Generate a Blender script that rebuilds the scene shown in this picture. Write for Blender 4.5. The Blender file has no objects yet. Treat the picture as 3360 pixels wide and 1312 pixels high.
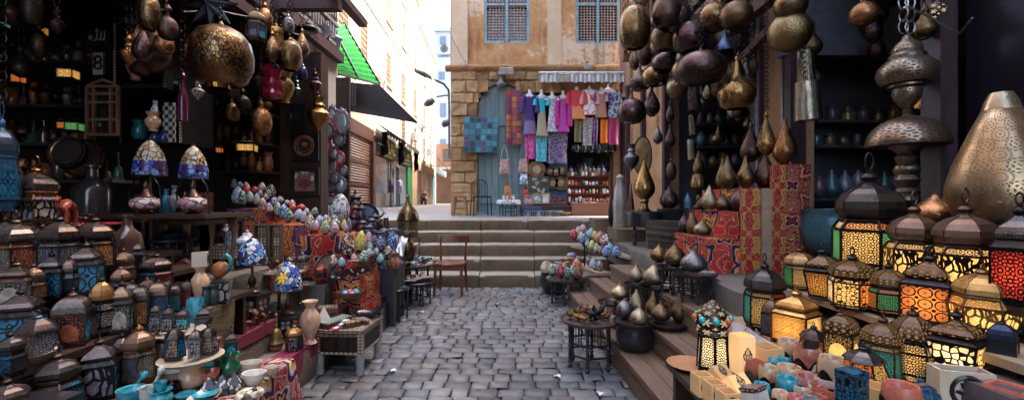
import bpy,math,random
from mathutils import Vector,Matrix,noise
RN=random.Random(11)
PI=math.pi
F,EYE=1400.0,1.37
SC=bpy.context.scene
COL=SC.collection
def P(u,v,d):
 return Vector(((u-1680)/F*d,d,EYE-(v-656)/F*d))
def on(u,v,z):
 d=F*(EYE-z)/(v-656)
 return Vector(((u-1680)/F*d,d,z))
class MB:
 def __init__(s):
  s.v=[];s.f=[];s.uv=[];s.mi=[]
 def face(s,pts,uvs=None,m=0):
  k=len(s.v)
  s.v+=[tuple(p)for p in pts]
  s.f.append(tuple(range(k,k+len(pts))));s.uv.append(uvs);s.mi.append(m)
 def idx(s,verts,faces,uvs=None,m=0):
  k=len(s.v)
  s.v+=[tuple(p)for p in verts]
  for i,f in enumerate(faces):
   s.f.append(tuple(k+j for j in f));s.uv.append(uvs[i]if uvs else None);s.mi.append(m)
 def box(s,c,d,rz=0,m=0,rx=0,ry=0,taper=1.0):
  x,y,z=d[0]/2,d[1]/2,d[2]/2
  mt=Matrix.Rotation(rz,3,'Z')@Matrix.Rotation(ry,3,'Y')@Matrix.Rotation(rx,3,'X')
  V=[]
  for sz in(-1,1):
   t=taper if sz>0 else 1
   for sx,sy in((-1,-1),(1,-1),(1,1),(-1,1)):
    V.append(Vector(c)+mt@Vector((sx*x*t,sy*y*t,sz*z)))
  s.idx(V,[(3,2,1,0),(4,5,6,7),(0,1,5,4),(1,2,6,5),(2,3,7,6),(3,0,4,7)],None,m)
 def bar(s,a,b,w,h=None,m=0):
  a=Vector(a);b=Vector(b);h=h or w
  d=b-a;L=d.length
  if L<1e-6:return
  d/=L
  up=Vector((0,0,1))if abs(d.z)<.95 else Vector((0,1,0))
  x=d.cross(up).normalized();y=x.cross(d)
  V=[]
  for p in(a,b):
   for sx,sy in((-1,-1),(1,-1),(1,1),(-1,1)):
    V.append(p+x*(sx*w/2)+y*(sy*h/2))
  s.idx(V,[(0,1,2,3),(7,6,5,4),(4,5,1,0),(5,6,2,1),(6,7,3,2),(7,4,0,3)],None,m)
 def tube(s,pts,r,n=6,m=0,cap=True,flat=1.0):
  pts=[Vector(p)for p in pts]
  rs=r if isinstance(r,(list,tuple))else[r]*len(pts)
  V=[];prev=None
  for i,p in enumerate(pts):
   t=(pts[min(i+1,len(pts)-1)]-pts[max(i-1,0)])
   t=t.normalized()if t.length>1e-9 else Vector((0,0,1))
   if prev is None:
    a=Vector((0,0,1))if abs(t.z)<.9 else Vector((1,0,0))
    x=t.cross(a).normalized()
   else:
    x=(prev-t*prev.dot(t)).normalized()
   prev=x;y=t.cross(x)
   for k in range(n):
    an=2*PI*k/n
    V.append(p+x*(math.cos(an)*rs[i])+y*(math.sin(an)*rs[i]*flat))
  Fs=[]
  for i in range(len(pts)-1):
   for k in range(n):
    Fs.append((i*n+k,i*n+(k+1)%n,(i+1)*n+(k+1)%n,(i+1)*n+k))
  if cap:
   Fs.append(tuple(range(n-1,-1,-1)));Fs.append(tuple((len(pts)-1)*n+k for k in range(n)))
  s.idx(V,Fs,None,m)
 def lathe(s,prof,n=20,c=(0,0,0),sx=1,sy=1,m=0,vs=1.0,us=1.0,mat=None,rot=0.0,lobes=0,lobe=0.0):
  V=[];uvr=[];L=0
  for j,(r,z)in enumerate(prof):
   if j:L+=math.hypot(r-prof[j-1][0],z-prof[j-1][1])
   uvr.append(L)
   for i in range(n):
    a=2*PI*i/n+rot
    q=r*(1+(lobe*math.cos(lobes*a)if lobes else 0))
    p=Vector((q*math.cos(a)*sx,q*math.sin(a)*sy,z))
    if mat is not None:p=mat@p
    V.append(p+Vector(c))
  Fs=[];U=[]
  for j in range(len(prof)-1):
   if prof[j][0]<1e-6 and prof[j+1][0]<1e-6:continue
   for i in range(n):
    i2=(i+1)%n
    Fs.append((j*n+i,j*n+i2,(j+1)*n+i2,(j+1)*n+i))
    u0,u1=i/n*us,(i+1)/n*us
    U.append([(u0,uvr[j]*vs),(u1,uvr[j]*vs),(u1,uvr[j+1]*vs),(u0,uvr[j+1]*vs)])
  if prof[0][0]>1e-6:
   Fs.append(tuple(range(n-1,-1,-1)));U.append([(0,0)]*n)
  if prof[-1][0]>1e-6:
   Fs.append(tuple((len(prof)-1)*n+k for k in range(n)));U.append([(0,0)]*n)
  s.idx(V,Fs,U,m)
 def torus(s,c,R_,r,n=16,k=6,axis='Z',m=0,sy=1.0,arc=1.0,mat=None):
  V=[];N=n if arc>=1 else n+1
  for i in range(N):
   a=2*PI*arc*i/n
   for j in range(k):
    b=2*PI*j/k
    q=R_+r*math.cos(b)
    p=Vector((q*math.cos(a),q*math.sin(a)*sy,r*math.sin(b)))
    if axis=='X':p=Vector((p.z,p.x,p.y))
    if axis=='Y':p=Vector((p.x,p.z,p.y))
    if mat is not None:p=mat@p
    V.append(p+Vector(c))
  Fs=[]
  for i in range(n):
   i2=(i+1)%N
   for j in range(k):
    j2=(j+1)%k
    Fs.append((i*k+j,i2*k+j,i2*k+j2,i*k+j2))
  s.idx(V,Fs,None,m)
 def ball(s,c,r,n=10,k=6,m=0,mat=None):
  pr=[(max(1e-7,math.sin(PI*j/k)),-math.cos(PI*j/k))for j in range(k+1)]
  rr=r if isinstance(r,(tuple,list))else(r,r,r)
  sc=Matrix.Diagonal(Vector(rr))
  if mat is not None:sc=mat@sc
  s.lathe(pr,n,c,mat=sc,m=m)
 def prism(s,pts,t,plane='XZ',off=0.0,m=0):
  """a closed 2-D outline given a thickness t, standing in XZ (depth along +Y) or lying in XY"""
  n=len(pts)
  if plane=='XZ':
   A=[Vector((x,off,z))for x,z in pts];B=[Vector((x,off+t,z))for x,z in pts]
  else:
   A=[Vector((x,y,off+t))for x,y in pts];B=[Vector((x,y,off))for x,y in pts]
  s.idx(A+B,[tuple(range(n)),tuple(range(2*n-1,n-1,-1))]+[((i+1)%n,i,n+i,n+(i+1)%n)for i in range(n)],None,m)
 def grid(s,fn,nu,nv,m=0,us=1,vs=1):
  V=[fn(i/nu,j/nv)for j in range(nv+1)for i in range(nu+1)]
  Fs=[];U=[]
  for j in range(nv):
   for i in range(nu):
    a=j*(nu+1)+i
    Fs.append((a,a+1,a+nu+2,a+nu+1))
    U.append([(i/nu*us,j/nv*vs),((i+1)/nu*us,j/nv*vs),((i+1)/nu*us,(j+1)/nv*vs),(i/nu*us,(j+1)/nv*vs)])
  s.idx(V,Fs,U,m)
 def mesh(s,name,smooth=None,weld=False):
  me=bpy.data.meshes.new(name)
  me.from_pydata(s.v,[],s.f)
  uvl=me.uv_layers.new(name='UVMap')
  data=[]
  for f,uv in zip(s.f,s.uv):
   if uv is None:
    a,b,c=Vector(s.v[f[0]]),Vector(s.v[f[1]]),Vector(s.v[f[2]])
    nn=(b-a).cross(c-a)
    ax=max(range(3),key=lambda q:abs(nn[q]))
    for i in f:
     p=s.v[i]
     data+=[p[1],p[2]]if ax==0 else([p[0],p[2]]if ax==1 else[p[0],p[1]])
   else:
    for q in uv:data+=[q[0],q[1]]
  uvl.data.foreach_set('uv',data)
  if any(s.mi):me.polygons.foreach_set('material_index',s.mi)
  if weld:
   import bmesh
   bm=bmesh.new();bm.from_mesh(me)
   bmesh.ops.remove_doubles(bm,verts=bm.verts,dist=1e-5)
   bmesh.ops.recalc_face_normals(bm,faces=bm.faces)
   bm.to_mesh(me);bm.free()
  if smooth is not None:
   me.polygons.foreach_set('use_smooth',[True]*len(me.polygons))
   try:me.set_sharp_from_angle(angle=math.radians(smooth))
   except Exception:pass
  me.update()
  return me
MC={}
def cached(key,fn,smooth=35,weld=False):
 if key not in MC:
  b=MB();fn(b);MC[key]=b.mesh(key,smooth,weld)
 return MC[key]
def ob(name,me,mats,parent=None,loc=(0,0,0),rot=(0,0,0),sc=(1,1,1)):
 if isinstance(me,MB):me=me.mesh(name,35)
 o=bpy.data.objects.new(name,me)
 COL.objects.link(o)
 mats=mats if isinstance(mats,(list,tuple))else[mats]
 while len(me.materials)<len(mats):me.materials.append(mats[len(me.materials)])
 for i,m in enumerate(mats):
  o.material_slots[i].link='OBJECT';o.material_slots[i].material=m
 if parent is not None:o.parent=parent
 o.location=loc;o.rotation_euler=rot
 o.scale=sc if isinstance(sc,(tuple,list,Vector))else(sc,sc,sc)
 return o
def thing(name,label,cat,loc=(0,0,0),rz=0,sc=(1,1,1),group=None):
 o=bpy.data.objects.new(name,None);COL.objects.link(o)
 o.location=loc;o.rotation_euler=(0,0,rz)if not isinstance(rz,(tuple,list))else rz
 o.scale=sc if isinstance(sc,(tuple,list,Vector))else(sc,sc,sc)
 o.empty_display_size=.05
 return tag(o,label,cat,group)
def tag(o,label,cat,group=None):
 o['label']=label;o['category']=cat
 if group:o['group']=group
 return o
def struct(name,me,m,kind='structure',**k):
 o=ob(name,me,m,**k);o['kind']=kind
 return o
def cosw(p):
 return 1/math.sqrt(1+(p.x/p.y)**2)
def rn(a,b):return RN.uniform(a,b)
class G:
 def __init__(s,nt):s.nt=nt
 def n(s,t,ins=None,**at):
  nd=s.nt.nodes.new(t)
  for k,v in at.items():setattr(nd,k,v)
  for k,v in(ins or{}).items():
   sk=nd.inputs[k]
   if isinstance(v,bpy.types.NodeSocket):s.nt.links.new(v,sk)
   else:
    try:sk.default_value=v
    except Exception:sk.default_value=(*v,1)if len(v)==3 else v
  return nd
 def m(s,op,a,b=0.0,c=0.0):
  nd=s.n('ShaderNodeMath',{0:a,1:b,2:c},operation=op);return nd.outputs[0]
 def v(s,op,a,b=(0,0,0)):
  nd=s.n('ShaderNodeVectorMath',{0:a,1:b},operation=op);return nd
 def mix(s,f,a,b):
  nd=s.nt.nodes.new('ShaderNodeMix');nd.data_type='RGBA'
  for i,x in((0,f),(6,a),(7,b)):
   sk=nd.inputs[i]
   if isinstance(x,bpy.types.NodeSocket):s.nt.links.new(x,sk)
   else:sk.default_value=x if i==0 else(*x[:3],1)
  return nd.outputs[2]
 def ramp(s,f,stops,interp='LINEAR'):
  nd=s.n('ShaderNodeValToRGB',{0:f});r=nd.color_ramp;r.interpolation=interp
  while len(r.elements)<len(stops):r.elements.new(.5)
  for e,(p,c)in zip(r.elements,stops):
   e.position=p;e.color=(*c,1)if len(c)==3 else c
  return nd.outputs[0]
 def noise(s,co,sc,det=4,rough=.55,dist=0,out=0):
  return s.n('ShaderNodeTexNoise',{'Vector':co,'Scale':sc,'Detail':det,'Roughness':rough,'Distortion':dist}).outputs[out]
 def vor(s,co,sc,feature='F1',rand=1.0):
  return s.n('ShaderNodeTexVoronoi',{'Vector':co,'Scale':sc,'Randomness':rand},feature=feature)
 def bump(s,h,st=.3,d=.01):
  return s.n('ShaderNodeBump',{'Height':h,'Strength':st,'Distance':d}).outputs[0]
 def uv(s):return s.n('ShaderNodeTexCoord').outputs['UV']
 def obj(s):return s.n('ShaderNodeTexCoord').outputs['Object']
 def gen(s):return s.n('ShaderNodeTexCoord').outputs['Generated']
 def rnd(s):return s.n('ShaderNodeObjectInfo').outputs['Random']
MATS={}
def mat(name,fn):
 if name in MATS:return MATS[name]
 m=bpy.data.materials.new(name);m.use_nodes=True
 nt=m.node_tree;g=G(nt);b=nt.nodes['Principled BSDF']
 def S(**k):
  for kk,x in k.items():
   kk={'col':'Base Color','rough':'Roughness','metal':'Metallic','nrm':'Normal','spec':'Specular IOR Level','coat':'Coat Weight','trans':'Transmission Weight','sub':'Subsurface Weight','sheen':'Sheen Weight','emc':'Emission Color','ems':'Emission Strength','alpha':'Alpha'}[kk]
   sk=b.inputs[kk]
   if isinstance(x,bpy.types.NodeSocket):nt.links.new(x,sk)
   else:sk.default_value=(*x,1)if isinstance(x,tuple)and len(x)==3 else x
 fn(g,S)
 MATS[name]=m
 return m
def plain(name,col,rough=.6,metal=0,bump=0,bs=40,var=.25,spec=.5,coat=0):
 """a slightly mottled surface"""
 def f(g,S):
  co=g.obj()
  n=g.noise(co,bs*.35,5,.6)
  lo=tuple(c*(1-var)for c in col);hi=tuple(min(1,c*(1+var))for c in col)
  c=g.ramp(n,[(.3,lo),(.7,hi)])
  S(col=c,rough=rough,metal=metal,spec=spec,coat=coat)
  if bump:S(nrm=g.bump(g.noise(co,bs,6,.65),bump,.01))
 return mat(name,f)
def m_metal(name,lo,hi,rough=.3,engrave=0.0,hammer=.15,esc=9,tarn=(.02,.014,.012),tamt=.55):
 """aged metal: tarnish patches, hammering and an engraved band"""
 def f(g,S):
  co=g.obj();r=g.rnd()
  co2=g.v('ADD',co,g.n('ShaderNodeCombineXYZ',{0:g.m('MULTIPLY',r,7),1:g.m('MULTIPLY',r,3),2:r}).outputs[0]).outputs[0]
  n=g.noise(co2,3.2,6,.62)
  c=g.mix(g.m('MULTIPLY',g.m('SUBTRACT',n,.3),2.2),lo,hi)
  tn=g.n('ShaderNodeMapRange',{0:g.noise(co2,2.0,7,.7),1:.42,2:.68}).outputs[0]
  c=g.mix(g.m('MULTIPLY',tn,tamt),c,tarn)
  vo=g.vor(co2,26,'F1')
  h=g.m('MULTIPLY',vo.outputs[0],hammer)
  if engrave:
   uv=g.uv()
   w1=g.noise(uv,esc*.8,2,.5,1.2,1)
   uvd=g.v('ADD',uv,g.v('MULTIPLY',w1,(.05,.05,0)).outputs[0]).outputs[0]
   e=g.vor(g.v('MULTIPLY',uvd,(2.2,1.0,1)).outputs[0],esc*1.6,'DISTANCE_TO_EDGE').outputs[0]
   e2=g.n('ShaderNodeTexWave',{'Vector':uvd,'Scale':esc*.9,'Distortion':14,'Detail':2,'Detail Scale':1.5}).outputs[1]
   line=g.m('LESS_THAN',e,.09)
   lw=g.m('MULTIPLY',g.m('GREATER_THAN',e2,.55),.6)
   ms=g.n('ShaderNodeMapRange',{0:g.noise(co2,1.6,2),1:.32,2:.48}).outputs[0]
   ln=g.m('MULTIPLY',g.m('MAXIMUM',line,lw),ms)
   c=g.mix(g.m('MULTIPLY',ln,engrave),c,tarn)
   h=g.m('SUBTRACT',h,g.m('MULTIPLY',ln,.6))
  S(col=c,metal=.95,rough=g.m('ADD',g.m('MULTIPLY',n,.25),rough-.1),nrm=g.bump(h,.35,.012))
 return mat(name,f)
def holes(g,uv,sc=9):
 """star-like piercings in rows"""
 a=cell(g,uv,sc);b=cell(g,uv,sc,.5)
 p1=g.m('LESS_THAN',a[0],g.m('ADD',.22,g.m('MULTIPLY',g.m('COSINE',g.m('MULTIPLY',a[1],6)),.13)))
 p2=g.m('LESS_THAN',b[0],g.m('ADD',.13,g.m('MULTIPLY',g.m('COSINE',g.m('MULTIPLY',b[1],4)),.05)))
 return g.m('MAXIMUM',p1,p2)
def cell(g,uv,sc,off=0.0):
 q=g.v('FRACTION',g.v('ADD',g.v('MULTIPLY',uv,(sc,sc,0)).outputs[0],(off,off,0)).outputs[0]).outputs[0]
 p=g.v('SUBTRACT',q,(.5,.5,0)).outputs[0]
 x=g.n('ShaderNodeSeparateXYZ',{0:p})
 r=g.m('SQRT',g.m('ADD',g.m('MULTIPLY',x.outputs[0],x.outputs[0]),g.m('MULTIPLY',x.outputs[1],x.outputs[1])))
 return r,g.m('ARCTAN2',x.outputs[1],x.outputs[0])
def fret(g,uv,kind,sc):
 """1 where the pierced metal stands, 0 where the glass shows"""
 if kind=='rosette':
  r,t=cell(g,uv,sc);r2,t2=cell(g,uv,sc,.5)
  w=.05
  L=g.m('LESS_THAN',g.m('ABSOLUTE',g.m('SUBTRACT',r,.13)),w)
  pet=g.m('ADD',.30,g.m('MULTIPLY',g.m('COSINE',g.m('MULTIPLY',t,10)),.045))
  L=g.m('MAXIMUM',L,g.m('LESS_THAN',g.m('ABSOLUTE',g.m('SUBTRACT',r,pet)),w))
  pet2=g.m('ADD',.46,g.m('MULTIPLY',g.m('COSINE',g.m('MULTIPLY',t,10)),-.05))
  L=g.m('MAXIMUM',L,g.m('LESS_THAN',g.m('ABSOLUTE',g.m('SUBTRACT',r,pet2)),w))
  sp=g.m('LESS_THAN',g.m('MULTIPLY',g.m('ABSOLUTE',g.m('SINE',g.m('MULTIPLY',t,5))),r),.045)
  band=g.m('MULTIPLY',g.m('GREATER_THAN',r,.13),g.m('LESS_THAN',r,.46))
  L=g.m('MAXIMUM',L,g.m('MULTIPLY',sp,band))
  L=g.m('MAXIMUM',L,g.m('LESS_THAN',g.m('ABSOLUTE',g.m('SUBTRACT',r2,.12)),w))
  return L
 if kind=='hex':
  d=g.vor(g.v('MULTIPLY',uv,(1,1,0)).outputs[0],sc*3.0,'DISTANCE_TO_EDGE',.55).outputs[0]
  return g.m('LESS_THAN',d,.11)
 if kind=='star':
  r,t=cell(g,uv,sc*1.5);r2,t2=cell(g,uv,sc*1.5,.5)
  sp=g.m('LESS_THAN',g.m('MULTIPLY',g.m('ABSOLUTE',g.m('SINE',g.m('MULTIPLY',t,4))),r),.05)
  a=g.m('LESS_THAN',g.m('ABSOLUTE',g.m('SUBTRACT',r,.42)),.05)
  b=g.m('LESS_THAN',r2,.13)
  return g.m('MAXIMUM',g.m('MAXIMUM',sp,a),b)
 if kind=='script':
  w1=g.noise(uv,sc*1.6,1,.5,.6,1)
  q=g.v('ADD',uv,g.v('MULTIPLY',w1,(.32/sc,.5/sc,0)).outputs[0]).outputs[0]
  d=g.vor(g.v('MULTIPLY',q,(1.25,.8,0)).outputs[0],sc*2.1,'DISTANCE_TO_EDGE',.9).outputs[0]
  return g.m('LESS_THAN',d,.12)
 if kind=='arch':
  x=g.n('ShaderNodeSeparateXYZ',{0:uv})
  u=g.m('ABSOLUTE',g.m('SUBTRACT',x.outputs[0],.5));v=x.outputs[1]
  top=g.m('MULTIPLY',.33,g.m('SQRT',g.m('MAXIMUM',0,g.m('SUBTRACT',1,g.m('POWER',g.m('MAXIMUM',0,g.m('DIVIDE',g.m('SUBTRACT',v,.42),.42)),1.5)))))
  ins=g.m('MULTIPLY',g.m('LESS_THAN',u,top),g.m('GREATER_THAN',v,.12))
  pat=fret(g,uv,'rosette',sc*1.7)
  pat=g.m('MAXIMUM',pat,g.m('GREATER_THAN',g.noise(uv,14,2),.5))
  return g.m('MULTIPLY',pat,g.m('SUBTRACT',1,ins))
 return 0.0
GLASS=dict(amber=(.90,.44,.13),yellow=(.95,.64,.27),white=(1,.84,.58),orange=(.86,.28,.08),red=(.72,.07,.04),cyan=(.10,.50,.58),green=(.12,.48,.22),teal=(.10,.46,.38),blue=(.02,.25,.45),pink=(.75,.05,.15),grey=(.33,.33,.38),cream=(.62,.54,.44),brown=(.35,.20,.11),dark=(.05,.06,.09),sky=(.03,.30,.46),salmon=(.75,.2,.09))
def pane(colr,kind='rosette',sc=1.6,lit=0.0,metal=(.025,.022,.028)):
 key='pane_%s_%s_%g_%g'%(colr,kind,sc,lit)
 if metal[0]>.2:key+='_gold'
 def f(g,S):
  gc=GLASS[colr];uv=g.uv()
  mk=fret(g,uv,kind,sc)
  nz=g.noise(uv,2.5,3)
  nt=g.nt
  S(col=metal,metal=.85,rough=.38)
  met=nt.nodes['Principled BSDF']
  if lit:
   col=g.mix(nz,gc,tuple(min(1,c*1.15+.04)for c in gc))
   tr=g.n('ShaderNodeBsdfTranslucent',{'Color':g.mix(g.noise(uv,5,4),tuple(c*.35 for c in gc),gc)})
   em=g.n('ShaderNodeEmission',{'Color':col,'Strength':lit})
   gl=g.n('ShaderNodeAddShader',{0:tr.outputs[0],1:em.outputs[0]})
  else:
   lo=tuple(c*.35 for c in gc);hi=tuple(c*.8 for c in gc)
   col=g.ramp(nz,[(.35,lo),(.65,hi)])
   gl=g.n('ShaderNodeBsdfPrincipled',{'Base Color':col,'Roughness':.18,'Specular IOR Level':.6})
  mx=g.n('ShaderNodeMixShader',{0:mk,1:gl.outputs[0],2:met.outputs[0]})
  nt.links.new(mx.outputs[0],nt.nodes['Material Output'].inputs[0])
 return mat(key,f)
def pierced(name,base,hole,sc=3.0,lit=0.0,kind='rosette',rough=.34):
 def f(g,S):
  uv=g.uv();co=g.obj();nt=g.nt
  if kind in('holes','rosette2'):mk=holes(g,uv,sc)
  else:mk=g.m('SUBTRACT',1,fret(g,uv,kind,sc))
  n=g.noise(co,5,6,.65)
  c=g.ramp(n,[(.3,tuple(x*.45 for x in base)),(.7,tuple(min(1,x*1.4)for x in base))])
  c=g.mix(g.m('MULTIPLY',g.rnd(),.55),c,(base[0]*.9+.02,base[0]*.5,base[0]*.28))
  S(col=c,metal=.9,rough=g.m('ADD',g.m('MULTIPLY',n,.3),rough-.12),nrm=g.bump(g.m('SUBTRACT',1,mk),.4,.01))
  met=nt.nodes['Principled BSDF']
  if lit:
   gl=g.n('ShaderNodeEmission',{'Color':(*hole,1),'Strength':lit})
  else:
   gl=g.n('ShaderNodeBsdfPrincipled',{'Base Color':(*hole,1),'Roughness':.5})
  mx=g.n('ShaderNodeMixShader',{0:mk,1:met.outputs[0],2:gl.outputs[0]})
  nt.links.new(mx.outputs[0],nt.nodes['Material Output'].inputs[0])
 return mat(name,f)
def mosaic(name,pal,sc=9,line=(.02,.02,.022),lw=.05,stretch=1.7,rough=.25):
 """broken glass pieces set in dark grout"""
 def f(g,S):
  co=g.v('MULTIPLY',g.obj(),(1,1,stretch*.6)).outputs[0]
  r=g.rnd()
  co=g.v('ADD',co,g.n('ShaderNodeCombineXYZ',{0:g.m('MULTIPLY',r,9),1:r,2:r}).outputs[0]).outputs[0]
  e=g.vor(co,sc,'DISTANCE_TO_EDGE').outputs[0]
  vc=g.vor(co,sc,'F1').outputs[1]
  x=g.n('ShaderNodeSeparateColor',{0:vc}).outputs[0]
  st=[(i/len(pal),c)for i,c in enumerate(pal)]
  c=g.ramp(x,st,'CONSTANT')
  c=g.mix(g.m('LESS_THAN',e,lw),c,line)
  S(col=c,rough=rough,nrm=g.bump(g.m('MINIMUM',e,lw*1.5),.5,.02))
 return mat(name,f)
def khaya(name,base,pal,sc=2.4,seed=0.0):
 """applique tent cloth: petalled medallions over curling white vines"""
 pal=[tuple(x*.45 for x in p)if p[2]>p[0]else p for p in pal]
 def f(g,S):
  uv=g.v('ADD',g.uv(),(seed*.37,seed*.21,0)).outputs[0]
  wv=g.noise(uv,sc*3.2,1,.5,0,1)
  q=g.v('ADD',uv,g.v('MULTIPLY',g.v('SUBTRACT',wv,(.5,.5,.5)).outputs[0],(.10/sc,.10/sc,0)).outputs[0]).outputs[0]
  r,t=cell(g,q,sc);r2,t2=cell(g,q,sc,.5)
  W=(.52,.36,.25)
  fr=g.m('ADD',r,g.m('MULTIPLY',g.m('COSINE',g.m('MULTIPLY',t,4)),g.m('ADD',.035,g.m('MULTIPLY',r,.16))))
  fr=g.m('ADD',fr,g.m('MULTIPLY',g.m('COSINE',g.m('MULTIPLY',t,12)),.02))
  med=g.ramp(fr,[(0,pal[1]),(.055,W),(.075,pal[0]),(.14,pal[1]),(.205,pal[2]),(.25,W),(.275,pal[3]),(.345,pal[1]),(.365,base),(.9,base)],'CONSTANT')
  vn=g.noise(g.v('MULTIPLY',uv,(1,1,0)).outputs[0],sc*2.6,1.2,.5,1.4)
  sw=g.m('ABSOLUTE',g.m('SINE',g.m('MULTIPLY',vn,17)))
  bgc=g.ramp(sw,[(0,W),(.19,base),(.86,pal[2]),(.97,pal[0])],'CONSTANT')
  c=g.mix(g.m('LESS_THAN',fr,.36),bgc,med)
  f2=g.m('ADD',r2,g.m('MULTIPLY',g.m('COSINE',g.m('MULTIPLY',t2,4)),.04))
  c=g.mix(g.m('LESS_THAN',f2,.15),c,g.ramp(f2,[(0,pal[1]),(.05,pal[0]),(.11,W),(.13,pal[2])],'CONSTANT'))
  n=g.noise(uv,6,3)
  c=g.mix(g.m('MULTIPLY',n,.35),c,tuple(z*.3 for z in base))
  S(col=c,rough=.85,spec=.2,nrm=g.bump(g.noise(uv,70,2),.15,.004))
 return mat(name,f)
def veined(name,lo,hi,rough=.18,sc=2.2,sub=0.0,emit=0.0,ring=None):
 """alabaster or onyx: soft veins under polish"""
 def f(g,S):
  co=g.obj();r=g.rnd()
  co=g.v('ADD',co,g.n('ShaderNodeCombineXYZ',{0:g.m('MULTIPLY',r,9),1:g.m('MULTIPLY',r,4),2:r}).outputs[0]).outputs[0]
  n=g.noise(co,sc,5,.6,1.6)
  c=g.ramp(n,[(.3,lo),(.5,hi),(.62,tuple(x*.75+.1 for x in hi)),(.8,lo)])
  S(col=c,rough=rough,coat=.3)
  if emit:S(emc=g.mix(n,(1,.48,.15),(1,.66,.32)),ems=emit)
 return mat(name,f)
def wood(name,lo,hi,rough=.5,sc=1.0,axis=0):
 def f(g,S):
  co=g.obj()
  k=[14,14,14];k[axis]=1.1
  co2=g.v('MULTIPLY',co,tuple(q*sc for q in k)).outputs[0]
  n=g.noise(co2,2.2,7,.65,.7)
  n2=g.noise(co,1.8*sc,4)
  c=g.ramp(n,[(.28,lo),(.72,hi)])
  c=g.mix(g.m('MULTIPLY',n2,.5),c,tuple(x*.45 for x in lo))
  S(col=c,rough=rough,nrm=g.bump(n,.22,.01))
 return mat(name,f)
def inlay(name,sc=14,lo=(.03,.014,.01),hi=(.42,.28,.15),w2=(.6,.52,.42)):
 """marquetry: little stars and triangles of bone and light wood"""
 def f(g,S):
  uv=g.uv()
  r,t=cell(g,uv,sc);r2,t2=cell(g,uv,sc,.5)
  a=g.m('LESS_THAN',r,g.m('ADD',.28,g.m('MULTIPLY',g.m('COSINE',g.m('MULTIPLY',t,8)),.12)))
  b=g.m('LESS_THAN',g.m('ABSOLUTE',g.m('SUBTRACT',r2,.3)),.07)
  c=g.mix(b,lo,hi);c=g.mix(a,c,w2)
  S(col=c,rough=.32,coat=.2)
 return mat(name,f)
def slatted(name,col,dark,sc=30,axis=2,rough=.5,metal=.3,bs=.8):
 """roller shutter or corrugated sheet"""
 def f(g,S):
  co=g.obj();x=g.n('ShaderNodeSeparateXYZ',{0:co}).outputs[axis]
  s=g.m('SINE',g.m('MULTIPLY',x,sc*2*PI))
  n=g.noise(co,2.0,6,.7)
  k=g.ramp(n,[(.3,col),(.75,dark)])
  S(col=k,rough=rough,metal=metal,nrm=g.bump(s,bs,.03))
 return mat(name,f)
BRASS=m_metal('brass',(.17,.095,.04),(.50,.31,.13),.22,.75,tamt=.7)
GOLD=m_metal('gold_brass',(.36,.18,.05),(.74,.44,.15),.18,.7,tamt=.5)
PALEB=m_metal('pale_brass',(.30,.22,.135),(.58,.46,.30),.28,.45,tamt=.45)
BRONZE=m_metal('dark_bronze',(.09,.05,.042),(.22,.13,.09),.31,.5,tamt=.6)
PURP=m_metal('purple_bronze',(.07,.04,.046),(.20,.12,.115),.25,.35,.08,tamt=.5)
COPPER=m_metal('copper',(.42,.17,.07),(.66,.32,.14),.25,.5)
SILV=m_metal('worn_silver',(.22,.20,.21),(.50,.47,.46),.3,.75)
TIN=m_metal('stamped_tin',(.30,.23,.15),(.62,.55,.42),.2,.8)
IRON=mat('black_iron',lambda g,S:S(col=g.mix(g.noise(g.obj(),8,5,.7),g.ramp(g.rnd(),[(0,(.012,.012,.016)),(.5,(.03,.022,.02)),(1,(.055,.034,.024))]),(.014,.012,.013)),metal=.75,rough=g.m('ADD',.24,g.m('MULTIPLY',g.rnd(),.25)),nrm=g.bump(g.noise(g.obj(),12,4),.25,.02)))
BLACK=plain('black_lacquer',(.014,.013,.016),.28,0,.1,20,.3,.5,.3)
DARKW=wood('dark_wood',(.028,.014,.010),(.075,.04,.026),.42,1,2)
REDW=wood('red_wood',(.10,.022,.010),(.24,.065,.028),.3,1,2)
PLANK=wood('worn_plank',(.12,.068,.040),(.27,.165,.105),.62,1,1)
PLANKX=wood('worn_plank_across',(.12,.07,.045),(.27,.17,.115),.62,1,0)
PALEW=wood('pale_wood',(.30,.20,.12),(.48,.35,.22),.6,1,0)
OAKW=wood('stool_wood',(.26,.12,.045),(.42,.22,.09),.5,1,2)
INLAY=inlay('bone_inlay',26)
INLAY2=inlay('bone_inlay_fine',40,(.05,.022,.012),(.30,.19,.10))
OLIVE=wood('camel_wood',(.10,.028,.016),(.20,.06,.03),.3,2,2)
KH1=khaya('tent_cloth_red',(.36,.018,.022),[(.02,.02,.07),(.62,.30,.05),(.55,.06,.02),(.03,.03,.10)],2.6,.3)
KH2=khaya('tent_cloth_navy',(.03,.03,.10),[(.42,.04,.02),(.68,.28,.03),(.40,.02,.03),(.60,.14,.02)],2.2,4.1)
KH3=khaya('tent_cloth_crimson',(.30,.015,.045),[(.02,.02,.06),(.30,.02,.06),(.62,.34,.06),(.34,.02,.03)],3.4,7.7)
KH4=khaya('tent_cloth_band',(.42,.012,.016),[(.55,.10,.02),(.66,.36,.05),(.04,.02,.03),(.58,.28,.03)],5.0,2.2)
W_=(.62,.60,.60);K_=(.03,.03,.035)
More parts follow.
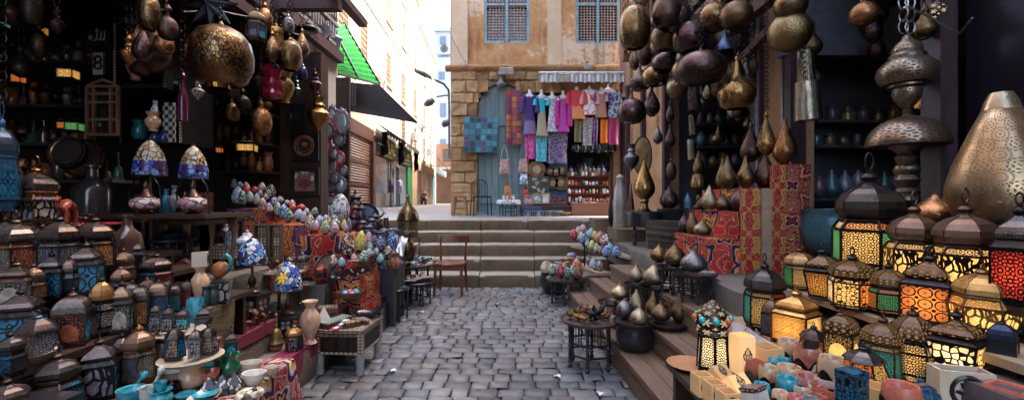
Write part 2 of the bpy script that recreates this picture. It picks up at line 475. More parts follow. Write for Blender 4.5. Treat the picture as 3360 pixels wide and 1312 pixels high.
MO=dict(white=mosaic('mosaic_white',[W_,(.5,.5,.53),W_,(.12,.12,.15),(.42,.42,.46)],11),blue=mosaic('mosaic_blue',[(.05,.16,.5),(.35,.45,.62),(.04,.1,.34),W_],10),sky=mosaic('mosaic_sky',[(.25,.42,.6),(.5,.6,.68),(.15,.3,.52),W_],10),green=mosaic('mosaic_green',[(.03,.18,.09),W_,(.02,.07,.05),(.25,.5,.3)],9),lime=mosaic('mosaic_lime',[(.38,.46,.16),(.6,.62,.4),(.14,.25,.08),W_],10),red=mosaic('mosaic_red',[(.5,.03,.04),(.42,.02,.03),(.55,.16,.12),(.3,.01,.02)],9,lw=.035),pink=mosaic('mosaic_pink',[(.62,.28,.30),(.6,.42,.42),(.55,.16,.2),W_],10),beige=mosaic('mosaic_beige',[(.55,.42,.33),W_,(.24,.13,.09),(.48,.34,.28),(.08,.05,.05)],10),yellow=mosaic('mosaic_yellow',[(.62,.46,.04),(.66,.52,.16),(.5,.34,.03),(.7,.62,.3)],10),teal=mosaic('mosaic_teal',[(.18,.46,.42),(.4,.6,.56),(.08,.28,.28),W_],10),brown=mosaic('mosaic_brown',[(.25,.09,.05),W_,(.05,.03,.03),(.5,.3,.22),K_],9),orange=mosaic('mosaic_orange',[(.62,.2,.06),(.6,.34,.18),(.5,.12,.05),(.2,.1,.1)],10),navy=mosaic('mosaic_navy',[(.03,.05,.16),(.2,.22,.34),K_,(.3,.33,.42)],9),silver=mosaic('mosaic_silver',[(.5,.52,.54),(.36,.38,.42),W_,(.28,.3,.34)],12,(.12,.12,.13)),)
TIFF=mosaic('leaded_glass_blue',[(.55,.58,.62),(.05,.10,.42),(.5,.55,.6),(.03,.04,.10),(.12,.3,.6),(.62,.60,.52),(.3,.42,.6)],5.5,(.01,.01,.012),.06,1.6)
TIFFA=mosaic('leaded_glass_amber',[(.62,.46,.24),(.55,.48,.38),(.42,.26,.12),(.6,.5,.36),(.30,.20,.14)],6.0,(.012,.01,.01),.06,1.6)
TIFFB=mosaic('leaded_glass_border',[(.05,.10,.45),(.2,.3,.6),(.08,.03,.12),(.03,.05,.2)],6.0,(.012,.01,.01),.06,1.6)
MOPINK=mosaic('bead_pink',[(.55,.34,.36),(.62,.48,.48),(.4,.2,.22),(.66,.6,.58)],16,(.12,.05,.06),.06)
PEACH=veined('peach_alabaster',(.50,.25,.13),(.66,.40,.24))
CREAM=veined('cream_alabaster',(.46,.34,.20),(.58,.48,.34))
MILK=veined('milk_alabaster',(.48,.43,.36),(.60,.56,.50))
ROSE=veined('rose_alabaster',(.25,.07,.045),(.40,.15,.10))
CYAN=veined('turquoise_stone',(.01,.16,.21),(.03,.31,.37))
ONYX=veined('green_onyx',(.30,.30,.17),(.52,.47,.32))
REDS=veined('red_stone',(.36,.05,.04),(.55,.14,.11))
JADE=plain('green_glaze',(.004,.10,.04),.08,0,0,20,.3,.6,.5)
GLOWB=veined('lit_alabaster',(.42,.23,.09),(.55,.34,.16),.25,2.2,0,.07)
GLOWD=veined('glowing_alabaster',(.40,.22,.09),(.52,.32,.15),.25,2.2,0,.016)
DOME=pierced('pierced_dark_dome',(.085,.068,.062),(.006,.005,.005),3.0,0,'rosette',.27)
DOMEB=pierced('pierced_bronze_dome',(.30,.19,.12),(.015,.010,.008),3.0)
DOMES=pierced('pierced_silver_dome',(.15,.125,.12),(.010,.008,.008),3.0,0,'rosette',.25)
DOMEG=pierced('pierced_gold_dome',(.62,.36,.10),(.16,.07,.015),3.4)
DOMEL=pierced('pierced_lit_dome',(.085,.06,.05),(1,.55,.18),3.6,.035,'rosette2')
LACE=pierced('laced_brass',(.46,.31,.15),(.06,.035,.015),2.2,0,'hex')
CARV=pierced('carved_black_wood',(.05,.03,.022),(.012,.008,.007),3,0,'hex',.45)
GLASSD=plain('dark_window_glass',(.02,.022,.028),.08,0,0,10,.3,.7)
MIRR=plain('mirror_glass',(.34,.42,.45),.12,.35,0,4,.25)  # blue-grey base and low metallic paint in pale reflections
WHITE=plain('white_plaster_form',(.66,.63,.59),.6)
BULB=mat('milk_bulb',lambda g,S:S(col=(.72,.72,.72),rough=.25))
def aged(name,cols,sc=1.0,bump=.35,isl=0.0,streak=0.0):
 def f(g,S):
  co=g.obj()
  n=g.noise(co,.55*sc,8,.66);n2=g.noise(co,3.5*sc,8,.7);n3=g.noise(co,30*sc,4,.6)
  c=g.ramp(g.m('ADD',g.m('MULTIPLY',n,.75),g.m('MULTIPLY',n2,.25)),cols)
  c=g.mix(g.m('MULTIPLY',n3,.22),c,(.05,.035,.025))
  if streak:
   sn=g.n('ShaderNodeMapRange',{0:g.noise(g.v('MULTIPLY',co,(5,5,.55)).outputs[0],1.0,6,.7),1:.5,2:.72}).outputs[0];c=g.mix(g.m('MULTIPLY',sn,streak),c,(.16,.085,.05))
  if isl:
   r=g.n('ShaderNodeNewGeometry').outputs['Random Per Island'];c=g.mix(isl,c,g.ramp(r,[(0,cols[0][1]),(.4,cols[1][1]),(.7,cols[2][1]),(1,cols[-1][1])]))
  S(col=c,rough=.85,spec=.25,nrm=g.bump(g.m('ADD',n2,g.m('MULTIPLY',n3,.5)),bump,.05))
 return mat(name,f)
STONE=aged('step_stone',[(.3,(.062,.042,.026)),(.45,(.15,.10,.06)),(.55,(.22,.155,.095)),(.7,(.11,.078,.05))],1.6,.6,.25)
TREAD=aged('worn_tread',[(.3,(.26,.21,.16)),(.5,(.36,.30,.235)),(.7,(.29,.24,.185))],1.4,.4)  # paler than the risers, imitating light falling on the step tops
SLAB=aged('pavement_slab',[(.3,(.10,.085,.07)),(.5,(.165,.14,.115)),(.7,(.22,.19,.155))],1.4,.4)
ASH=aged('sandstone_block',[(.30,(.24,.11,.045)),(.43,(.52,.28,.12)),(.53,(.66,.42,.21)),(.62,(.42,.21,.085)),(.75,(.60,.35,.17))],2.6,1.0,.7,.5)
PLAST=aged('ochre_plaster',[(.36,(.46,.20,.075)),(.45,(.62,.32,.14)),(.495,(.68,.38,.18)),(.505,(.78,.58,.38)),(.66,(.80,.63,.44))],1.3,.6,0,.75)
CREAMP=aged('cream_plaster',[(.3,(.64,.42,.24)),(.5,(.70,.50,.31)),(.6,(.78,.62,.45))],1,.3)
WALLW=aged('pale_house_plaster',[(.3,(.66,.57,.47)),(.6,(.76,.68,.58))],.3,.2)
WALLB=aged('far_grey_plaster',[(.3,(.42,.47,.53)),(.6,(.50,.55,.60))],.3,.2)
GREYST=aged('grey_carved_stone',[(.3,(.24,.215,.22)),(.6,(.42,.385,.39))],1.5,.6)
ORWALL=aged('orange_shop_wall',[(.3,(.28,.12,.06)),(.5,(.48,.25,.12)),(.7,(.62,.46,.26))],1.1,.4)
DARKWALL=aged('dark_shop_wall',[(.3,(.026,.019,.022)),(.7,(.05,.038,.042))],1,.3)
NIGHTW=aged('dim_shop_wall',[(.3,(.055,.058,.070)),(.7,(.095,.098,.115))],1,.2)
TEALP=wood('teal_door_paint',(.12,.18,.185),(.26,.345,.35),.6,.8,2)
TEALF=plain('teal_frame_paint',(.24,.34,.35),.7,0,.2,20)
TURN=plain('turned_lattice_wood',(.42,.29,.22),.7)
STRING=plain('grey_cable',(.12,.11,.11),.6)
PAPERW=plain('white_paper',(.66,.66,.66),.7)
LS={'fanous':(6,1.7,[(0,.34,'m'),(.045,.36,'m'),(.055,.38,'g'),(.11,.47,'g'),(.37,.47,'g'),(.44,.38,'m'),(.46,.365,'m'),(.48,.41,'m'),(.50,.40,'d'),(.54,.435,'d'),(.60,.425,'d'),(.66,.35,'d'),(.70,.24,'d'),(.725,.14,'d'),(.745,.09,'m'),(.78,.06,'m'),(.80,0,'')]),'tall':(6,2.0,[(0,.40,'m'),(.05,.42,'g'),(.09,.46,'g'),(.44,.46,'g'),(.50,.41,'m'),(.52,.40,'m'),(.54,.46,'d'),(.58,.47,'d'),(.65,.44,'d'),(.71,.34,'d'),(.75,.22,'d'),(.78,.11,'m'),(.82,.055,'m'),(.83,0,'')]),'square':(4,1.6,[(0,.47,'m'),(.05,.47,'g'),(.49,.47,'m'),(.51,.49,'s'),(.57,.36,'m'),(.59,.40,'d'),(.63,.42,'d'),(.69,.35,'d'),(.74,.2,'d'),(.79,.09,'m'),(.83,.05,'m'),(.84,0,'')]),'arch':(4,1.6,[(0,.48,'m'),(.06,.47,'g'),(.56,.47,'m'),(.59,.48,'d'),(.69,.46,'d'),(.77,.39,'d'),(.83,.27,'d'),(.87,.1,'m'),(.88,.05,'m'),(.89,0,'')]),'flare':(6,1.4,[(0,.50,'m'),(.06,.49,'g'),(.53,.35,'m'),(.55,.43,'d'),(.60,.40,'d'),(.70,.30,'d'),(.77,.18,'m'),(.81,.10,'m'),(.84,.05,'m'),(.85,0,'')]),'taper':(4,1.7,[(0,.30,'m'),(.03,.40,'m'),(.06,.34,'g'),(.48,.46,'m'),(.51,.48,'s'),(.56,.36,'m'),(.58,.42,'d'),(.62,.42,'d'),(.68,.30,'d'),(.75,.12,'m'),(.83,.05,'m'),(.84,0,'')]),'melon':(6,1.3,[(0,.28,'m'),(.05,.30,'g'),(.15,.44,'g'),(.42,.48,'g'),(.54,.41,'m'),(.57,.39,'m'),(.59,.42,'d'),(.66,.41,'d'),(.74,.34,'d'),(.81,.23,'d'),(.86,.10,'m'),(.88,.05,'m'),(.89,0,'')]),'pagoda':(4,1.1,[(0,.36,'m'),(.05,.38,'g'),(.46,.47,'m'),(.49,.5,'s'),(.56,.34,'m'),(.58,.43,'d'),(.62,.45,'d'),(.68,.36,'d'),(.74,.16,'d'),(.80,.06,'m'),(.88,.05,'m'),(.89,0,'')]),}
def ring_pt(n,r,z,i,rot):
 a=rot+2*PI*i/n
 return Vector((r*math.cos(a),r*math.sin(a),z))
def lantern_meshes(st):
 n,asp,R_=LS[st]
 k='lantern_'+st
 if k+'_frame' in MC:return
 rot=PI/n-PI/2
 base=MB();fr=MB();dome=MB();cap=MB();rim=MB();fin=MB();panes=[]
 seen=False;zt=R_[-1][0]
 bw=.034 if n==4 else.028
 for j in range(len(R_)-1):
  z0,r0,kd=R_[j];z1,r1,_=R_[j+1]
  for i in range(n):
   a,b=ring_pt(n,r0,z0,i,rot),ring_pt(n,r0,z0,i+1,rot)
   c,d=ring_pt(n,r1,z1,i+1,rot),ring_pt(n,r1,z1,i,rot)
   w0=(a-b).length;w1=(c-d).length;h=((c+d)/2-(a+b)/2).length
   wm=max(w0,w1)
   us=[(.5-w0/2/wm,0),(.5+w0/2/wm,0),(.5+w1/2/wm,h/wm*asp),(.5-w1/2/wm,h/wm*asp)]
   if kd=='g':
    seen=True
    if h/wm*asp<4:us=[(x,y)for x,y in us]
    p=MB();p.face([a*.985,b*.985,c*.985,d*.985],us)
    panes.append(p)
    fr.bar(a,d,bw);fr.bar(a,b,bw,bw*.9)
    if j+1<len(R_)and R_[j+1][2]!='g':fr.bar(d,c,bw,bw*.9)
   else:
    tgt=dome if kd=='d' else((cap if dome.f else rim)if seen else base)
    if r1<1e-6:tgt.face([a,b,c],us[:3])
    else:tgt.face([a,b,c,d],us)
    if kd in 'ds':fr.bar(a,d,bw*.5)
 base.face([ring_pt(n,R_[0][1],0,i,rot)for i in range(n-1,-1,-1)])
 for i in range(n):
  q=ring_pt(n,R_[0][1]*.93,.012,i,rot);base.box(q,(.07,.07,.04),rot+2*PI*i/n)
 fin.lathe([(0,zt-.055),(.06,zt-.05),(.095,zt-.03),(.11,zt-.005),(.085,zt+.02),(.04,zt+.03),(.05,zt+.04),(.02,zt+.05),(0,zt+.055)],12)
 rr=max(.022,(1-zt-.05)/2)
 fin.torus((0,0,zt+.045+rr),rr*.95,.014,12,5,'X' if st in('square',)else 'Y')
 for nm,m in(('base',base),('frame',fr),('dome',dome),('cap',cap),('rim',rim),('finial',fin)):
  MC[k+'_'+nm]=m.mesh(k+'_'+nm,35)
 MC[k+'_panes']=[p.mesh(k+'_pane',None)for p in panes]
def lantern(st,label,p,W,H,panes,dome=None,metal=None,rz=0.0,lit=0.0,group=None,tilt=(0,0),handle=True):
 """panes: list of materials cycled around each row, or list of rows"""
 lantern_meshes(st)
 n=LS[st][0];k='lantern_'+st
 metal=metal or IRON;dome=dome or DOME
 t=thing('lantern',label,'lantern',p,(tilt[0],tilt[1],rz),(W,W,H),group)
 ob('base',MC[k+'_base'],metal,t)
 ob('frame',MC[k+'_frame'],metal,t)
 for i,me in enumerate(MC[k+'_panes']):
  row,side=divmod(i,n)
  rowm=panes[row%len(panes)]if isinstance(panes[0],(list,tuple))else panes
  ob('pane',me,rowm[side%len(rowm)],t)
 ob('dome',MC[k+'_dome'],dome,t)
 ob('rim',MC[k+'_rim'],metal,t)
 if len(MC[k+'_cap'].vertices):ob('cap',MC[k+'_cap'],metal,t)
 ob('finial',MC[k+'_finial'],metal,t)
 if lit:
  lamp('bulb_light',Vector(p)+Vector((0,0,H*.27)),lit*15*W*W)
 return t
def lamp(name,loc,power,colr=(1,.76,.46),r=.02):
 l=bpy.data.lights.new(name,'POINT');l.energy=power;l.color=colr;l.shadow_soft_size=r
 o=bpy.data.objects.new(name,l);COL.objects.link(o);o.location=loc
 return o
PR={'onion':[(.16,0),(.20,.015),(.19,.04),(.30,.09),(.46,.22),(.5,.36),(.45,.52),(.33,.67),(.18,.80),(.085,.89),(.065,.96),(.055,1)],'tear':[(.17,0),(.21,.02),(.20,.045),(.33,.10),(.47,.22),(.5,.33),(.46,.46),(.35,.62),(.22,.77),(.13,.88),(.085,.95),(.07,1)],'drop':[(.16,0),(.20,.02),(.34,.09),(.47,.2),(.5,.30),(.46,.42),(.34,.58),(.21,.74),(.11,.89),(.07,1)],'ball':[(.15,0),(.19,.02),(.36,.11),(.48,.30),(.5,.46),(.46,.62),(.34,.78),(.2,.87),(.1,.92),(.075,1)],'bulb':[(.26,.02),(.24,0),(.36,.06),(.48,.24),(.5,.42),(.45,.62),(.32,.78),(.16,.86),(.09,.90),(.07,.96),(.05,1)],'disc':[(.30,.02),(.28,0),(.42,.07),(.49,.22),(.5,.36),(.46,.52),(.36,.64),(.22,.71),(.10,.76),(.06,.84),(.045,.93),(.04,1)],'funnel':[(.29,.02),(.27,0),(.42,.08),(.5,.24),(.5,.36),(.44,.46),(.30,.54),(.17,.63),(.10,.74),(.07,.86),(.05,1)],'melon':[(.28,.03),(.25,0),(.40,.08),(.49,.3),(.5,.5),(.45,.72),(.33,.88),(.18,.96),(.06,.985),(.04,1)],'cone':[(.49,.03),(.5,0),(.49,.05),(.42,.18),(.32,.32),(.2,.5),(.12,.68),(.07,.85),(.05,1)],'urn':[(.02,0),(.06,.03),(.05,.07),(.12,.12),(.32,.22),(.48,.40),(.5,.52),(.40,.60),(.24,.66),(.20,.72),(.28,.76),(.24,.80),(.17,.86),(.22,.93),(.30,1)],'vase':[(.30,0),(.36,.02),(.28,.07),(.22,.11),(.32,.22),(.47,.42),(.5,.55),(.45,.68),(.30,.78),(.22,.84),(.27,.92),(.38,.97),(.40,1),(.33,.985),(.2,.85)],'vaseB':[(.30,0),(.33,.02),(.26,.06),(.30,.16),(.45,.36),(.5,.52),(.46,.64),(.33,.74),(.30,.80),(.40,.93),(.46,1),(.38,.98),(.24,.8)],'jar':[(.30,0),(.38,.04),(.49,.25),(.5,.45),(.44,.66),(.34,.78),(.40,.9),(.47,1),(.38,.98),(.28,.78)],'bowl':[(.2,0),(.24,.04),(.22,.1),(.36,.35),(.46,.7),(.5,1),(.46,.98),(.40,.7),(.28,.38),(0,.24)],'plate':[(.24,0),(.25,.3),(.44,.62),(.5,1),(.48,1),(.40,.76),(.24,.52),(0,.5)],'tray':[(.34,0),(.46,.1),(.5,.8),(.495,1),(.47,.6),(.44,.4),(0,.4)],'pot':[(.24,0),(.38,.08),(.48,.32),(.5,.55),(.47,.8),(.46,.9),(.5,1),(.46,1),(.42,.85),(0,.7)],'bottle':[(.44,0),(.49,.02),(.5,.10),(.5,.50),(.44,.60),(.24,.70),(.16,.78),(.15,.93),(.22,.95),(.22,1),(.14,1)],'goblet':[(.36,0),(.38,.03),(.2,.1),(.1,.2),(.14,.3),(.1,.4),(.3,.5),(.48,.62),(.5,.74),(.42,.9),(.36,1),(.3,.98),(.3,.7)],'pestle':[(.2,0),(.3,.05),(.3,.2),(.16,.35),(.14,.7),(.26,.82),(.3,.92),(.2,1),(0,1.02)],'bell':[(.5,0),(.5,.04),(.42,.10),(.36,.2),(.32,.38),(.24,.46),(.1,.5),(.07,.54),(.12,.6),(.07,.66),(.10,.78),(.06,.86),(.1,.95),(.05,1),(0,1.01)],'egg':[(.16,0),(.30,.035),(.42,.12),(.49,.26),(.5,.38),(.47,.52),(.40,.67),(.29,.82),(.15,.94),(.06,.985),(0,1)],'leg':[(.35,0),(.5,.02),(.5,.08),(.3,.1),(.42,.16),(.3,.2),(.36,.4),(.3,.46),(.5,.5),(.3,.54),(.36,.7),(.3,.78),(.46,.82),(.46,1)],}
def lathe_mesh(kind,n=24):
 lob={'vase':0}.get(kind,0)
 return cached('turned_'+kind,lambda b:b.lathe(PR[kind],n,us=2),40)
CH={}
def chain_mesh(L):
 L=round(L,1)
 def f(b):
  z=0;i=0
  while z<L:
   mt=Matrix.Rotation(0 if i%2 else PI/2,3,'Z')@Matrix.Diagonal(Vector((.62,1,1)))
   b.torus((0,0,z+.02),.021,.0036,8,4,'X',mat=mt)
   z+=.036;i+=1
 return cached('chain_%.1f'%L,f,60),L
def hang_lamp(kind,label,u,v,d,w,h,m,group,chain=True,tilt=0,top=None,name='hanging_lamp',cat='lamp',rimm=None,rz=0,bulb=False):
 """u, v: middle of the lower edge of its body"""
 p=P(u,v,d);px=d/F
 W=w*px*cosw(p);H=h*px
 o=thing(name,label,cat,p,(0,tilt,rz),(1,1,1),group)
 ob('body',lathe_mesh(kind),m,o,sc=(W,W,H))
 ob('cap',cached('lamp_cap',lambda b:(b.lathe([(.0,-.012),(.02,-.01),(.022,.004),(.012,.018),(.008,.03),(0,.032)],10),b.torus((0,0,.042),.013,.003,10,5,'X')),40),m,o,loc=(0,0,H))
 if bulb:
  ob('bulb',cached('round_bulb',lambda b:b.ball((0,0,0),.03,12,8),60),BULB,o,loc=(W*.12,-W*.22,H*.10))
 if chain:
  tz=(top if top is not None else 3.62)-(p.z+H+.05)
  if tz>.06:
   me,L=chain_mesh(max(.1,tz));k=tz/L
   ob('chain',me,IRON,o,loc=(0,0,H+.05),sc=(1,1,k),rot=(0,-tilt,0))
 return o
def stand_lamp(kind,label,p,W,H,m,group=None,rz=0,name='metal_lamp',cat='lamp'):
 o=thing(name,label,cat,p,rz,(1,1,1),group)
 ob('body',lathe_mesh(kind),m,o,sc=(W,W,H))
 def feet(b):
  for i in range(3):
   a=2*PI*i/3-PI/2+.2
   c=Vector((.27*math.cos(a),.27*math.sin(a),0))
   b.tube([c+Vector((0,0,.10)),c*1.1+Vector((0,0,.04)),c*1.25+Vector((0,0,0))],[.035,.02,.012],5)
 ob('feet',cached('lamp_feet',feet,40),m,o,sc=(W,W,H*.6),loc=(0,0,-H*.005))
 ob('cap',cached('lamp_tip',lambda b:b.lathe([(.075,0),(.08,.01),(.045,.03),(.05,.045),(.02,.06),(0,.075)],10),40),m,o,sc=(W,W,W),loc=(0,0,H*.985))
 return o
def turned(kind,name,label,cat,p,W,H,m,group=None,rz=0,sy=1.0,rx=0,ry=0):
 o=ob(name,lathe_mesh(kind),m,None,p,(rx,ry,rz),(W,W*sy,H))
 return tag(o,label,cat,group)
EGGN=0
def egg(colr,label,u,v,d,w,h,group,p=None,stand=True):
 p=p or P(u,v,d);px=p.y/F
 W=w*px*cosw(p);H=h*px
 o=ob('mosaic_egg',lathe_mesh('egg'),MO[colr],None,p+Vector((0,0,.012)),(rn(-.12,.12),rn(-.12,.12),rn(0,6)),(W,W,H))
 tag(o,label,'egg lamp',group)
 if stand:
  b=ob('stand',cached('egg_stand',lambda b:b.lathe([(.26,-.14),(.28,-.12),(.2,-.06),(.22,.0),(.30,.05),(0,.05)],12),40),BLACK,o)
 return o
def tray_table(label,p,R_,H,nleg=6,group=None,m=None,top='tray',rz=0.0,legr=.018,spread=.78,lat=True,name='tray_table',topm=None):
 m=m or BLACK
 o=thing(name,label,'table',p,rz,(1,1,1),group)
 ob('table_top',lathe_mesh('tray',24)if top=='tray' else cached('round_top',lambda b:b.lathe([(0,0),(.47,0),(.5,.15),(.5,.85),(.48,1),(0,1)],32),35),topm or m,o,(0,0,H-(.03 if top=='tray' else.022)),sc=(R_*2,R_*2,.032 if top=='tray' else.024))
 lp=[]
 for i in range(nleg):
  a=2*PI*i/nleg
  q=Vector((R_*spread*math.cos(a),R_*spread*math.sin(a),0));lp.append(q)
  ob('leg',lathe_mesh('leg',10),m,o,q,sc=(legr*2,legr*2,H-.022))
 if lat:
  b=MB()
  for i in range(nleg):
   q,r=lp[i],lp[(i+1)%nleg]
   for z in(.28,.52):
    b.bar(q+Vector((0,0,H*z)),r+Vector((0,0,H*z)),legr*.6)
   for t in(.35,.5,.65):
    s=q.lerp(r,t);b.bar(s+Vector((0,0,H*.52)),s+Vector((0,0,H*.9)),legr*.35)
  ob('lattice',b,m,o)
 return o
w=bpy.data.worlds.new('World');SC.world=w;w.use_nodes=True
nt=w.node_tree;bg=nt.nodes['Background']
sky=nt.nodes.new('ShaderNodeTexSky');sky.sky_type='NISHITA';sky.sun_disc=False
SUNV=Vector((.86,.50,0)).normalized()*math.cos(math.radians(52))+Vector((0,0,math.sin(math.radians(52))))
sky.sun_elevation=math.radians(52);sky.sun_rotation=math.atan2(SUNV.x,SUNV.y)
sky.air_density=1.0;sky.dust_density=6.0;sky.ozone_density=0.3
nt.links.new(sky.outputs[0],bg.inputs[0]);bg.inputs[1].default_value=.15
sl=bpy.data.lights.new('sun','SUN');sl.energy=.95;sl.angle=math.radians(.6);sl.color=(1,.89,.74)
so=bpy.data.objects.new('sun',sl);COL.objects.link(so);so.rotation_euler=(-SUNV).to_track_quat('-Z','Y').to_euler()
cam=bpy.data.cameras.new('camera');cam.sensor_width=36;cam.lens=36*F/3360;cam.clip_end=500;cam.clip_start=.05
co=bpy.data.objects.new('camera',cam);COL.objects.link(co);co.location=(0,0,EYE);co.rotation_euler=(PI/2,0,0)
SC.camera=co
SC.view_settings.view_transform='Standard';SC.view_settings.look='None';SC.view_settings.exposure=3.36;SC.view_settings.gamma=1
SC.cycles.use_denoising=True;SC.cycles.denoising_input_passes='RGB_ALBEDO_NORMAL';SC.cycles.denoising_prefilter='ACCURATE';SC.cycles.max_bounces=8;SC.cycles.diffuse_bounces=5;SC.cycles.glossy_bounces=3
SC.cycles.sample_clamp_indirect=6;SC.cycles.caustics_reflective=False;SC.cycles.caustics_refractive=False
def cobble_mat(g,S):
 co=g.obj();r=g.n('ShaderNodeNewGeometry').outputs['Random Per Island']
 n=g.noise(co,9,6,.65);n2=g.noise(co,1.1,3)
 c=g.ramp(r,[(0,(.082,.083,.09)),(.35,(.135,.137,.147)),(.7,(.19,.19,.20)),(.84,(.165,.14,.125)),(1,(.28,.27,.265))])
 c=g.mix(g.m('MULTIPLY',n,.5),c,(.075,.068,.065))
 c=g.mix(g.m('MULTIPLY',g.n('ShaderNodeMapRange',{0:n2,1:.46,2:.66}).outputs[0],.6),c,(.11,.09,.075))
 S(col=c,rough=g.m('ADD',.34,g.m('MULTIPLY',n,.32)),spec=.4,nrm=g.bump(g.noise(co,26,5,.6),.35,.012))
COB=mat('cobble_stone',cobble_mat)
DIRT=plain('joint_dirt',(.035,.03,.028),.9,0,.5,60)
b=MB()
y=.9;row=0
while y<6.72:
 dp=rn(.105,.14)
 x=-2.0+rn(0,.15)
 while x<1.3:
  L=rn(.12,.21)
  nx,ny=5,4
  h0=rn(-.006,.003);tx,ty=rn(-.045,.045),rn(-.055,.055)
  sd=rn(0,99);cx,cy=x+L/2,y+dp/2
  def fn(i,j):
   a=(i-.5)*2;c=(j-.5)*2
   edge=max(abs(a),abs(c))
   rr=1-.04*max(0,abs(a)*abs(c)-.5)
   px=cx+a*(L/2-.004)*rr;py=cy+c*(dp/2-.0035)*rr
   nz=noise.noise((px*14+sd,py*14,sd))*.012
   px+=noise.noise((px*9,py*9,sd))*.008;py+=noise.noise((py*9,px*9,sd+5))*.008
   z=h0+tx*a*L/2*.8+ty*c*dp/2+nz-(.013 if edge>.99 else(.001 if edge>.55 else 0))
   return(px+.012*math.sin(y*3),py+.01*math.sin(px*2.2),z)
  us=[0,.05,.36,.64,.95,1];vs=[0,.08,.5,.92,1]
  V=[fn(u,v)for v in vs for u in us]
  Fs=[(q*6+p,q*6+p+1,q*6+p+7,q*6+p+6)for q in range(4)for p in range(5)]
  b.idx(V,Fs)
  x+=L
 y+=dp;row+=1
me=b.mesh('cobbled_street',60)
struct('street',me,COB)
b=MB();b.face([(-60,-40,-.03),(60,-40,-.03),(60,6.76,-.03),(-60,6.76,-.03)])
struct('ground',b,DIRT)
def slab_mat(g,S):
 co=g.obj()
 br=g.n('ShaderNodeTexBrick',{'Vector':co,'Scale':1.0,'Mortar Size':.008,'Color1':(.20,.19,.185,1),'Color2':(.27,.255,.24,1),'Mortar':(.06,.055,.05,1),'Brick Width':1.1,'Row Height':.55})
 n=g.noise(co,1.5,7,.65)
 c=g.mix(g.m('MULTIPLY',n,.45),br.outputs[0],(.12,.12,.12))
 S(col=c,rough=.7,nrm=g.bump(g.m('ADD',g.m('MULTIPLY',br.outputs[1],-1),n),.3,.01))
b=MB();b.face([(-60,8.3,1.0),(60,8.3,1.0),(60,320,1.0),(-60,320,1.0)])
struct('square_paving',b,mat('square_slabs',slab_mat))
def long_block(b,x0,x1,prof,nseg=None,amp=.006,axis='x',m=0,end=True):
 """a worn stone: prof is (y, z) from back over the nose to the foot, extruded along x"""
 nseg=nseg or max(2,int((x1-x0)/.09));sd=rn(0,99);k=len(prof);V=[]
 for i in range(nseg+1):
  t=i/nseg;x=x0+(x1-x0)*t
  for j,(yy,zz)in enumerate(prof):
   e=amp*(1.0 if 0<j<k-1 else.2)
   dy=noise.noise((x*7,j*.9,sd))*e+noise.noise((x*2,j*.3,sd+7))*e*1.4
   dz=noise.noise((x*6,j*.8,sd+3))*e*(1.0 if j else.3)
   q=.012 if i in(0,nseg)and 0<j<4 else 0
   p=(x,yy+dy+q,zz+dz-q*.5)
   V.append(p if axis=='x' else(p[1],p[0],p[2]))
 Fs=[(i*k+j,i*k+j+1,(i+1)*k+j+1,(i+1)*k+j)for i in range(nseg)for j in range(k-1)]
 if axis!='x':Fs=[f[::-1]for f in Fs]
 if end:Fs+=[tuple(range(k-1,-1,-1)),tuple(nseg*k+j for j in range(k))]
 b.idx(V,Fs,None,m)
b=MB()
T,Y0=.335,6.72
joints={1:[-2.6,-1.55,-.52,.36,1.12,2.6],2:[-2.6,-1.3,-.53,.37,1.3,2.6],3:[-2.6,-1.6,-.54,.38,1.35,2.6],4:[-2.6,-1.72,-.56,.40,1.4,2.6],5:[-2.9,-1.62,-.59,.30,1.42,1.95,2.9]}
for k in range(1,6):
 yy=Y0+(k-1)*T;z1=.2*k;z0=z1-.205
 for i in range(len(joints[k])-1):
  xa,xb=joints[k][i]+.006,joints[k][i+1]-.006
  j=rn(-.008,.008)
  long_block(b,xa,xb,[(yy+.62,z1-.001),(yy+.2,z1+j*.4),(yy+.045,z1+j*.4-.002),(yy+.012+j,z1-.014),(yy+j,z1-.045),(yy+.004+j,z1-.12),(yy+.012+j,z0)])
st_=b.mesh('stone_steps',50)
for p_ in st_.polygons:p_.material_index=1 if p_.normal.z>.6 else 0  # upward faces take the paler stone, painting in light from above
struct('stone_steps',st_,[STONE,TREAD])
b=MB();b.box((0,8.3,.39),(9,.4,.78));struct('steps_core',b,DIRT)
b=MB();b.box((0,9.1,.45),(9,1.7,.9));
struct('square_base',b,DIRT)
FY=10.7
H=thing('corner_house','ochre plastered house over rough sandstone base facing the stone steps','house',(0,FY,1.0))
def hpart(name,mb,m,par=None,smooth=35):
 me=mb.mesh(name,smooth)if isinstance(mb,MB)else mb
 o=ob(name,me,m,par or H,(0,0,0)if par else(0,-FY,-1.0))
 return o
XL,XR=-1.54,2.95
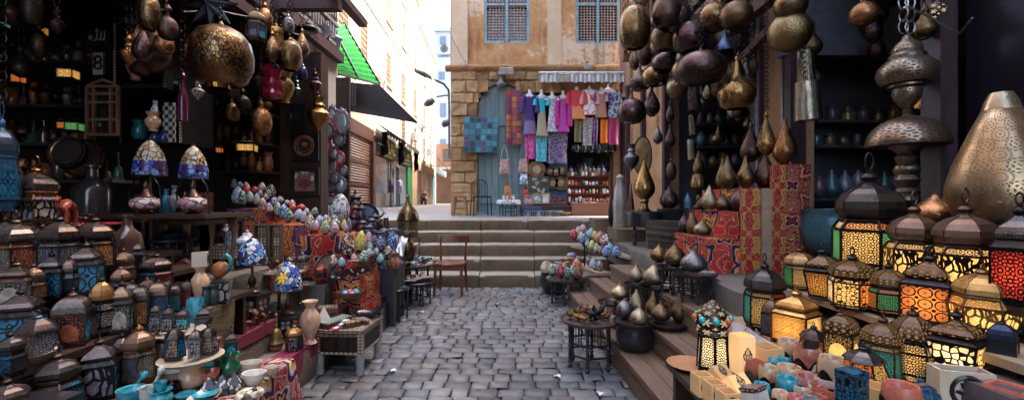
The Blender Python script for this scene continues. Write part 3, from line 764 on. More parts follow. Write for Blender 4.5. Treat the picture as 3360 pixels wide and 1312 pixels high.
def block_wall(b,x0,x1,z0,z1,y,skip,hmin=.20,hmax=.36,lmin=.26,lmax=.66,amp=.035):
 z=z0
 while z<z1-.05:
  h=min(rn(hmin,hmax),z1-z)
  if z1-z-h<.12:h=z1-z
  x=x0
  while x<x1-.01:
   l=min(rn(lmin,lmax),x1-x)
   if x1-x-l<.15:l=x1-x
   a,c=x,x+l
   for(sx0,sx1,szf)in skip:
    if szf(z+h/2,None)and a<sx1 and c>sx0:
     s0,s1=szf(z+h/2,(sx0,sx1))
     if a<s1 and c>s0:
      if a<s0-.08:c=s0
      elif c>s1+.08:a=s1
      else:a=c
   if c-a>.05:
    pr=rn(-.02,.035);sd=rn(0,99);n1,n2=max(5,int((c-a)/.035)),max(5,int(h/.035))
    def fn(u,v):
     e=min(u,1-u)*n1;u=u if e<.01 else.018+(u-1/n1)/(1-2/n1)*.964;f=min(v,1-v)*n2;v=v if f<.01 else.03+(v-1/n2)/(1-2/n2)*.94
     ed=.03 if min(e,f)<.01 else 0
     xx=a+.006+(c-a-.012)*u;zz=z+.006+(h-.012)*v
     q=noise.noise((xx*5+sd,zz*5,sd))*amp+noise.noise((xx*13,zz*13,sd))*amp*.7+noise.noise((xx*28,zz*28,sd))*amp*.35
     return(xx+noise.noise((zz*6,xx*6,sd))*.012*(ed>0),y-.03-pr+ed-q,zz+noise.noise((xx*6,zz*6,sd))*.012*(ed>0))
    b.grid(fn,n1,n2)
   x+=l
  z+=h
def door_half(z):
 if z<3.71:return.60
 t=(z-3.71)/.58
 return.60*math.sqrt(max(0,1-t*t))if t<1 else 0
def sk_door(z,r):
 hw=door_half(z)+.02
 if r is None:return door_half(z)>.05
 return(-.25-hw,-.25+hw)
def sk_shop(z,r):
 if r is None:return z<4.12
 return r
b=MB()
block_wall(b,XL,XR,1.0,4.58,FY,[(-.87,.37,sk_door),(.42,2.9,sk_shop)])
for z in range(12):pass
hpart('sandstone_base',b.mesh('sandstone_base',70),ASH)
b=MB()
b.box(((XL-.87)/2,FY+.2,2.79),(-.87-XL,.36,3.58));b.box((.395,FY+.2,2.6),(.05,.36,3.2));b.box((2.92,FY+.2,2.6),(.06,.36,3.2))
b.box(((.37+XR)/2,FY+.2,4.36),(XR-.37,.36,.44));
n=14
for i in range(n):
 x0=-.87+1.24*i/n;x1=-.87+1.24*(i+1)/n;xm=(x0+x1)/2+.25
 zt=3.71+.58*math.sqrt(max(0,1-(xm/.62)**2))
 b.box(((x0+x1)/2,FY+.2,(zt+4.58)/2),(x1-x0,.36,4.58-zt))
b.box((XL+.16,FY+6,6.7),(.3,11.2,11.4));b.box((XR-.16,FY+6,6.7),(.3,11.2,11.4));b.box((.7,FY+6,12.3),(4.4,11.2,.2))
b.box((.7,FY+11.5,6.7),(4.4,.3,11.4));b.box((.9,33,6.7),(4.2,21,11.4))  # last box is an unseen neighbour house, added to shade the street
hpart('mortar_core',b,plain('lime_mortar',(.30,.19,.11),.9,0,.4,30))
b=MB()
W1,W2=(-.70,.44),(1.60,2.71);ZB,ZT=5.29,7.3
for x0,x1,z0,z1 in((XL,W1[0],4.72,12.4),(W1[1],W2[0],4.72,12.4),(W2[1],XR,4.72,12.4),(W1[0],W1[1],4.72,ZB),(W2[0],W2[1],4.72,ZB),(W1[0],W1[1],ZT,12.4),(W2[0],W2[1],ZT,12.4)):
 nx,nz=max(1,int((x1-x0)/.12)),max(1,int((z1-z0)/.15))
 b.grid(lambda u,v:(x0+(x1-x0)*u,FY-.02+noise.noise(((x0+(x1-x0)*u)*2.2,(z0+(z1-z0)*v)*2.2,3))*.012,z0+(z1-z0)*v),nx,nz)
for a,c in(W1,W2):
 b.face([(a,FY,ZB),(c,FY,ZB),(c,FY+.3,ZB),(a,FY+.3,ZB)])
 b.face([(a,FY,ZB),(a,FY+.3,ZB),(a,FY+.3,ZT),(a,FY,ZT)]);b.face([(c,FY,ZB),(c,FY,ZT),(c,FY+.3,ZT),(c,FY+.3,ZB)])
hpart('plaster_wall',b.mesh('plaster_wall',60),PLAST)
b=MB()
for x,wd in((XL+.23,.40),(1.06,.34)):b.box((x,FY-.03,7.06),(wd,.06,4.66))
hpart('pilaster',b,CREAMP)
b=MB()
x=XL-.12
while x<XR:
 l=rn(.7,1.2)
 long_block(b,x,min(x+l,XR+.05)-.008,[(FY+.1,4.735),(FY-.08,4.735),(FY-.125,4.70),(FY-.135,4.66),(FY-.10,4.61),(FY-.02,4.57)],None,.012)
 x+=l
hpart('cornice',b.mesh('cornice',50),ASH)
def lattice_window(a,c):
 f=MB();mid=(a+c)/2;y=FY+.03
 for x in(a+.035,mid,c-.035):f.box((x,y,(ZB+ZT)/2),(.065,.07,ZT-ZB))
 for z in(ZB+.035,ZB+.98,ZT-.04):
  f.box(((a+mid)/2+.001,y,z),(mid-a-.13,.062,.06));f.box(((c+mid)/2-.001,y,z),(c-mid-.13,.062,.06))
 fo=hpart('window_frame',f,TEALF)
 l=MB();k=8
 for(p,q)in((a+.07,mid-.03),(mid+.03,c-.07)):
  st=(q-p)/6
  for i in range(1,6):
   l.tube([(p+st*i,y+.03,ZB+.06),(p+st*i,y+.03,ZT-.06)],.012,5)
  z=ZB+.06+st
  while z<ZT-.08:
   l.tube([(p,y+.03,z),(q,y+.03,z)],.011,5)
   for i in range(1,6):l.ball((p+st*i,y+.028,z),.027,6,4)
   z+=st*.92
 hpart('lattice',l.mesh('lattice',50),TURN,fo)
 g=MB();g.box(((a+c)/2,y+.14,(ZB+ZT)/2),(c-a-.01,.02,ZT-ZB-.01));hpart('pane',g,GLASSD,fo)
lattice_window(*W1);lattice_window(*W2)
b=MB()
for i in range(7):
 x0=-.85+1.2*i/7;x1=x0+1.2/7-.008
 pts=[(x0,1.06),(x1,1.06)]
 for k in range(5):
  x=x1+(x0-x1)*k/4
  pts.append((x,3.70+.57*math.sqrt(max(0.0,1-min(1,abs(x+.25)/.602)**2))))
 b.prism(pts,.05,'XZ',FY+.10+rn(-.004,.004))
dr=hpart('arched_door',b,TEALP)
b=MB();b.box((-.25,FY+.085,1.35),(1.16,.03,.14));b.box((-.25,FY+.085,3.3),(1.16,.03,.12));b.box((-.25,FY+.05,1.03),(1.24,.3,.06))
hpart('door_rail',b,TEALP,dr)
b=MB();b.lathe([(0,0),(.10,.0),(.12,.05),(.06,.12),(.045,.2),(.12,.26),(.14,.3),(.04,.34),(0,.36)],10,(-.27,FY-.10,4.20));hpart('stone_boss',b.mesh('stone_boss',40),GREYST)
b=MB()
b.box((1.66,13.0,2.6),(3.0,.1,3.4));b.box((.46,11.9,2.6),(.1,2.2,3.4));b.box((2.86,11.9,2.6),(.1,2.2,3.4));b.box((1.66,11.9,4.2),(2.5,2.2,.1));b.box((1.66,11.9,1.02),(2.5,2.2,.06))
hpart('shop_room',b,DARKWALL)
def fx(d):return-5.6-.043*d
def fd(u):return-5.6/((u-1680)/F+.043)
TH=thing('apartment_house','tall pale sunlit apartment house with grilled windows above the shops','building',(fx(26),26,1.0))
def tpart(name,mb,m,par=None,sm=35):
 return ob(name,mb.mesh(name,sm),m,par or TH,(0,0,0)if par else(-fx(26),-26,-1.0))
def front_box(b,d0,d1,z0,z1,t=.3,off=0.0):
 """a slab standing in the street front between two depths"""
 V=[]
 for z in(z0,z1):
  V+=[(fx(d0)+off,d0,z),(fx(d0)+off-t,d0,z),(fx(d1)+off-t,d1,z),(fx(d1)+off,d1,z)]
 b.idx(V,[(3,2,1,0),(4,5,6,7),(0,1,5,4),(1,2,6,5),(2,3,7,6),(3,0,4,7)])
WIN=[]
for d0,z in((16.0,8.2),(18.5,8.35),(22.8,8.35),(26.5,8.35),(30.4,8.35),(34.4,8.3),(38.3,8.3),(18.9,11.9),(22.9,11.7),(26.7,11.7),(30.6,11.7),(34.6,11.5),(38.4,11.5),(26.5,5.6),(30.5,5.6),(34.4,5.5),(38.2,5.5),(22.9,14.4),(26.7,14.4)):
 WIN.append((d0,z,.62,.92))
b=MB()
zs=[(4.9,6.9),(7.0,9.7),(10.2,13.0),(13.2,15.6)]
def bay(d0,d1,z0,z1,wins):
 e=d0
 for(wd,wz,hw,hh)in sorted(wins):
  if z0<wz<z1 and d0<wd<d1:
   front_box(b,e,wd-hw,z0,z1);front_box(b,wd-hw,wd+hw,z0,wz-hh);front_box(b,wd-hw,wd+hw,wz+hh,z1);e=wd+hw
 front_box(b,e,d1,z0,z1)
bay(12,32,4.6,6.95,WIN);bay(12,32,6.95,10.1,WIN);bay(12,32,10.1,13.1,WIN);bay(12,32,13.1,15.8,WIN)
bay(32,41,4.6,6.95,WIN);bay(32,41,6.95,10.1,WIN);bay(32,41,10.1,14.5,WIN)
front_box(b,41,41.3,1,14.5,6);front_box(b,12,41,4.4,4.6,6)
tpart('wall',b,WALLW)
b=MB()
for z in(6.95,10.1,13.1):front_box(b,12,41,z-.08,z+.08,.04,.06)
front_box(b,31.9,41.3,14.4,14.75,.4,.18);front_box(b,12,31.95,15.7,16.0,.4,.18)
for q in range(14):front_box(b,32.6+q*.6,32.9+q*.6,14.75,15.05,.2,.1)
tpart('cornice',b,WALLW)
GRIL=plain('window_grille',(.42,.30,.20),.6)
for(d0,z,hw,hh)in WIN:
 f=MB();front_box(f,d0-hw,d0-hw+.10,z-hh,z+hh,.12,-.04);front_box(f,d0+hw-.10,d0+hw,z-hh,z+hh,.12,-.04);front_box(f,d0-hw+.1,d0+hw-.1,z+hh-.1,z+hh,.12,-.04)
 front_box(f,d0-hw-.1,d0+hw+.1,z-hh-.10,z-hh,.2,.1)
 for i in range(1,7):
  q=d0-hw+.1+(2*hw-.2)*i/7;front_box(f,q-.015,q+.015,z-hh,z+hh-.1,.03,-.06)
 for i in range(1,7):
  q=z-hh+(2*hh-.1)*i/7;front_box(f,d0-hw+.1,d0+hw-.1,q-.015,q+.015,.02,-.05)
 fo=tpart('window',f,GRIL)
 g=MB();front_box(g,d0-hw,d0+hw,z-hh,z+hh,.04,-.2);tpart('pane',g,GLASSD,fo)
def shopfront(name,label,d0,d1,z1,m):
 t=thing(name,label,'shop',(fx((d0+d1)/2),(d0+d1)/2,1.0))
 def part(nm,mb,mm,par=None):
  return ob(nm,mb.mesh(nm,35),mm,par or t,(0,0,0)if par else(-fx((d0+d1)/2),-(d0+d1)/2,-1.0))
 return t,part
RUST=plain('rusty_sheet',(.12,.05,.034),.7,.2,.2,8)
SHUT=slatted('brown_roller_shutter',(.23,.135,.085),(.15,.08,.05),9,2,.5,.3,.7)
t,part=shopfront('shuttered_shop','closed shop with brown roller shutter below a rusty sheet fascia',13.5,19.8,4.6,RUST)
b=MB();front_box(b,13.0,19.9,4.05,4.6,.3,.02);front_box(b,19.55,19.95,1.0,4.05,.4,.1);front_box(b,15.6,15.9,1.0,4.05,.4,.1);front_box(b,12.0,15.6,1.0,4.05,.3,0)
part('fascia',b,RUST)
b=MB();front_box(b,15.9,19.55,1.05,4.05,.08,-.05);sh=part('roller_shutter',b,SHUT)
b=MB();front_box(b,15.9,19.55,2.9,3.05,.02,-.02);front_box(b,15.9,19.55,1.95,2.08,.02,-.02);part('shutter_bar',b,RUST,sh)
SIGNG=plain('green_signboard',(.02,.14,.05),.6)
GREENP=plain('bright_green_paint',(.012,.30,.10),.45)
t,part=shopfront('clothes_shop','clothes shop with two green signboards and gold lettering',20.1,29.2,4.6,SIGNG)
b=MB();front_box(b,20.1,29.4,3.55,4.62,.25,.0);part('upper_panel',b,plain('black_board',(.02,.018,.018),.6))
for a,c in((21.3,24.0),(25.2,28.4)):
 b=MB();front_box(b,a,c,3.62,4.5,.06,.09);so_=part('signboard',b,SIGNG)
 b=MB();front_box(b,a+.05,c-.05,3.56,3.62,.05,.10);part('sign_trim',b,GOLD,so_)
b=MB();front_box(b,20.1,29.2,1.0,3.55,.1,-1.6);part('back_wall',b,plain('dark_interior',(.035,.03,.035),.8))
b=MB()
for d in(20.15,22.9,23.5,25.4,28.9):front_box(b,d-.08,d+.08,1.0,3.55,.2,0)
front_box(b,20.1,22.9,1.0,1.7,.15,0);front_box(b,23.5,25.4,3.3,3.55,.15,0)
part('post',b,plain('grey_frame_paint',(.20,.21,.22),.5))
b=MB();front_box(b,20.2,22.85,1.7,3.5,.03,-.05);front_box(b,23.55,25.3,1.0,3.3,.03,-.3);part('shop_window',b,plain('shop_glass',(.12,.17,.21),.1,0,0,2,.6,.8))
b=MB();front_box(b,27.5,29.1,1.0,3.5,.12,.06);part('open_door',b,GREENP)
def words(txt,size,m,par,loc,rot,ext=.01,name='lettering'):
 c=bpy.data.curves.new('txt','FONT');c.body=txt;c.size=size;c.extrude=ext;c.align_x='CENTER';c.align_y='CENTER'
 o=bpy.data.objects.new('txt',c);COL.objects.link(o)
 me=bpy.data.meshes.new_from_object(o.evaluated_get(bpy.context.evaluated_depsgraph_get()))
 bpy.data.objects.remove(o);me.materials.clear()
 return ob(name,me,m,par,loc,rot)
GOLDP=plain('gold_lettering',(.80,.60,.20),.5)
ang=math.atan2(1,-.043)
o=words('ELAL',.88,GOLDP,t,(fx(22.7)+.125-t.location.x,22.7-t.location.y,3.06),(PI/2,0,PI/2+.043),.02)
o.scale=(1.1,1,1)
b=MB();z=3.95
for pts in([(25.6,3.86),(26.3,3.83),(27.0,3.85),(27.5,3.86)],[(27.1,3.86),(27.1,4.12),(27.3,4.26),(27.5,4.1),(27.45,3.88)],[(25.55,3.86),(25.5,4.0)]):
 b.tube([(fx(d)+.12,d,zz)for d,zz in pts],.055,6,flat=.5)
part('lettering',b,GOLDP)
def awn(label,d0,d1,z0,z1,out,m,name='shop_awning',val=.25):
 b=MB()
 n=14
 def fn(u,v):d=d0+(d1-d0)*u;return(fx(d)+.12+out*v,d,z0+(z1-z0)*v-.06*math.sin(v*PI)+.03*math.sin(u*40)*v)
 def f2(u,v):d=d0+(d1-d0)*u;return(fx(d)+.12+out+.01,d,z1-val*v*(1+.25*math.sin(u*44))+.03*math.sin(u*40))
 def f3(u,v):p=fn(u,v);return(p[0],p[1],p[2]-.02)
 b.grid(fn,n*2,4);b.grid(f2,n*2,1);b.grid(lambda u,v:f3(1-u,v),n*2,4)
 o=ob(name,b.mesh(name,60),m);return tag(o,label,'awning')
BLKC=plain('black_awning_cloth',(.006,.006,.010),1,0,.2,6,.25,.03)
awn('black cloth awning with ragged valance above first green signboard',20.3,24.6,5.0,4.72,.4,BLKC)
awn('black cloth awning with grey edge above second green signboard',24.9,29.3,4.95,4.7,.4,plain('grey_edge_cloth',(.05,.048,.05),.8))
for d,zz,lab in((20.8,3.4,'black cloth strip hanging before the lettered green sign'),(24.5,3.3,'black cloth strip hanging between the two green signs'),(29.3,3.2,'black cloth strip hanging past the second green sign')):
 b=MB();b.grid(lambda u,v:(fx(d)+.12+.3*u+.03*math.sin(v*9),d+.25*math.sin(u*5+v*3)*.4,4.7-(4.7-zz)*v*(1-.2*u)),6,8)
 b.grid(lambda u,v:(fx(d)+.12+.3*(1-u)+.03*math.sin(v*9),d+.02+.25*math.sin((1-u)*5+v*3)*.4,4.7-(4.7-zz)*v*(1-.2*(1-u))),6,8)
 tag(ob('cloth_strip',b.mesh('cloth_strip',60),BLKC),lab,'cloth')
t,part=shopfront('small_shop','narrow pale shop front with small shutter beside the motorcycle',29.5,41,4.6,WALLW)
b=MB();front_box(b,29.4,31.2,1.0,4.6,.3,0);front_box(b,33.4,36.5,1.0,4.6,.3,0);front_box(b,31.2,33.4,3.6,4.6,.3,0);front_box(b,36.5,41,3.7,4.6,.3,0)
part('wall',b,plain('apricot_wall',(.52,.34,.22),.8,0,.2,4))
b=MB();front_box(b,31.25,33.35,1.0,3.6,.05,-.1);part('roller_shutter',b,SHUT)
b=MB();front_box(b,36.6,39.4,1.0,3.7,.08,-.05);dd=part('lattice_door',b,plain('orange_door',(.42,.20,.09),.5))
b=MB()
for i in range(12):front_box(b,36.6,39.4,1.1+i*.21,1.16+i*.21,.03,.0)
b.ball((fx(38)+.02,38,2.4),(.05,.7,.8),12,8);part('door_panel',b,plain('blue_grey_panel',(.16,.15,.18),.5),dd)
b=MB();front_box(b,39.6,40.9,1.0,3.7,.08,-.05);part('side_shutter',b,slatted('teal_shutter',(.10,.26,.28),(.07,.2,.22),5))
awn('pale blue sloping awning with writing band over lattice door',33.0,40.5,4.5,4.0,1.0,plain('pale_blue_cloth',(.30,.42,.46),.7),val=.5)
CH_=thing('far_house','low brown house with roller shutter closing the narrow street','house',(-4.5,46,1.0))
b=MB();b.box((0,2,3.2),(8,4,6.4));ob('wall',b,plain('brown_far_wall',(.30,.16,.11),.8,0,.2,3),CH_)
b=MB();b.box((-.6,-.05,1.6),(6,.1,3.1));ob('roller_shutter',b,SHUT,CH_)
b=MB()
for i in range(3):b.box((-2.5+i*1.9,-.03,5.2),(.9,.08,1.3))
ob('window',b,GLASSD,CH_)
b=MB();b.box((-1,-.8,3.75),(7,1.6,.08),0,0,.22);ob('roof_sheet',b,plain('dull_roof_sheet',(.16,.13,.12),.7),CH_)
FB=thing('far_block','pale blue grey block with emblem sign at the end of street','building',(-8,62,1.0))
b=MB();b.box((1.3,4,12.4),(9,8,24.8));ob('wall',b,WALLB,FB)
b=MB();b.box((1.3,3.9,24.95),(9.3,8.3,.3));b.box((1.3,.2,25.3),(8.6,.3,.5));ob('parapet',b,WALLB,FB)
for(x,z)in((-2.0,23.5),(-.2,23.5),(-2.2,18.4),(-.2,18.4),(-2.0,13.4),(-.2,13.4),(-2.0,8.2),(-.2,8.2),(1.6,13.4),(1.6,8.2),(-.2,5.2)):
 b=MB();b.box((x,-.05,z),(.85,.12,1.1 if z>15 else 2.0));wo=ob('window',b,plain('far_window',(.12,.17,.25),.3),FB)
 b=MB()
 for k in range(4):b.box((x-.3+k*.2,-.13,z),(.03,.03,1.1 if z>15 else 2.0))
 ob('bar',b,plain('far_bar',(.3,.34,.4),.5),wo)
GREYL=plain('grey_lettering',(.10,.09,.09),.6)
words('CARPET',.52,GREYL,FB,(-1.85,-.06,21.25),(PI/2,0,0),.04)
b=MB();b.torus((-1.85,-.08,22.3),.5,.06,10,4,'Y');b.torus((-1.85,-.08,22.3),.3,.05,6,4,'Y');b.ball((-1.85,-.08,22.3),(.13,.06,.2),6,4)
for k in range(5):b.bar((-1.85,-.08,22.3),(-1.85+.45*math.sin(k*1.257),-.08,22.3+.45*math.cos(k*1.257)),.06)
ob('emblem',b,GREYL,FB)
LB=thing('lantern_shop','dark old shop building with grey carved stone above open front','building',(-2.6,4,0))
def lpart(name,mb,m,par=None,sm=35):
 return ob(name,mb.mesh(name,sm)if isinstance(mb,MB)else mb,m,par or LB,(0,0,0)if par else(2.6,-4,0))
b=MB()
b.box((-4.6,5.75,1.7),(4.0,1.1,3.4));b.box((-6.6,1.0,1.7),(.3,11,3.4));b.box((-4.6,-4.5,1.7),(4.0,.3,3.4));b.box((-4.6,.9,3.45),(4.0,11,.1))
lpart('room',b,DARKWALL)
b=MB();b.box((-4.62,.9,6.0),(4.0,10.9,4.9));lpart('upper_wall',b,aged('dusky_brick_wall',[(.3,(.20,.16,.155)),(.6,(.36,.30,.28))],1.2,.6))
b=MB();b.box((-2.61,5.78,1.75),(.06,1.06,3.3));lpart('corner_wall',b,aged('white_limewash',[(.3,(.46,.44,.43)),(.6,(.60,.58,.56))],1,.3))
b=MB()
for k in range(9):
 z=3.62+k*.30;b.box((-2.59,5.3,z),(.08,2.0,.05))
 for i in range(26):
  y=4.36+i*.075;hh=rn(.1,.24)
  b.box((-2.58,y,z+.15),(.06,.03,hh),0,0,rn(-.3,.3))
lpart('carved_frieze',b,GREYST)
b=MB();b.box((-2.54,5.3,3.45),(.12,2.0,.14));b.box((-2.50,3.1,3.32),(.16,2.6,.16));b.box((-2.44,2.7,3.10),(.10,3.4,.10));b.box((-2.2,4.35,3.35),(.9,.10,.10));b.box((-2.2,3.2,3.42),(.9,.10,.10));b.box((-2.2,2.2,3.42),(.9,.10,.10));b.box((-1.78,3.4,3.47),(.10,3.4,.08))
lpart('beam',b,wood('mauve_beam_wood',(.06,.03,.034),(.14,.075,.08),.6,1,1))
def rough_ledge(name,x0,x1,y0,y1,z0,z1,m,side=1,blk=.75,amp=.012):
 b=MB();y=y0
 while y<y1-.05:
  l=min(rn(blk*.7,blk*1.3),y1-y)
  if y1-y-l<.2:l=y1-y
  pr=[(x0,z1),(x1-.10,z1+rn(-.004,.004)),(x1-.03,z1-.003),(x1-.006,z1-.018),(x1,z1-.06),(x1+.006,(z0+z1)/2),(x1-.004,z0)]
  if side<0:pr=[(x1,z1),(x0+.10,z1+rn(-.004,.004)),(x0+.03,z1-.003),(x0+.006,z1-.018),(x0,z1-.06),(x0-.006,(z0+z1)/2),(x0+.004,z0)]
  sd=rn(0,9)
  k=len(pr);n=max(2,int(l/.08));V=[]
  for i in range(n+1):
   yy=y+.005+(l-.01)*i/n
   for j,(xx,zz)in enumerate(pr):
    e=amp if j else 0
    V.append((xx+noise.noise((yy*5,j*.7,sd))*e,yy,zz+noise.noise((yy*5,j*.7,sd+4))*e*.6))
  Fs=[(i*k+j,(i+1)*k+j,(i+1)*k+j+1,i*k+j+1)for i in range(n)for j in range(k-1)]
  if side>0:Fs=[f[::-1]for f in Fs]
  b.idx(V,Fs+[tuple(range(k)),tuple(n*k+j for j in range(k-1,-1,-1))])
  y+=l
 return struct(name,b.mesh(name,45),m)
rough_ledge('pavement',-3.4,-1.53,.5,4.2,-.02,.27,SLAB)
rough_ledge('pavement',-3.4,-1.85,4.2,6.6,-.02,.27,SLAB)
rough_ledge('stone_ledge',-3.4,-1.78,2.0,3.15,.2,.47,SLAB)
rough_ledge('stone_ledge',-3.4,-2.08,3.15,6.4,.2,.47,SLAB)
rough_ledge('upper_ledge',-3.4,-2.04,2.25,3.6,.40,.82,SLAB)
struct('shop_floor',(lambda b:(b.box((-4.6,.8,.44),(3.2,10.5,.9)),b)[1])(MB()),DARKWALL)
RBD=thing('brass_shop','old shop building with orange wall and dark posts beside the wooden steps','building',(2.6,5,0))
def rpart(name,mb,m,par=None,sm=35):
 return ob(name,mb.mesh(name,sm)if isinstance(mb,MB)else mb,m,par or RBD,(0,0,0)if par else(-2.6,-5,0))
b=MB();b.box((2.66,8.3,2.6),(.2,2.5,3.7));rpart('orange_wall',b,ORWALL)
b=MB();b.box((2.66,4.12,2.3),(.16,.50,3.1));rpart('orange_pier',b,ORWALL)
b=MB()
for y in(9.3,8.2,7.0):b.box((2.53,y,2.3),(.10,.12,3.1))
for y in(4.42,3.86):b.box((2.56,y,2.15),(.14,.09,2.8))
b.box((2.52,2.52,2.0),(.10,.12,2.6));b.box((2.52,4.9,3.72),(.16,6,.12))
rpart('post',b,wood('plum_post_wood',(.035,.018,.022),(.085,.045,.05),.4,1,2))
b=MB();b.box((2.50,3.94,2.1),(.02,.03,2.7));b.box((2.50,4.35,2.1),(.02,.03,2.7));rpart('steel_edge',b,plain('grey_steel',(.30,.30,.33),.35,.8))
b=MB();b.box((2.70,2.27,2.0),(.12,.42,2.6));rpart('metal_door',b,plain('midnight_metal_door',(.018,.015,.026),.35,.5))
b=MB();block_wall(b,-2.1,2.05,.75,3.8,0,[],.3,.5,.5,.9,.03)
me=b.mesh('rough_stone_wall',60);me.transform(Matrix.Translation((2.62,0,0))@Matrix.Rotation(-PI/2,4,'Z'))
rpart('stone_wall',me,aged('brown_rubble',[(.3,(.16,.09,.07)),(.6,(.34,.22,.17))],2,.8))
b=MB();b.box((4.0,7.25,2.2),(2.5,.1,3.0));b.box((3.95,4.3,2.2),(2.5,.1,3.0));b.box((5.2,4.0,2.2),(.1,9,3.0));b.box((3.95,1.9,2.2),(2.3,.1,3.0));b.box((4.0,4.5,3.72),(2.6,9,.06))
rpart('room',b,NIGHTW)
b=MB();b.box((3.4,3.9,3.05),(1.9,.10,.75));b.box((4.0,4.6,.72),(2.8,9,.08));rpart('lintel',b,plain('dusty_lintel',(.075,.08,.10),.8))
b=MB();b.box((3.4,1.1,8.0),(1.5,18.8,8.2));b.box((3.3,-3,2),(1.5,6,4));rpart('upper_wall',b,aged('brown_upper_wall',[(.3,(.18,.10,.07)),(.6,(.34,.21,.14))],1,.5))  # unseen storeys, raised and lengthened to keep sun out of the alley
b=MB()
b.box((2.35,6.95,4.9),(.8,1.0,1.9))
for i in range(7):
 b.box((1.93,6.5+i*.15,4.8),(.05,.05,1.8));b.box((1.98+i*.1,6.43,4.8),(.05,.05,1.8))
for k in range(6):b.box((1.94,6.95,4.05+k*.33),(.06,1.0,.06));b.box((2.3,6.435,4.06+k*.33),(.7,.06,.05))
for i in range(3):b.box((2.3,6.55+i*.4,3.86),(.8,.12,.20))
rpart('wooden_bay',b,wood('carved_bay_wood',(.16,.075,.035),(.36,.19,.10),.6,1,2))
b=MB()
b.bar(P(2590,-60,3.6),P(2330,150,5.2),.11,.13);b.bar(P(2680,-60,3.4),P(2420,210,4.6),.07,.07)
rpart('rafter',b,wood('rosy_rafter_wood',(.11,.045,.04),(.22,.10,.085),.5,1,1))
b=MB();b.box((2.15,6.35,3.80),(.95,.14,.15));b.box((2.1,5.6,3.72),(1.0,.12,.13));b.box((1.78,4.5,3.66),(.08,3.6,.09));b.box((2.15,4.5,3.66),(.08,3.6,.09));b.box((1.75,3.2,3.74),(1.8,.08,.06));b.box((1.9,4.9,3.74),(1.2,.08,.06));b.box((1.85,4.1,3.74),(1.5,.08,.06));b.box((2.25,2.1,3.66),(.08,1.1,.09))
rpart('hanging_beam',b,wood('dark_beam_wood',(.03,.018,.016),(.07,.04,.034),.5,1,1))
def plank_step(name,xs,xe,y0,y1,z0,z1,boards=2):
 b=MB();w_=(xe-xs)/boards
 for i in range(boards):
  y=y0
  while y<y1-.01:
   l=min(rn(1.0,1.9),y1-y)
   if y1-y-l<.3:l=y1-y
   def sk(yv):return-.045*(yv-3)
   dz=rn(-.003,.003)
   xa,xb=xs+w_*i+.002,xs+w_*(i+1)-.003
   V=[(xa+sk(yy),yy,zz)for zz in(z1-.035+dz,z1+dz)for yy in(y+.002,y+l-.002)for _ in(0,)]
   V=[]
   for zz in(z1-.035+dz,z1+dz):
    V+=[(xa+sk(y),y+.002,zz),(xb+sk(y),y+.002,zz),(xb+sk(y+l),y+l-.002,zz),(xa+sk(y+l),y+l-.002,zz)]
   b.idx(V,[(3,2,1,0),(4,5,6,7),(0,1,5,4),(1,2,6,5),(2,3,7,6),(3,0,4,7)])
   y+=l
 s0,s1=-.045*(y0-3),-.045*(y1-3)
 zm=(z0+z1)/2
 for(za,zb,o_)in((z0,zm-.002,.014),(zm+.002,z1-.036,.018)):
  V=[]
  for zz in(za,zb):V+=[(xs+o_+s0,y0+.01,zz),(xe+1+s0,y0+.01,zz),(xe+1+s1,y1-.01,zz),(xs+o_+s1,y1-.01,zz)]
  b.idx(V,[(3,2,1,0),(4,5,6,7),(0,1,5,4),(1,2,6,5),(2,3,7,6),(3,0,4,7)])
 return struct(name,b,PLANK)
plank_step('lower_step',.85,1.12,.6,5.72,-.02,.19,2)
plank_step('middle_step',1.10,1.33,.6,5.45,.19,.38,2)
plank_step('upper_step',1.31,1.62,.6,5.30,.38,.57,2)
rough_ledge('shop_platform',1.56,4.0,.4,9.2,.40,.75,SLAB,-1,.8,.014)
def shelf(label,x0,x1,y0,y1,z,m=None,name='display_shelf',t=.03,leg=True,zb=0.0,cat='shelf'):
 o=thing(name,label,cat,((x0+x1)/2,(y0+y1)/2,z))
 b=MB();b.box((0,0,-t/2),(x1-x0,y1-y0,t));ob('board',b,m or DARKW,o)
 if leg:
  for yy in(y0+.06,y1-.06):
   b=MB();b.box((0,yy-(y0+y1)/2,-t-(z-t-zb)/2),(x1-x0-.04,.03,z-t-zb));ob('support',b,DARKW,o)
 return o
def block(name,label,x0,x1,y0,y1,z0,z1,m,cat='box',jag=0.0):
 b=MB();w_,d_,h_=x1-x0,y1-y0,z1-z0
 if jag:
  n=24 if name.startswith('draped')else 10
  sd=rn(0,50)
  def jz(x,y,z):
   k_=.02*max(0,(z1-z)/h_)if name.startswith('draped')else 0
   return Vector((k_*math.sin(y*31+2*noise.noise((y*3,0,sd))),k_*math.sin(x*31+2*noise.noise((x*3,1,sd))),0))+Vector((noise.noise((x*5,z*5,sd)),noise.noise((y*5,z*5,sd+3)),0))*jag
  for fn in(lambda u,v:(x0+w_*u,y0,z0+h_*v),lambda u,v:(x1,y0+d_*u,z0+h_*v),lambda u,v:(x0,y1-d_*u,z0+h_*v),lambda u,v:(x0+w_*u,y0+d_*v,z1)):
   def g2(u,v):
    p=Vector(fn(u,v));q=p+jz(p.x,p.y,p.z)
    return q-Vector(((x0+x1)/2,(y0+y1)/2,z0))
   k=len(b.f);b.grid(g2,n,n)
   for i in range(k,len(b.f)):
    b.uv[i]=[((b.v[j][0]+b.v[j][1])*1.0,b.v[j][2])if fn(0,1)[2]!=fn(1,0)[2]else(b.v[j][0],b.v[j][1])for j in b.f[i]]
 else:b.box((0,0,h_/2),(w_,d_,h_))
 o=ob(name,b.mesh(name,40),m,None,((x0+x1)/2,(y0+y1)/2,z0))
 return tag(o,label,cat)
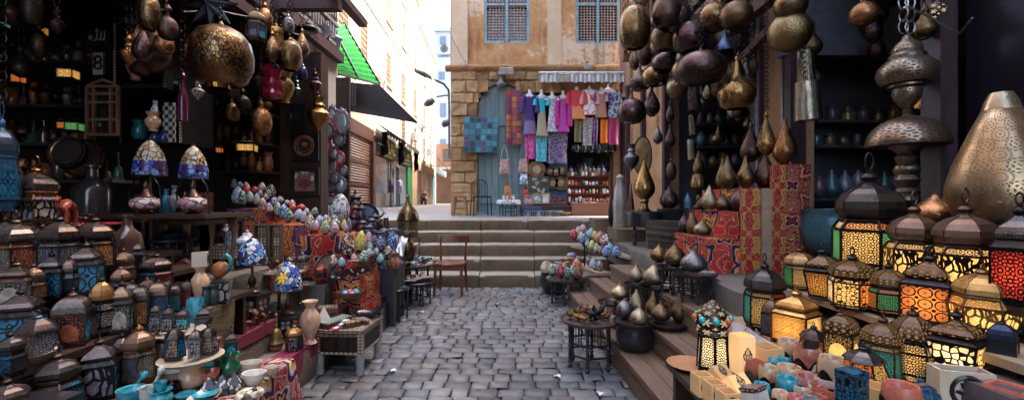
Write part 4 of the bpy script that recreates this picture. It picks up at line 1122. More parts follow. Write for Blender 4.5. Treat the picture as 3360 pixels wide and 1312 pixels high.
shelf('dark display shelf holding the row of arched lanterns near the alabaster vase',-2.06,-1.76,.9,2.9,.763,zb=.27)
shelf('dark display shelf holding blue pyramid lanterns behind arched lanterns',-2.32,-2.06,.9,2.9,.935,zb=.27)
shelf('dark display shelf holding tall amber lanterns in shadow',-2.66,-2.32,.9,3.0,1.02,zb=.27)
shelf('top dark display shelf under the large cream paned lantern',-3.1,-2.66,1.2,3.0,1.21,zb=.27)
shelf('low trestle table crowded with bowls, jars and dark lanterns by the kerb',-1.78,-1.10,1.0,2.08,.58,name='display_table',cat='table')
block('riser_box','black riser box under the red and turquoise lantern',-2.16,-1.92,2.25,2.62,.763,.87,BLACK)
block('stone_block','rough stone block under the twin dark jars',-2.0,-1.70,2.3,2.62,.27,.762,STONE,'stone',.02)
AM,AU='amber','yellow'
def pn(s,k='rosette',sc=1.6,lit=0):return[pane(c,k,sc,lit)for c in s.split()]
LG='unlit lanterns stacked on the dark shelves'
def L(st,u,v,w,h,z,panes,label,dome=None,metal=None,rz=0.0,lit=0,group=LG,tilt=(0,0),d=None):
 p=on(u,v,z)if d is None else P(u,v,d)
 px=p.y/F
 face=math.atan2(-p.x,p.y)
 if tilt==(0,0):tilt=(rn(-.022,.022),rn(-.022,.022))
 return lantern(st,label,p,w*px*cosw(p)*1.26,h*px,panes,dome,metal,rz,lit,group,tilt)
BRZ=BRONZE
L('fanous',116,745,172,235,1.21,[pn('cream grey brown'),pn('cream cream cream grey brown grey','script',1.3),pn('grey brown')],'large lantern with cream script panes and silvery dome on the top dark shelf',DOMES,COPPER,.25)
o=L('fanous',8,690,110,360,1.3,[pn('blue sky'),pn('blue sky','star',1.2)],'big blue painted lantern hanging at the edge of the shop beside the cream lantern',pierced('pierced_blue_dome',(.06,.16,.30),(.01,.03,.06),3),plain('blue_tin',(.04,.12,.24),.35,.5),.1,d=2.35)
b=MB();b.tube([(0,0,0),(0,0,3.2)],.006,5);ob('chain',chain_mesh(2.0)[0],IRON,o,(0,0,1.0),sc=(8,8,2.4))
L('tall',58,905,150,215,1.02,[pn('orange grey amber'),pn('salmon cream orange cream')],'dark lantern with rust orange pane and grey pane below the cream lantern',DOMES,BRZ,.1)
L('tall',198,905,140,225,1.02,[pn('grey cream'),pn('grey cream grey')],'dark lantern with glossy black dome and slate blue panes',DOME,IRON,.25)
L('tall',312,890,130,205,1.02,[pn('amber grey'),pn('amber grey brown')],'dark lantern with small amber rosette panes beside the red camel',DOME,IRON,.15)
L('square',50,1000,135,160,.935,[pn('grey cream','arch',1.3)],'dark square lantern with a pale pointed arch pane',DOME,BRZ,.5)
L('square',172,975,100,168,.935,[pn('sky blue','star',1.0)],'blue square lantern with plain turquoise pane and pyramid roof',DOMES,IRON,.45)
L('square',285,960,120,188,.935,[pn('blue sky','star',1.0)],'square lantern with blue flower panes and curved pyramid roof',DOMES,IRON,.5)
L('arch',363,935,52,150,.935,[pn('pink','rosette',1.6)],'slim round topped lantern with pink rosette panes',DOMES,IRON,.6)
L('square',440,912,82,155,.935,[pn('grey dark','rosette',1.2)],'square lantern with grey etched panes standing before the brown bottle',DOMES,IRON,.5)
L('fanous',510,948,115,140,.87,[pn('red cyan grey'),pn('red cyan grey'),pn('red sky')],'six sided lantern with red and turquoise panes under the round black table',DOMES,IRON,.15)
L('melon',222,1085,120,195,.763,[pn('brown grey')],'copper domed lantern half hidden behind the blue arch lantern',DOMEB,COPPER,.2)
L('square',68,1140,175,220,.763,[pn('sky blue','star',1.0)],'wide square lantern with deep turquoise panes and a grey cable',DOMES,IRON,.5)
L('arch',235,1130,135,185,.763,[pn('sky salmon','arch',1.2)],'lantern with turquoise arch pane and orange arch pane',DOMES,BRZ,.55)
L('flare',120,1165,160,150,.763,[pn('grey blue brown')],'flared grey lantern with dull blue pane before the wide square lantern',DOME,plain('slate_tin',(.06,.06,.085),.4,.6),.2)
L('melon',330,1100,95,205,.763,[pn('cream grey')],'gold domed lantern with white rosette panes',DOMEG,IRON,.2)
L('square',398,1090,85,190,.763,[pn('sky cream','arch',1.2)],'narrow dark lantern with bright turquoise arch window',DOMEB,IRON,.55)
L('melon',395,985,80,120,.87,[pn('brown grey')],'bronze domed lantern between the pink lantern and the red paned lantern',DOMEB,BRZ,.3)
L('arch',458,1068,66,148,.763,[pn('brown amber')],'round topped lantern with a brown rosette pane and silver top',DOMES,IRON,.55)
L('arch',517,1048,72,140,.763,[pn('cyan blue')],'round topped lantern with turquoise rosette pane and bronze top',DOMEB,IRON,.55)
L('arch',576,1022,42,100,.763,[pn('cyan')],'small round topped lantern with pale turquoise pane, first of three little ones',DOMES,IRON,.55)
L('arch',611,1008,40,98,.763,[pn('red')],'small round topped lantern with red rosette pane',DOMES,IRON,.55)
L('arch',644,996,38,98,.763,[pn('blue')],'small round topped lantern with dark blue rosette pane',DOMES,IRON,.55)
L('fanous',192,1345,165,225,.58,[pn('grey brown'),pn('sky brown blue'),pn('blue brown')],'heavy lantern with blue pane and brown rosette pane on the low table',DOME,BRZ,.35)
L('square',328,1300,140,215,.58,[pn('blue grey','script',1.2)],'square dark lantern with grey medallion pane and steep pyramid roof',DOMES,IRON,.55)
L('tall',455,1255,105,215,.58,[pn('cream'),pn('cream grey')],'copper topped lantern with white rosette panes beside the cream plate',DOMEB,COPPER,.1)
L('fanous',22,1425,170,220,.58,[pn('grey blue'),pn('blue grey')],'dark lantern with shiny worn dome at the lowest corner of the low table',DOMES,IRON,.2)
for(st,u,v,w,h,z,c,k,dm,mt,lab)in(('tall',128,900,105,190,1.02,'grey brown','rosette',DOME,IRON,'shadowy lantern squeezed between rust orange pane lantern and slate blue lantern'),('tall',258,885,92,175,1.02,'dark grey','rosette',DOME,BRZ,'shadowy lantern squeezed between slate blue lantern and small amber rosette lantern'),('fanous',112,990,95,150,.935,'brown grey','rosette',DOMEB,BRZ,'bronze lantern between the pale arch lantern and blue pyramid lantern'),('melon',232,968,86,140,.935,'grey dark','rosette',DOMES,IRON,'round dark lantern between the two blue pyramid lanterns'),('fanous',405,930,80,140,.935,'brown red','rosette',DOMEB,BRZ,'bronze lantern with reddish panes beside the pink rosette lantern'),('melon',150,1095,95,165,.763,'grey dark','rosette',DOME,IRON,'dull round lantern between the wide square lantern and copper dome'),('fanous',290,1110,80,165,.763,'grey blue','rosette',DOME,BRZ,'dull blue paned lantern beside the turquoise and orange arches'),('arch',428,1060,60,150,.763,'dark brown','rosette',DOMES,IRON,'dark arch topped lantern beside the bright turquoise window'),('arch',487,1040,58,140,.763,'grey amber','rosette',DOMEB,BRZ,'dark arch topped lantern between brown rosette and turquoise rosette lanterns'),('arch',546,1018,48,112,.763,'dark','rosette',DOMES,IRON,'little black arch topped lantern behind the three small ones'),('fanous',100,1300,120,190,.58,'grey brown','rosette',DOME,BRZ,'dark lantern wedged behind the heavy blue and brown lantern'),('square',262,1270,100,180,.58,'blue dark','rosette',DOME,IRON,'black lantern with blue side between heavy lantern and medallion lantern'),('tall',400,1250,80,180,.58,'dark grey','rosette',DOMES,IRON,'black lantern wedged between medallion lantern and copper topped lantern'),('melon',290,1200,100,150,.58,'grey dark','rosette',DOMES,IRON,'worn round lantern behind the black lantern with blue side'),('fanous',40,1230,120,170,.763,'dark blue','rosette',DOME,IRON,'black lantern standing behind the onyx bowl'),('tall',510,1215,70,150,.58,'brown grey','rosette',DOMES,BRZ,'dark lantern standing behind the tent shaped lantern'),('fanous',20,870,90,190,1.02,'dark grey','rosette',DOMES,IRON,'half seen lantern under the big blue painted lantern')):
 L(st,u,v,w*.9,h,z,pn(c,k),lab,dm,mt,rn(.1,.6),tilt=(rn(-.04,.04),rn(-.04,.04)))
turned('tray','serving_tray','dark tray under the green onyx bowl','tray',on(70,1235,.70),.30,.03,BLACK)
block('riser_box','black riser under the tray with the onyx bowl',-1.72,-1.50,1.22,1.5,.58,.70,BLACK)
turned('bowl','onyx_bowl','shallow green onyx bowl on a dark tray beside the flared lantern','bowl',on(62,1222,.725),.20,.07,ONYX)
turned('bowl','stone_bowl','pale grey stone bowl behind the green onyx bowl','bowl',on(15,1180,.74),.15,.07,MILK)
def plate_stand(label,p,W,zbase,m,stem,sm,hd):
 o=tag(ob('cream_plate',lathe_mesh('plate',28),m,None,p,(0,0,0),(W,W,.035)),label,'plate')
 return o
VG='small lanterns grouped on the two cream plates'
pA=P(578,1108,2.02);plate_stand('cream stone plate on white cylinder carrying tiny lanterns',pA,.235,.58,CREAM,0,0,0)
b=MB();b.lathe([(.5,0),(.5,1),(0,1)],24);tag(ob('white_stand',b.mesh('white_stand',40),MILK,None,(pA.x,pA.y,.58),sc=(.17,.17,pA.z-.58)),'white veined cylinder under the upper cream plate','stand')
for u,v,w_,h_,c,dm,lab in((512,1122,42,108,'cyan grey',DOME,'tiny dark lantern with turquoise pane at the near rim of the upper cream plate'),(552,1112,44,96,'grey',DOME,'tiny dark lantern with grey pane between two on the upper cream plate'),(600,1100,46,82,'cyan',DOMES,'tiny white topped lantern with blue pane on the upper cream plate')):
 pp=P(u,v,2.02 if u!=600 else 2.05);pp.z=pA.z+.034
 L('square',u,v,w_,h_,0,pn(c,'hex',1.3),lab,dm,IRON,.4,group=VG,d=2.0).location=pp
pB=P(628,1196,1.80);plate_stand('wide cream alabaster plate carrying three dark lanterns on an orange vase',pB,.235,.58,CREAM,0,0,0)
turned('jar','alabaster_vase','round orange alabaster vase under the wide cream plate','vase',(pB.x,pB.y,.58),.105,pB.z-.575,PEACH)
for u,v,w_,h_,c,st,lab in((572,1210,66,118,'blue brown','flare','black tent shaped lantern with blue side pane on the wide cream plate'),(640,1197,46,100,'grey','arch','silver grey arched lantern at the middle of the wide cream plate'),(686,1172,58,105,'grey brown','flare','black lantern with brown mesh pane at the far rim of the wide cream plate')):
 pp=P(u,v,1.80 if u<680 else 1.86);pp.z=pB.z+.034
 L(st,u,v,w_,h_,0,pn(c,'hex',1.3),lab,DOME if st!='arch' else DOMES,IRON if st!='arch' else SILV,.4,group=VG,d=1.8).location=pp
L('taper',668,1092,62,108,.70,pn('sky dark','hex'),'black lantern with steep roof before a turquoise wrapped parcel',DOME,IRON,.5,group=None)
b=MB();b.grid(lambda u,v:(.10*(u-.5)*(1-.3*v),.06*math.sin(u*7+v*3)*.4,.13*v+.01*math.sin(u*9)),8,6);b.grid(lambda u,v:(.10*(.5-u)*(1-.3*v),.03+.06*math.sin(u*7+v*3)*.4,.13*v),8,6)
tag(ob('wrapped_parcel',b.mesh('wrapped_parcel',60),plain('turquoise_wrap',(.10,.42,.50),.35),None,on(640,1062,.73),rot=(0,0,.6)),'crumpled turquoise wrapped parcel behind the steep roofed black lantern','parcel')
PL=.58
def ware(kind,name,lab,cat,u,v,w_,h_,m,z=PL,sy=1.0,rz=0.0,rx=0.0):
 p=on(u,v,z);px=p.y/F
 return turned(kind,name,lab,cat,p,w_*px*cosw(p),h_*px,m,None,rz,sy,rx)
ware('bowl','turquoise_mortar','turquoise stone mortar holding a long pestle at the near table edge','mortar',430,1335,105,62,CYAN)
ware('bowl','marble_mortar','white marble mortar with its pestle beside turquoise mortars','mortar',480,1330,60,62,MILK)
ware('jar','turquoise_jar','ridged turquoise stone jar with small cup on top','jar',528,1325,88,48,CYAN)
ware('bowl','turquoise_cup','small turquoise cup stacked on the ridged turquoise jar','cup',526,1285,50,34,CYAN,.62)
ware('jar','dark_pot','small dark pot with rosy stone stopper behind the turquoise jar','pot',562,1300,62,46,IRON)
ware('pestle','stone_stopper','rosy stone stopper on the small dark pot','stopper',562,1262,36,20,ROSE,.625)
for u,v,rx,ry,m,lab in((425,1290,.2,.75,CYAN,'turquoise pestle leaning out of the turquoise mortar'),(492,1292,.1,.5,MILK,'white marble pestle leaning in the marble mortar')):
 p=on(u,v,.60);o=tag(ob('pestle',lathe_mesh('pestle',12),m,None,p,(rx,ry,0),(.045,.045,.13)),lab,'pestle')
ware('plate','turquoise_plate','flat turquoise stone plate near the orange vase foot','plate',610,1308,78,18,CYAN)
ware('plate','milk_stone_plate','pale plate lying beneath a turquoise plate','plate',668,1318,112,20,MILK)
ware('plate','turquoise_dish','turquoise dish stacked on the pale stone plate','dish',672,1308,88,20,CYAN,.598)
ware('bowl','turquoise_bowl','deep turquoise bowl beside the red stone bowl','bowl',668,1246,58,38,CYAN)
ware('bowl','red_stone_bowl','dark red stone bowl behind the black painted boxes','bowl',690,1262,66,48,REDS)
ware('jar','sky_blue_pot','blue glazed pot below the rim of the cream plate','pot',672,1222,66,60,CYAN)
ware('vaseB','pink_vase','rose red vase with flared coral mouth','vase',710,1212,44,104,ROSE)
ware('jar','green_jar','deep green glazed jar with a lantern on its mouth','jar',754,1238,76,78,JADE)
ware('bowl','green_cup','small dark green cup leaning against the green jar','cup',725,1215,34,36,JADE)
L('taper',760,1166,50,96,.66,pn('grey cyan','arch',1.2),'little black lantern with pale arch window standing on the green jar',DOME,IRON,.5,group=None)
ware('bowl','olive_onyx_bowl','olive green onyx bowl at the far end of the low table','bowl',824,1226,86,40,ONYX,sy=.7)
ware('bowl','shell_bowl','small cream bowl with brown shells beside the patterned cloth','bowl',893,1236,52,34,CREAM,sy=.8)
ware('bowl','cream_onyx_bowl','wide cream onyx bowl in front of the olive bowl','bowl',834,1268,90,48,veined('pale_onyx',(.50,.46,.38),(.66,.60,.50)),sy=.8)
ware('plate','trinket_plate','cream plate heaped with small shells by the patterned cloth','plate',820,1306,92,22,CREAM)
for i in range(9):
 a=i*2.4;r=.012+.0032*i;p=on(820,1300,.605)+Vector((r*math.cos(a),r*math.sin(a),.004*(i%3)))
 b=cached('small_shell',lambda b:b.lathe([(0,0),(.012,.003),(.016,.010),(.010,.018),(.003,.026),(0,.027)],8),50)
 tag(ob('sea_shell',b,CREAM if i%3 else PURP,None,p,(rn(.4,1.5),rn(-.5,.5),rn(0,6))),'tiny cream or purple shell heaped on the trinket plate','shell','shells on the trinket plate')
PYB=mosaic('black_painted_box',[(.02,.018,.02),(.03,.028,.03),(.5,.46,.38),(.025,.02,.02),(.02,.02,.02)],5,(.02,.02,.02),.02)
for i,(u,v)in enumerate(((688,1292),(730,1288),(770,1280))):
 b=cached('pyramid_box',lambda b:(b.lathe([(.7,0),(.68,.35),(.7,.36),(.03,1),(0,1.02)],4,rot=PI/4)),30)
 p=on(u,v,PL+.012)
 tag(ob('pyramid_box',b,PYB,None,p,(0,0,.3),(.055,.055,.075)),['black painted box with pyramid lid nearest the turquoise dish','black painted box with pyramid lid in the middle of three','black painted box with pyramid lid closest to the cream onyx bowl'][i],'box','black pyramid lid boxes')
p=on(728,1296,PL);turned('plate','cream_tray','cream tray under three black painted boxes','tray',p,.22,.014,CREAM,sy=.5)
def drape(label,name,m,pts_fn,nu,nv,us,vs,t=.006):
 b=MB();b.grid(lambda u,v:pts_fn(u,v),nu,nv,us=us,vs=vs)
 def back(u,v):
  p=Vector(pts_fn(1-u,v));return p+Vector((-t,t,-t*.5))
 b.grid(back,nu,nv,us=us,vs=vs)
 return tag(ob(name,b.mesh(name,60),m),label,'cloth')
def cl(u,v):
 y=2.10-.45*u
 if v<.5:return(-1.24+.17*(v/.5),y,.592+.004*math.sin(u*13))
 q=(v-.5)/.5;return(-1.068+.03*math.sin(u*10+q*2)*q+.03*q,y+.02*q*math.sin(u*8),.590-.30*q)
drape('tent cloth with red and white bands over the low table corner','patterned_cloth',khaya('tent_cloth_mixed',(.34,.02,.03),[(.03,.04,.16),(.66,.34,.06),(.60,.54,.50),(.03,.04,.2)],3.0,1.4),cl,20,24,.5,.5)
def ltable(label,u,vt,w_,vb,zb,m=None,**k):
 p=on(u,vb,zb);px=p.y/F
 H=(vb-vt)*px
 return tray_table(label,p,w_*px*cosw(p)/2,H,m=m,**k),p,H
t,p,H_=ltable('round black table carrying a polished black dome beside the brown bottle',563,783,172,890,.82,nleg=6,top='flat')
tag(ob('dome_cover',cached('dome_cover',lambda b:b.lathe([(.5,0),(.5,.03),(.40,.10),(.37,.35),(.30,.7),(.17,.93),(0,1)],28),50),plain('polished_black',(.02,.022,.03),.16,.3,0,10,.2,.6),None,p+Vector((.01,0,H_)),sc=(.28,.28,.075)),'polished black metal dome lying on the round black table','cover')
def animal(label,name,u,v,z,h,m,rz=0.0,hump=True,cat='figurine',sit=False,d=None):
 """little carved camel: one skin from nose to tail"""
 def f(b):
  b.tube([(-.36,0,.58),(-.30,0,.66),(-.12,0,.74),(.05,0,.86 if hump else.72),(.2,0,.72),(.32,0,.62)],[.06,.13,.16,.15,.16,.09],8)
  b.tube([(.28,0,.64),(.40,0,.62),(.50,0,.78),(.50,0,.95),(.56,0,1.0),(.70,0,.95)],[.12,.10,.075,.065,.085,.04],8)
  for x,y in((-.26,-.08),(-.24,.08),(.24,-.08),(.27,.08)):
   b.tube([(x,y,.62),(x-.02,y,.36),(x+.02,y,.18),(x,y,.03),(x+.04,y,0)],[.09,.06,.042,.04,.055],6)
  b.tube([(-.36,0,.62),(-.44,0,.48),(-.44,0,.34)],[.03,.02,.03],5)
  for y in(-.04,.04):b.tube([(.52,y,1.0),(.50,y*1.6,1.09)],[.022,.008],5)
 me=cached('camel_'+str(hump),f,60)
 p=on(u,v,z)if d is None else P(u,v,d);s=h*p.y/F/1.05
 return tag(ob(name,me,m,None,p,(0,0,rz),(s,s*1.1,s)),label,cat)
animal('glossy red camel figurine standing on the ledge below the black table','camel_figurine',606,905,.82,62,REDS,.3)
animal('reddish camel figurine on red cloth beside the large cream lantern','camel_figurine',222,748,1.21,100,plain('red_lacquer',(.35,.07,.04),.25,0,0,10,.3,.6),-1.2)
animal('small dark animal figurine behind the amber paned lantern','animal_figurine',272,740,1.21,36,PURP,.2,False)
b=MB();b.box((0,0,.004),(.5,.3,.008));tag(ob('red_cloth',b,plain('red_felt',(.36,.02,.03),.9),None,(-2.83,2.75,1.212),(0,0,.1)),'red felt cloth spread under the camel figurine on top shelf','cloth')
turned('bottle','brown_bottle','brown glass bottle with wide shoulder beside the black table','bottle',on(417,862,1.02),.14,.27,plain('brown_glass',(.07,.035,.025),.12,0,0,10,.4,.7))
turned('bottle','glass_carboy','very large smoky glass carboy in the dim shop corner','bottle',P(305,712,3.3),.24,.40,plain('smoky_glass',(.045,.038,.036),.1,0,0,6,.4,.7))
shelf('dim back shelf under the smoky carboy',-3.6,-3.0,3.1,3.55,1.235,zb=.82)
p=on(657,1000,.763);s=p.y/F
turned('vase','alabaster_vase','peach alabaster vase supporting a cream cube candle holder','vase',p,68*s*cosw(p),128*s,PEACH)
o=thing('candle_cube','cream stone cube candle holder on the peach vase','candle holder',p+Vector((0,0,128*s)),.5)
b=MB();q=.072
for sx,sy,lx,ly in((0,-1,q,.008),(0,1,q,.008),(-1,0,.008,q-.018),(1,0,.008,q-.018)):b.box((sx*(q/2-.004),sy*(q/2-.004),.04),(lx,ly,.08))
b.box((0,0,.005),(q-.02,q-.02,.01));ob('cube',b,CREAM,o)
b=MB();b.torus((q/2+.0015,0,.04),.022,.0035,16,4,'X');b.torus((q/2+.0015,.003,.042),.011,.003,9,4,'X',sy=.7);b.bar((q/2+.001,-.012,.03),(q/2+.001,.012,.05),.004);ob('emblem',b,BLACK,o)
for u,lab in((676,'dark grey green jar nearest the peach vase'),(702,'dark grey green jar touching the black painted box')):
 ware('jar','grey_jar',lab,'jar',u,1003 if u<690 else 1000,34,66,plain('grey_green_glaze',(.035,.05,.05),.3),.763)
o=thing('painted_box','black box with white scroll pattern beside twin grey jars','box',on(728,992,.763),.35)
b=MB();b.box((0,0,.06),(.085,.085,.12));ob('box_body',b,pane('cream','script',9.0,0,(.02,.02,.022)),o)
b=MB();b.box((0,0,.126),(.095,.095,.012));ob('lid',b,BLACK,o)
o=thing('painted_gourd','orange gourd with teal swan neck handle on the ledge','gourd',on(722,912,.82))
b=MB();b.ball((0,0,.06),(.055,.05,.062),14,10,mat=Matrix.Rotation(.5,3,'Y'));ob('gourd',b.mesh('gourd',60),plain('orange_gourd',(.42,.15,.05),.35),o)
b=MB();b.tube([(.05,0,.06),(.075,0,.10),(.07,0,.145),(.045,0,.165),(.025,0,.15),(.02,0,.13)],[.016,.013,.012,.012,.014,.005],8);ob('swan_neck',b.mesh('neck',60),plain('teal_glaze',(.05,.26,.25),.25),o)
def glass_lamp(label,pb,Wd,hs,hstem,foot=.05,shade=TIFF,base=BRONZE,border=None,group='stained glass table lamps'):
 o=thing('table_lamp',label,'lamp',pb,0,(1,1,1),group)
 b=MB();b.lathe([(foot,0),(foot*1.05,.012),(foot*.5,.03),(.018,.05),(.030,.35*hstem),(.024,.5*hstem),(.010,.62*hstem),(.009,hstem+.02)],14,lobes=5,lobe=.05);ob('stem',b.mesh('stem',50),base,o)
 s=ob('shade',cached('lamp_shade',lambda b:b.lathe([(.47,-.02),(.5,.0),(.49,.2),(.45,.42),(.37,.63),(.25,.82),(.1,.96),(.03,1)],28),60),shade,o,(0,0,hstem),sc=(Wd,Wd,hs))
 b=MB();b.lathe([(.06,.98),(.045,1.02),(.02,1.07),(0,1.1)],10);b.torus((0,0,-.01),.485,.018,28,5);ob('rim',b.mesh('rim',50),BLACK,s)
 if border:
  b=MB();b.lathe([(.503,.0),(.495,.2),(.46,.40)],28,lobes=6,lobe=.004);ob('border',b.mesh('border',50),border,s)
 return o
def hexstand(label,p,R_,H):
 o=thing('inlaid_stand',label,'stand',p,.26)
 b=MB();b.lathe([(0,H-.02),(R_*1.12,H-.02),(R_*1.12,H),(0,H)],6);ob('top',b,BLACK,o)
 b=MB();b.lathe([(R_*.86,.30*H),(R_*.92,H-.02),(0,H-.021)],6);ob('body',b,BLACK,o)
 for i in range(6):
  a=PI/6+i*PI/3;c=R_*.80
  b=MB();b.box((c*math.cos(a),c*math.sin(a),H*.68),(.006,R_*.55,H*.30),a);ob('inlay_panel',b,inlay('pearl_inlay',22,(.02,.012,.012),(.30,.25,.2),(.5,.48,.45)),o)
  a2=i*PI/3;b=MB();b.box((R_*.82*math.cos(a2),R_*.82*math.sin(a2),H*.16),(.022,.022,H*.32),a2);ob('leg',b,BLACK,o)
 return o
p=on(828,1058,.47);s=p.y/F
hexstand('black hexagonal stand with pearl inlay under the blue leaded lamp',p,52*s,98*s)
glass_lamp('stained glass lamp with blue white shade and yellow star on higher stand',p+Vector((0,0,98*s)),106*s*cosw(p),84*s,96*s)
p=on(946,1112,.27);s=p.y/F
hexstand('black hexagonal stand with pearl inlay behind the gold lantern',p,46*s,82*s)
lo=glass_lamp('stained glass lamp with blue white shade and big yellow flower',p+Vector((0,0,82*s)),96*s*cosw(p),92*s,82*s)
b=MB()
for k in range(6):
 a=k*PI/3;c=Vector((.10*math.cos(a),0,.10*math.sin(a)))
 b.ball(c+Vector((0,0,0)),(.085,.016,.05),10,5,mat=Matrix.Rotation(-a,3,'Y'))
b.ball((0,-.005,0),(.04,.02,.04),8,5)
sh=[c for c in lo.children if c.name.startswith('shade')][0]
ob('glass_flower',b.mesh('glass_flower',60),plain('yellow_glass',(.70,.42,.03),.2),sh,(.0,-.455,.46),(-.5,0,0),(1.2,1,1.4))
pl=shelf('dim cabinet shelf carrying amber leaded lamps and pink beaded lamps',-3.1,-2.12,2.95,3.5,1.27,leg=False,name='cabinet_shelf')
o=thing('console_table','pale carved wooden console with arched openings behind black dome table','table',(-2.45,3.42,.82));b=MB();b.box((0,0,.42),(.62,.2,.03));b.box((0,-.09,.385),(.60,.02,.05));ob('table_top',b,wood('honey_wood',(.14,.075,.04),(.27,.16,.09),.5),o)
for x in(-.28,-.1,.1,.28):b=MB();b.tube([(x,-.08,.36),(x*.96,-.07,.25),(x*.9,-.07,.1),(x*.92,-.08,0)],[.03,.016,.012,.018],6);ob('leg',b.mesh('leg',50),wood('honey_wood',None,None),o)
for x in(-2.95,-2.2):b=MB();b.box((x+2.61,.24,-.17),(.03,.03,.30));b.box((x+2.61,.0,-.06),(.03,.5,.03));ob('bracket',b,DARKW,pl)
for u,vb,vt,w_,lab in((493,575,458,122,'amber leaded glass lamp with blue border nearer the dim cabinet'),(636,585,478,102,'amber leaded glass lamp with blue border beside the dark doorway')):
 d=3.25;s=d/F;p=P(u,vb,d);pb=Vector((p.x,p.y,1.27))
 glass_lamp(lab,pb,w_*s*cosw(p),(vb-vt)*s,p.z-1.27,.05,TIFFA,BRONZE,TIFFB)
for u,lab in((478,'pink beaded oil lamp below the nearer amber leaded lamp'),(633,'pink beaded oil lamp below the further amber leaded lamp')):
 d=3.05;s=d/F;p=P(u,718,d);o=thing('beaded_lamp',lab,'lamp',Vector((p.x,d,1.27)),0,(1,1,1),'pink beaded lamps')
 b=MB();b.ball((0,0,.075),(.095,.095,.052),20,10);ob('globe',b.mesh('globe',60),MOPINK,o)
 b=MB();b.lathe([(.045,0),(.05,.01),(.02,.025),(.035,.035),(.03,.045)],14);ob('lower_fitting',b.mesh('fitting',50),BRONZE,o);b=MB();b.lathe([(.05,.115),(.052,.125),(.03,.15),(.012,.18),(.02,.20),(.006,.23),(0,.24)],14);ob('brass_fitting',b.mesh('fitting',50),BRONZE,o)
 b=MB();b.tube([(-.10,0,.04),(-.12,0,.15),(-.07,0,.26),(.04,0,.28),(.10,0,.2),(.12,0,-.02)],.006,6);ob('hook',b.mesh('hook',60),IRON,o)
for i,(u,v,w_,h_,m,k,lab)in enumerate(((545,690,40,78,plain('teal_bottle',(.02,.14,.2),.15),'bottle','teal glass bottle between the pink beaded lamps'),(452,640,26,60,BRONZE,'goblet','bronze goblet behind the nearer pink lamp'),(572,690,30,90,GREYST,'urn','small grey figure urn between the pink lamps'),(607,640,26,70,COPPER,'tear','copper drop behind the further pink lamp'))):
 d=3.3;s=d/F;p=P(u,v,d);turned(k,'shelf_vessel',lab,'vessel',Vector((p.x,d,1.27)),w_*s,h_*s,m)
p=Vector(P(768,802,3.5));s=3.5/F
tt=tray_table('oval inlaid table carrying blue white china by the backgammon board',(p.x,3.5,.47),76*s*.9,p.z-.47,4,None,BLACK,'flat',.4,.02,.7,False,'inlaid_table',INLAY)
b=MB();b.lathe([(.95,-.02),(1.0,-.02),(1.0,-.10),(.95,-.10)],32);ob('apron',b.mesh('apron',40),INLAY2,tt,(0,0,p.z-.47),sc=(76*s*.9,76*s*.9,1))
CHINA=mosaic('blue_white_china',[W_,(.55,.57,.62),(.10,.16,.42),W_,(.5,.52,.56)],9,(.30,.34,.45),.03)
zt=p.z
def teapot(lab,u,d,w_,h_,m,z=None,cat='teapot'):
 q=P(u,700,d);s=d/F;o=thing('teapot',lab,cat,Vector((q.x,d,z if z is not None else zt)),.3);W,H=w_*s,h_*s
 b=MB();b.lathe([(.22,0),(.28,.03),(.45,.2),(.5,.36),(.42,.54),(.25,.64),(.24,.66)],18);ob('pot',b.mesh('pot',60),m,o,sc=(W,W,H))
 b=MB();b.lathe([(.27,.65),(.24,.70),(.1,.78),(.05,.82),(.09,.88),(.05,.95),(0,1)],14);ob('lid',b.mesh('lid',60),m,o,sc=(W,W,H))
 b=MB();b.tube([(.42,0,.25),(.62,0,.38),(.70,0,.6),(.80,0,.68)],[.10,.07,.05,.045],8);ob('spout',b.mesh('spout',60),m,o,sc=(W,W,H))
 b=MB();b.tube([(-.42,0,.5),(-.66,0,.56),(-.74,0,.38),(-.64,0,.2),(-.44,0,.2)],.045,7);ob('handle',b.mesh('handle',60),m,o,sc=(W,W,H))
 return o
teapot('blue white china teapot at the front of the oval inlaid table',800,3.42,56,42,CHINA)
teapot('blue white china teapot behind its twin beside the china cat',812,3.6,50,46,CHINA)
turned('bottle','china_bottle','slim necked white china bottle on the oval inlaid table','bottle',Vector((P(758,790,3.45).x,3.45,zt)),.08,.17,CHINA)
turned('urn','glass_jug','clear tall glass jug behind the china bottle','jug',Vector((P(740,780,3.6).x,3.6,zt)),.07,.20,plain('clear_grey_glass',(.34,.34,.42),.08,0,0,5,.2,.7))
for i,(u,w_)in enumerate(((752,34),(782,40),(806,34))):
 q=P(u,795,3.36);tag(ob('turquoise_charm',cached('charm',lambda b:b.torus((0,0,.008),.5,.11,14,6,sy=.7,mat=Matrix.Diagonal(Vector((1,1,.05)))),60),CYAN,None,(q.x,3.36,zt+.004),(0,0,i),(w_*.0024,)*3),['turquoise ring shaped charm below the china bottle','turquoise ring shaped charm before the china teapot','turquoise ring shaped charm under the teapot handle'][i],'charm','turquoise charms on the oval table')
animal('brown camel figurine on the oval inlaid table edge','camel_figurine',725,800,0,50,OLIVE,.2,d=3.42)
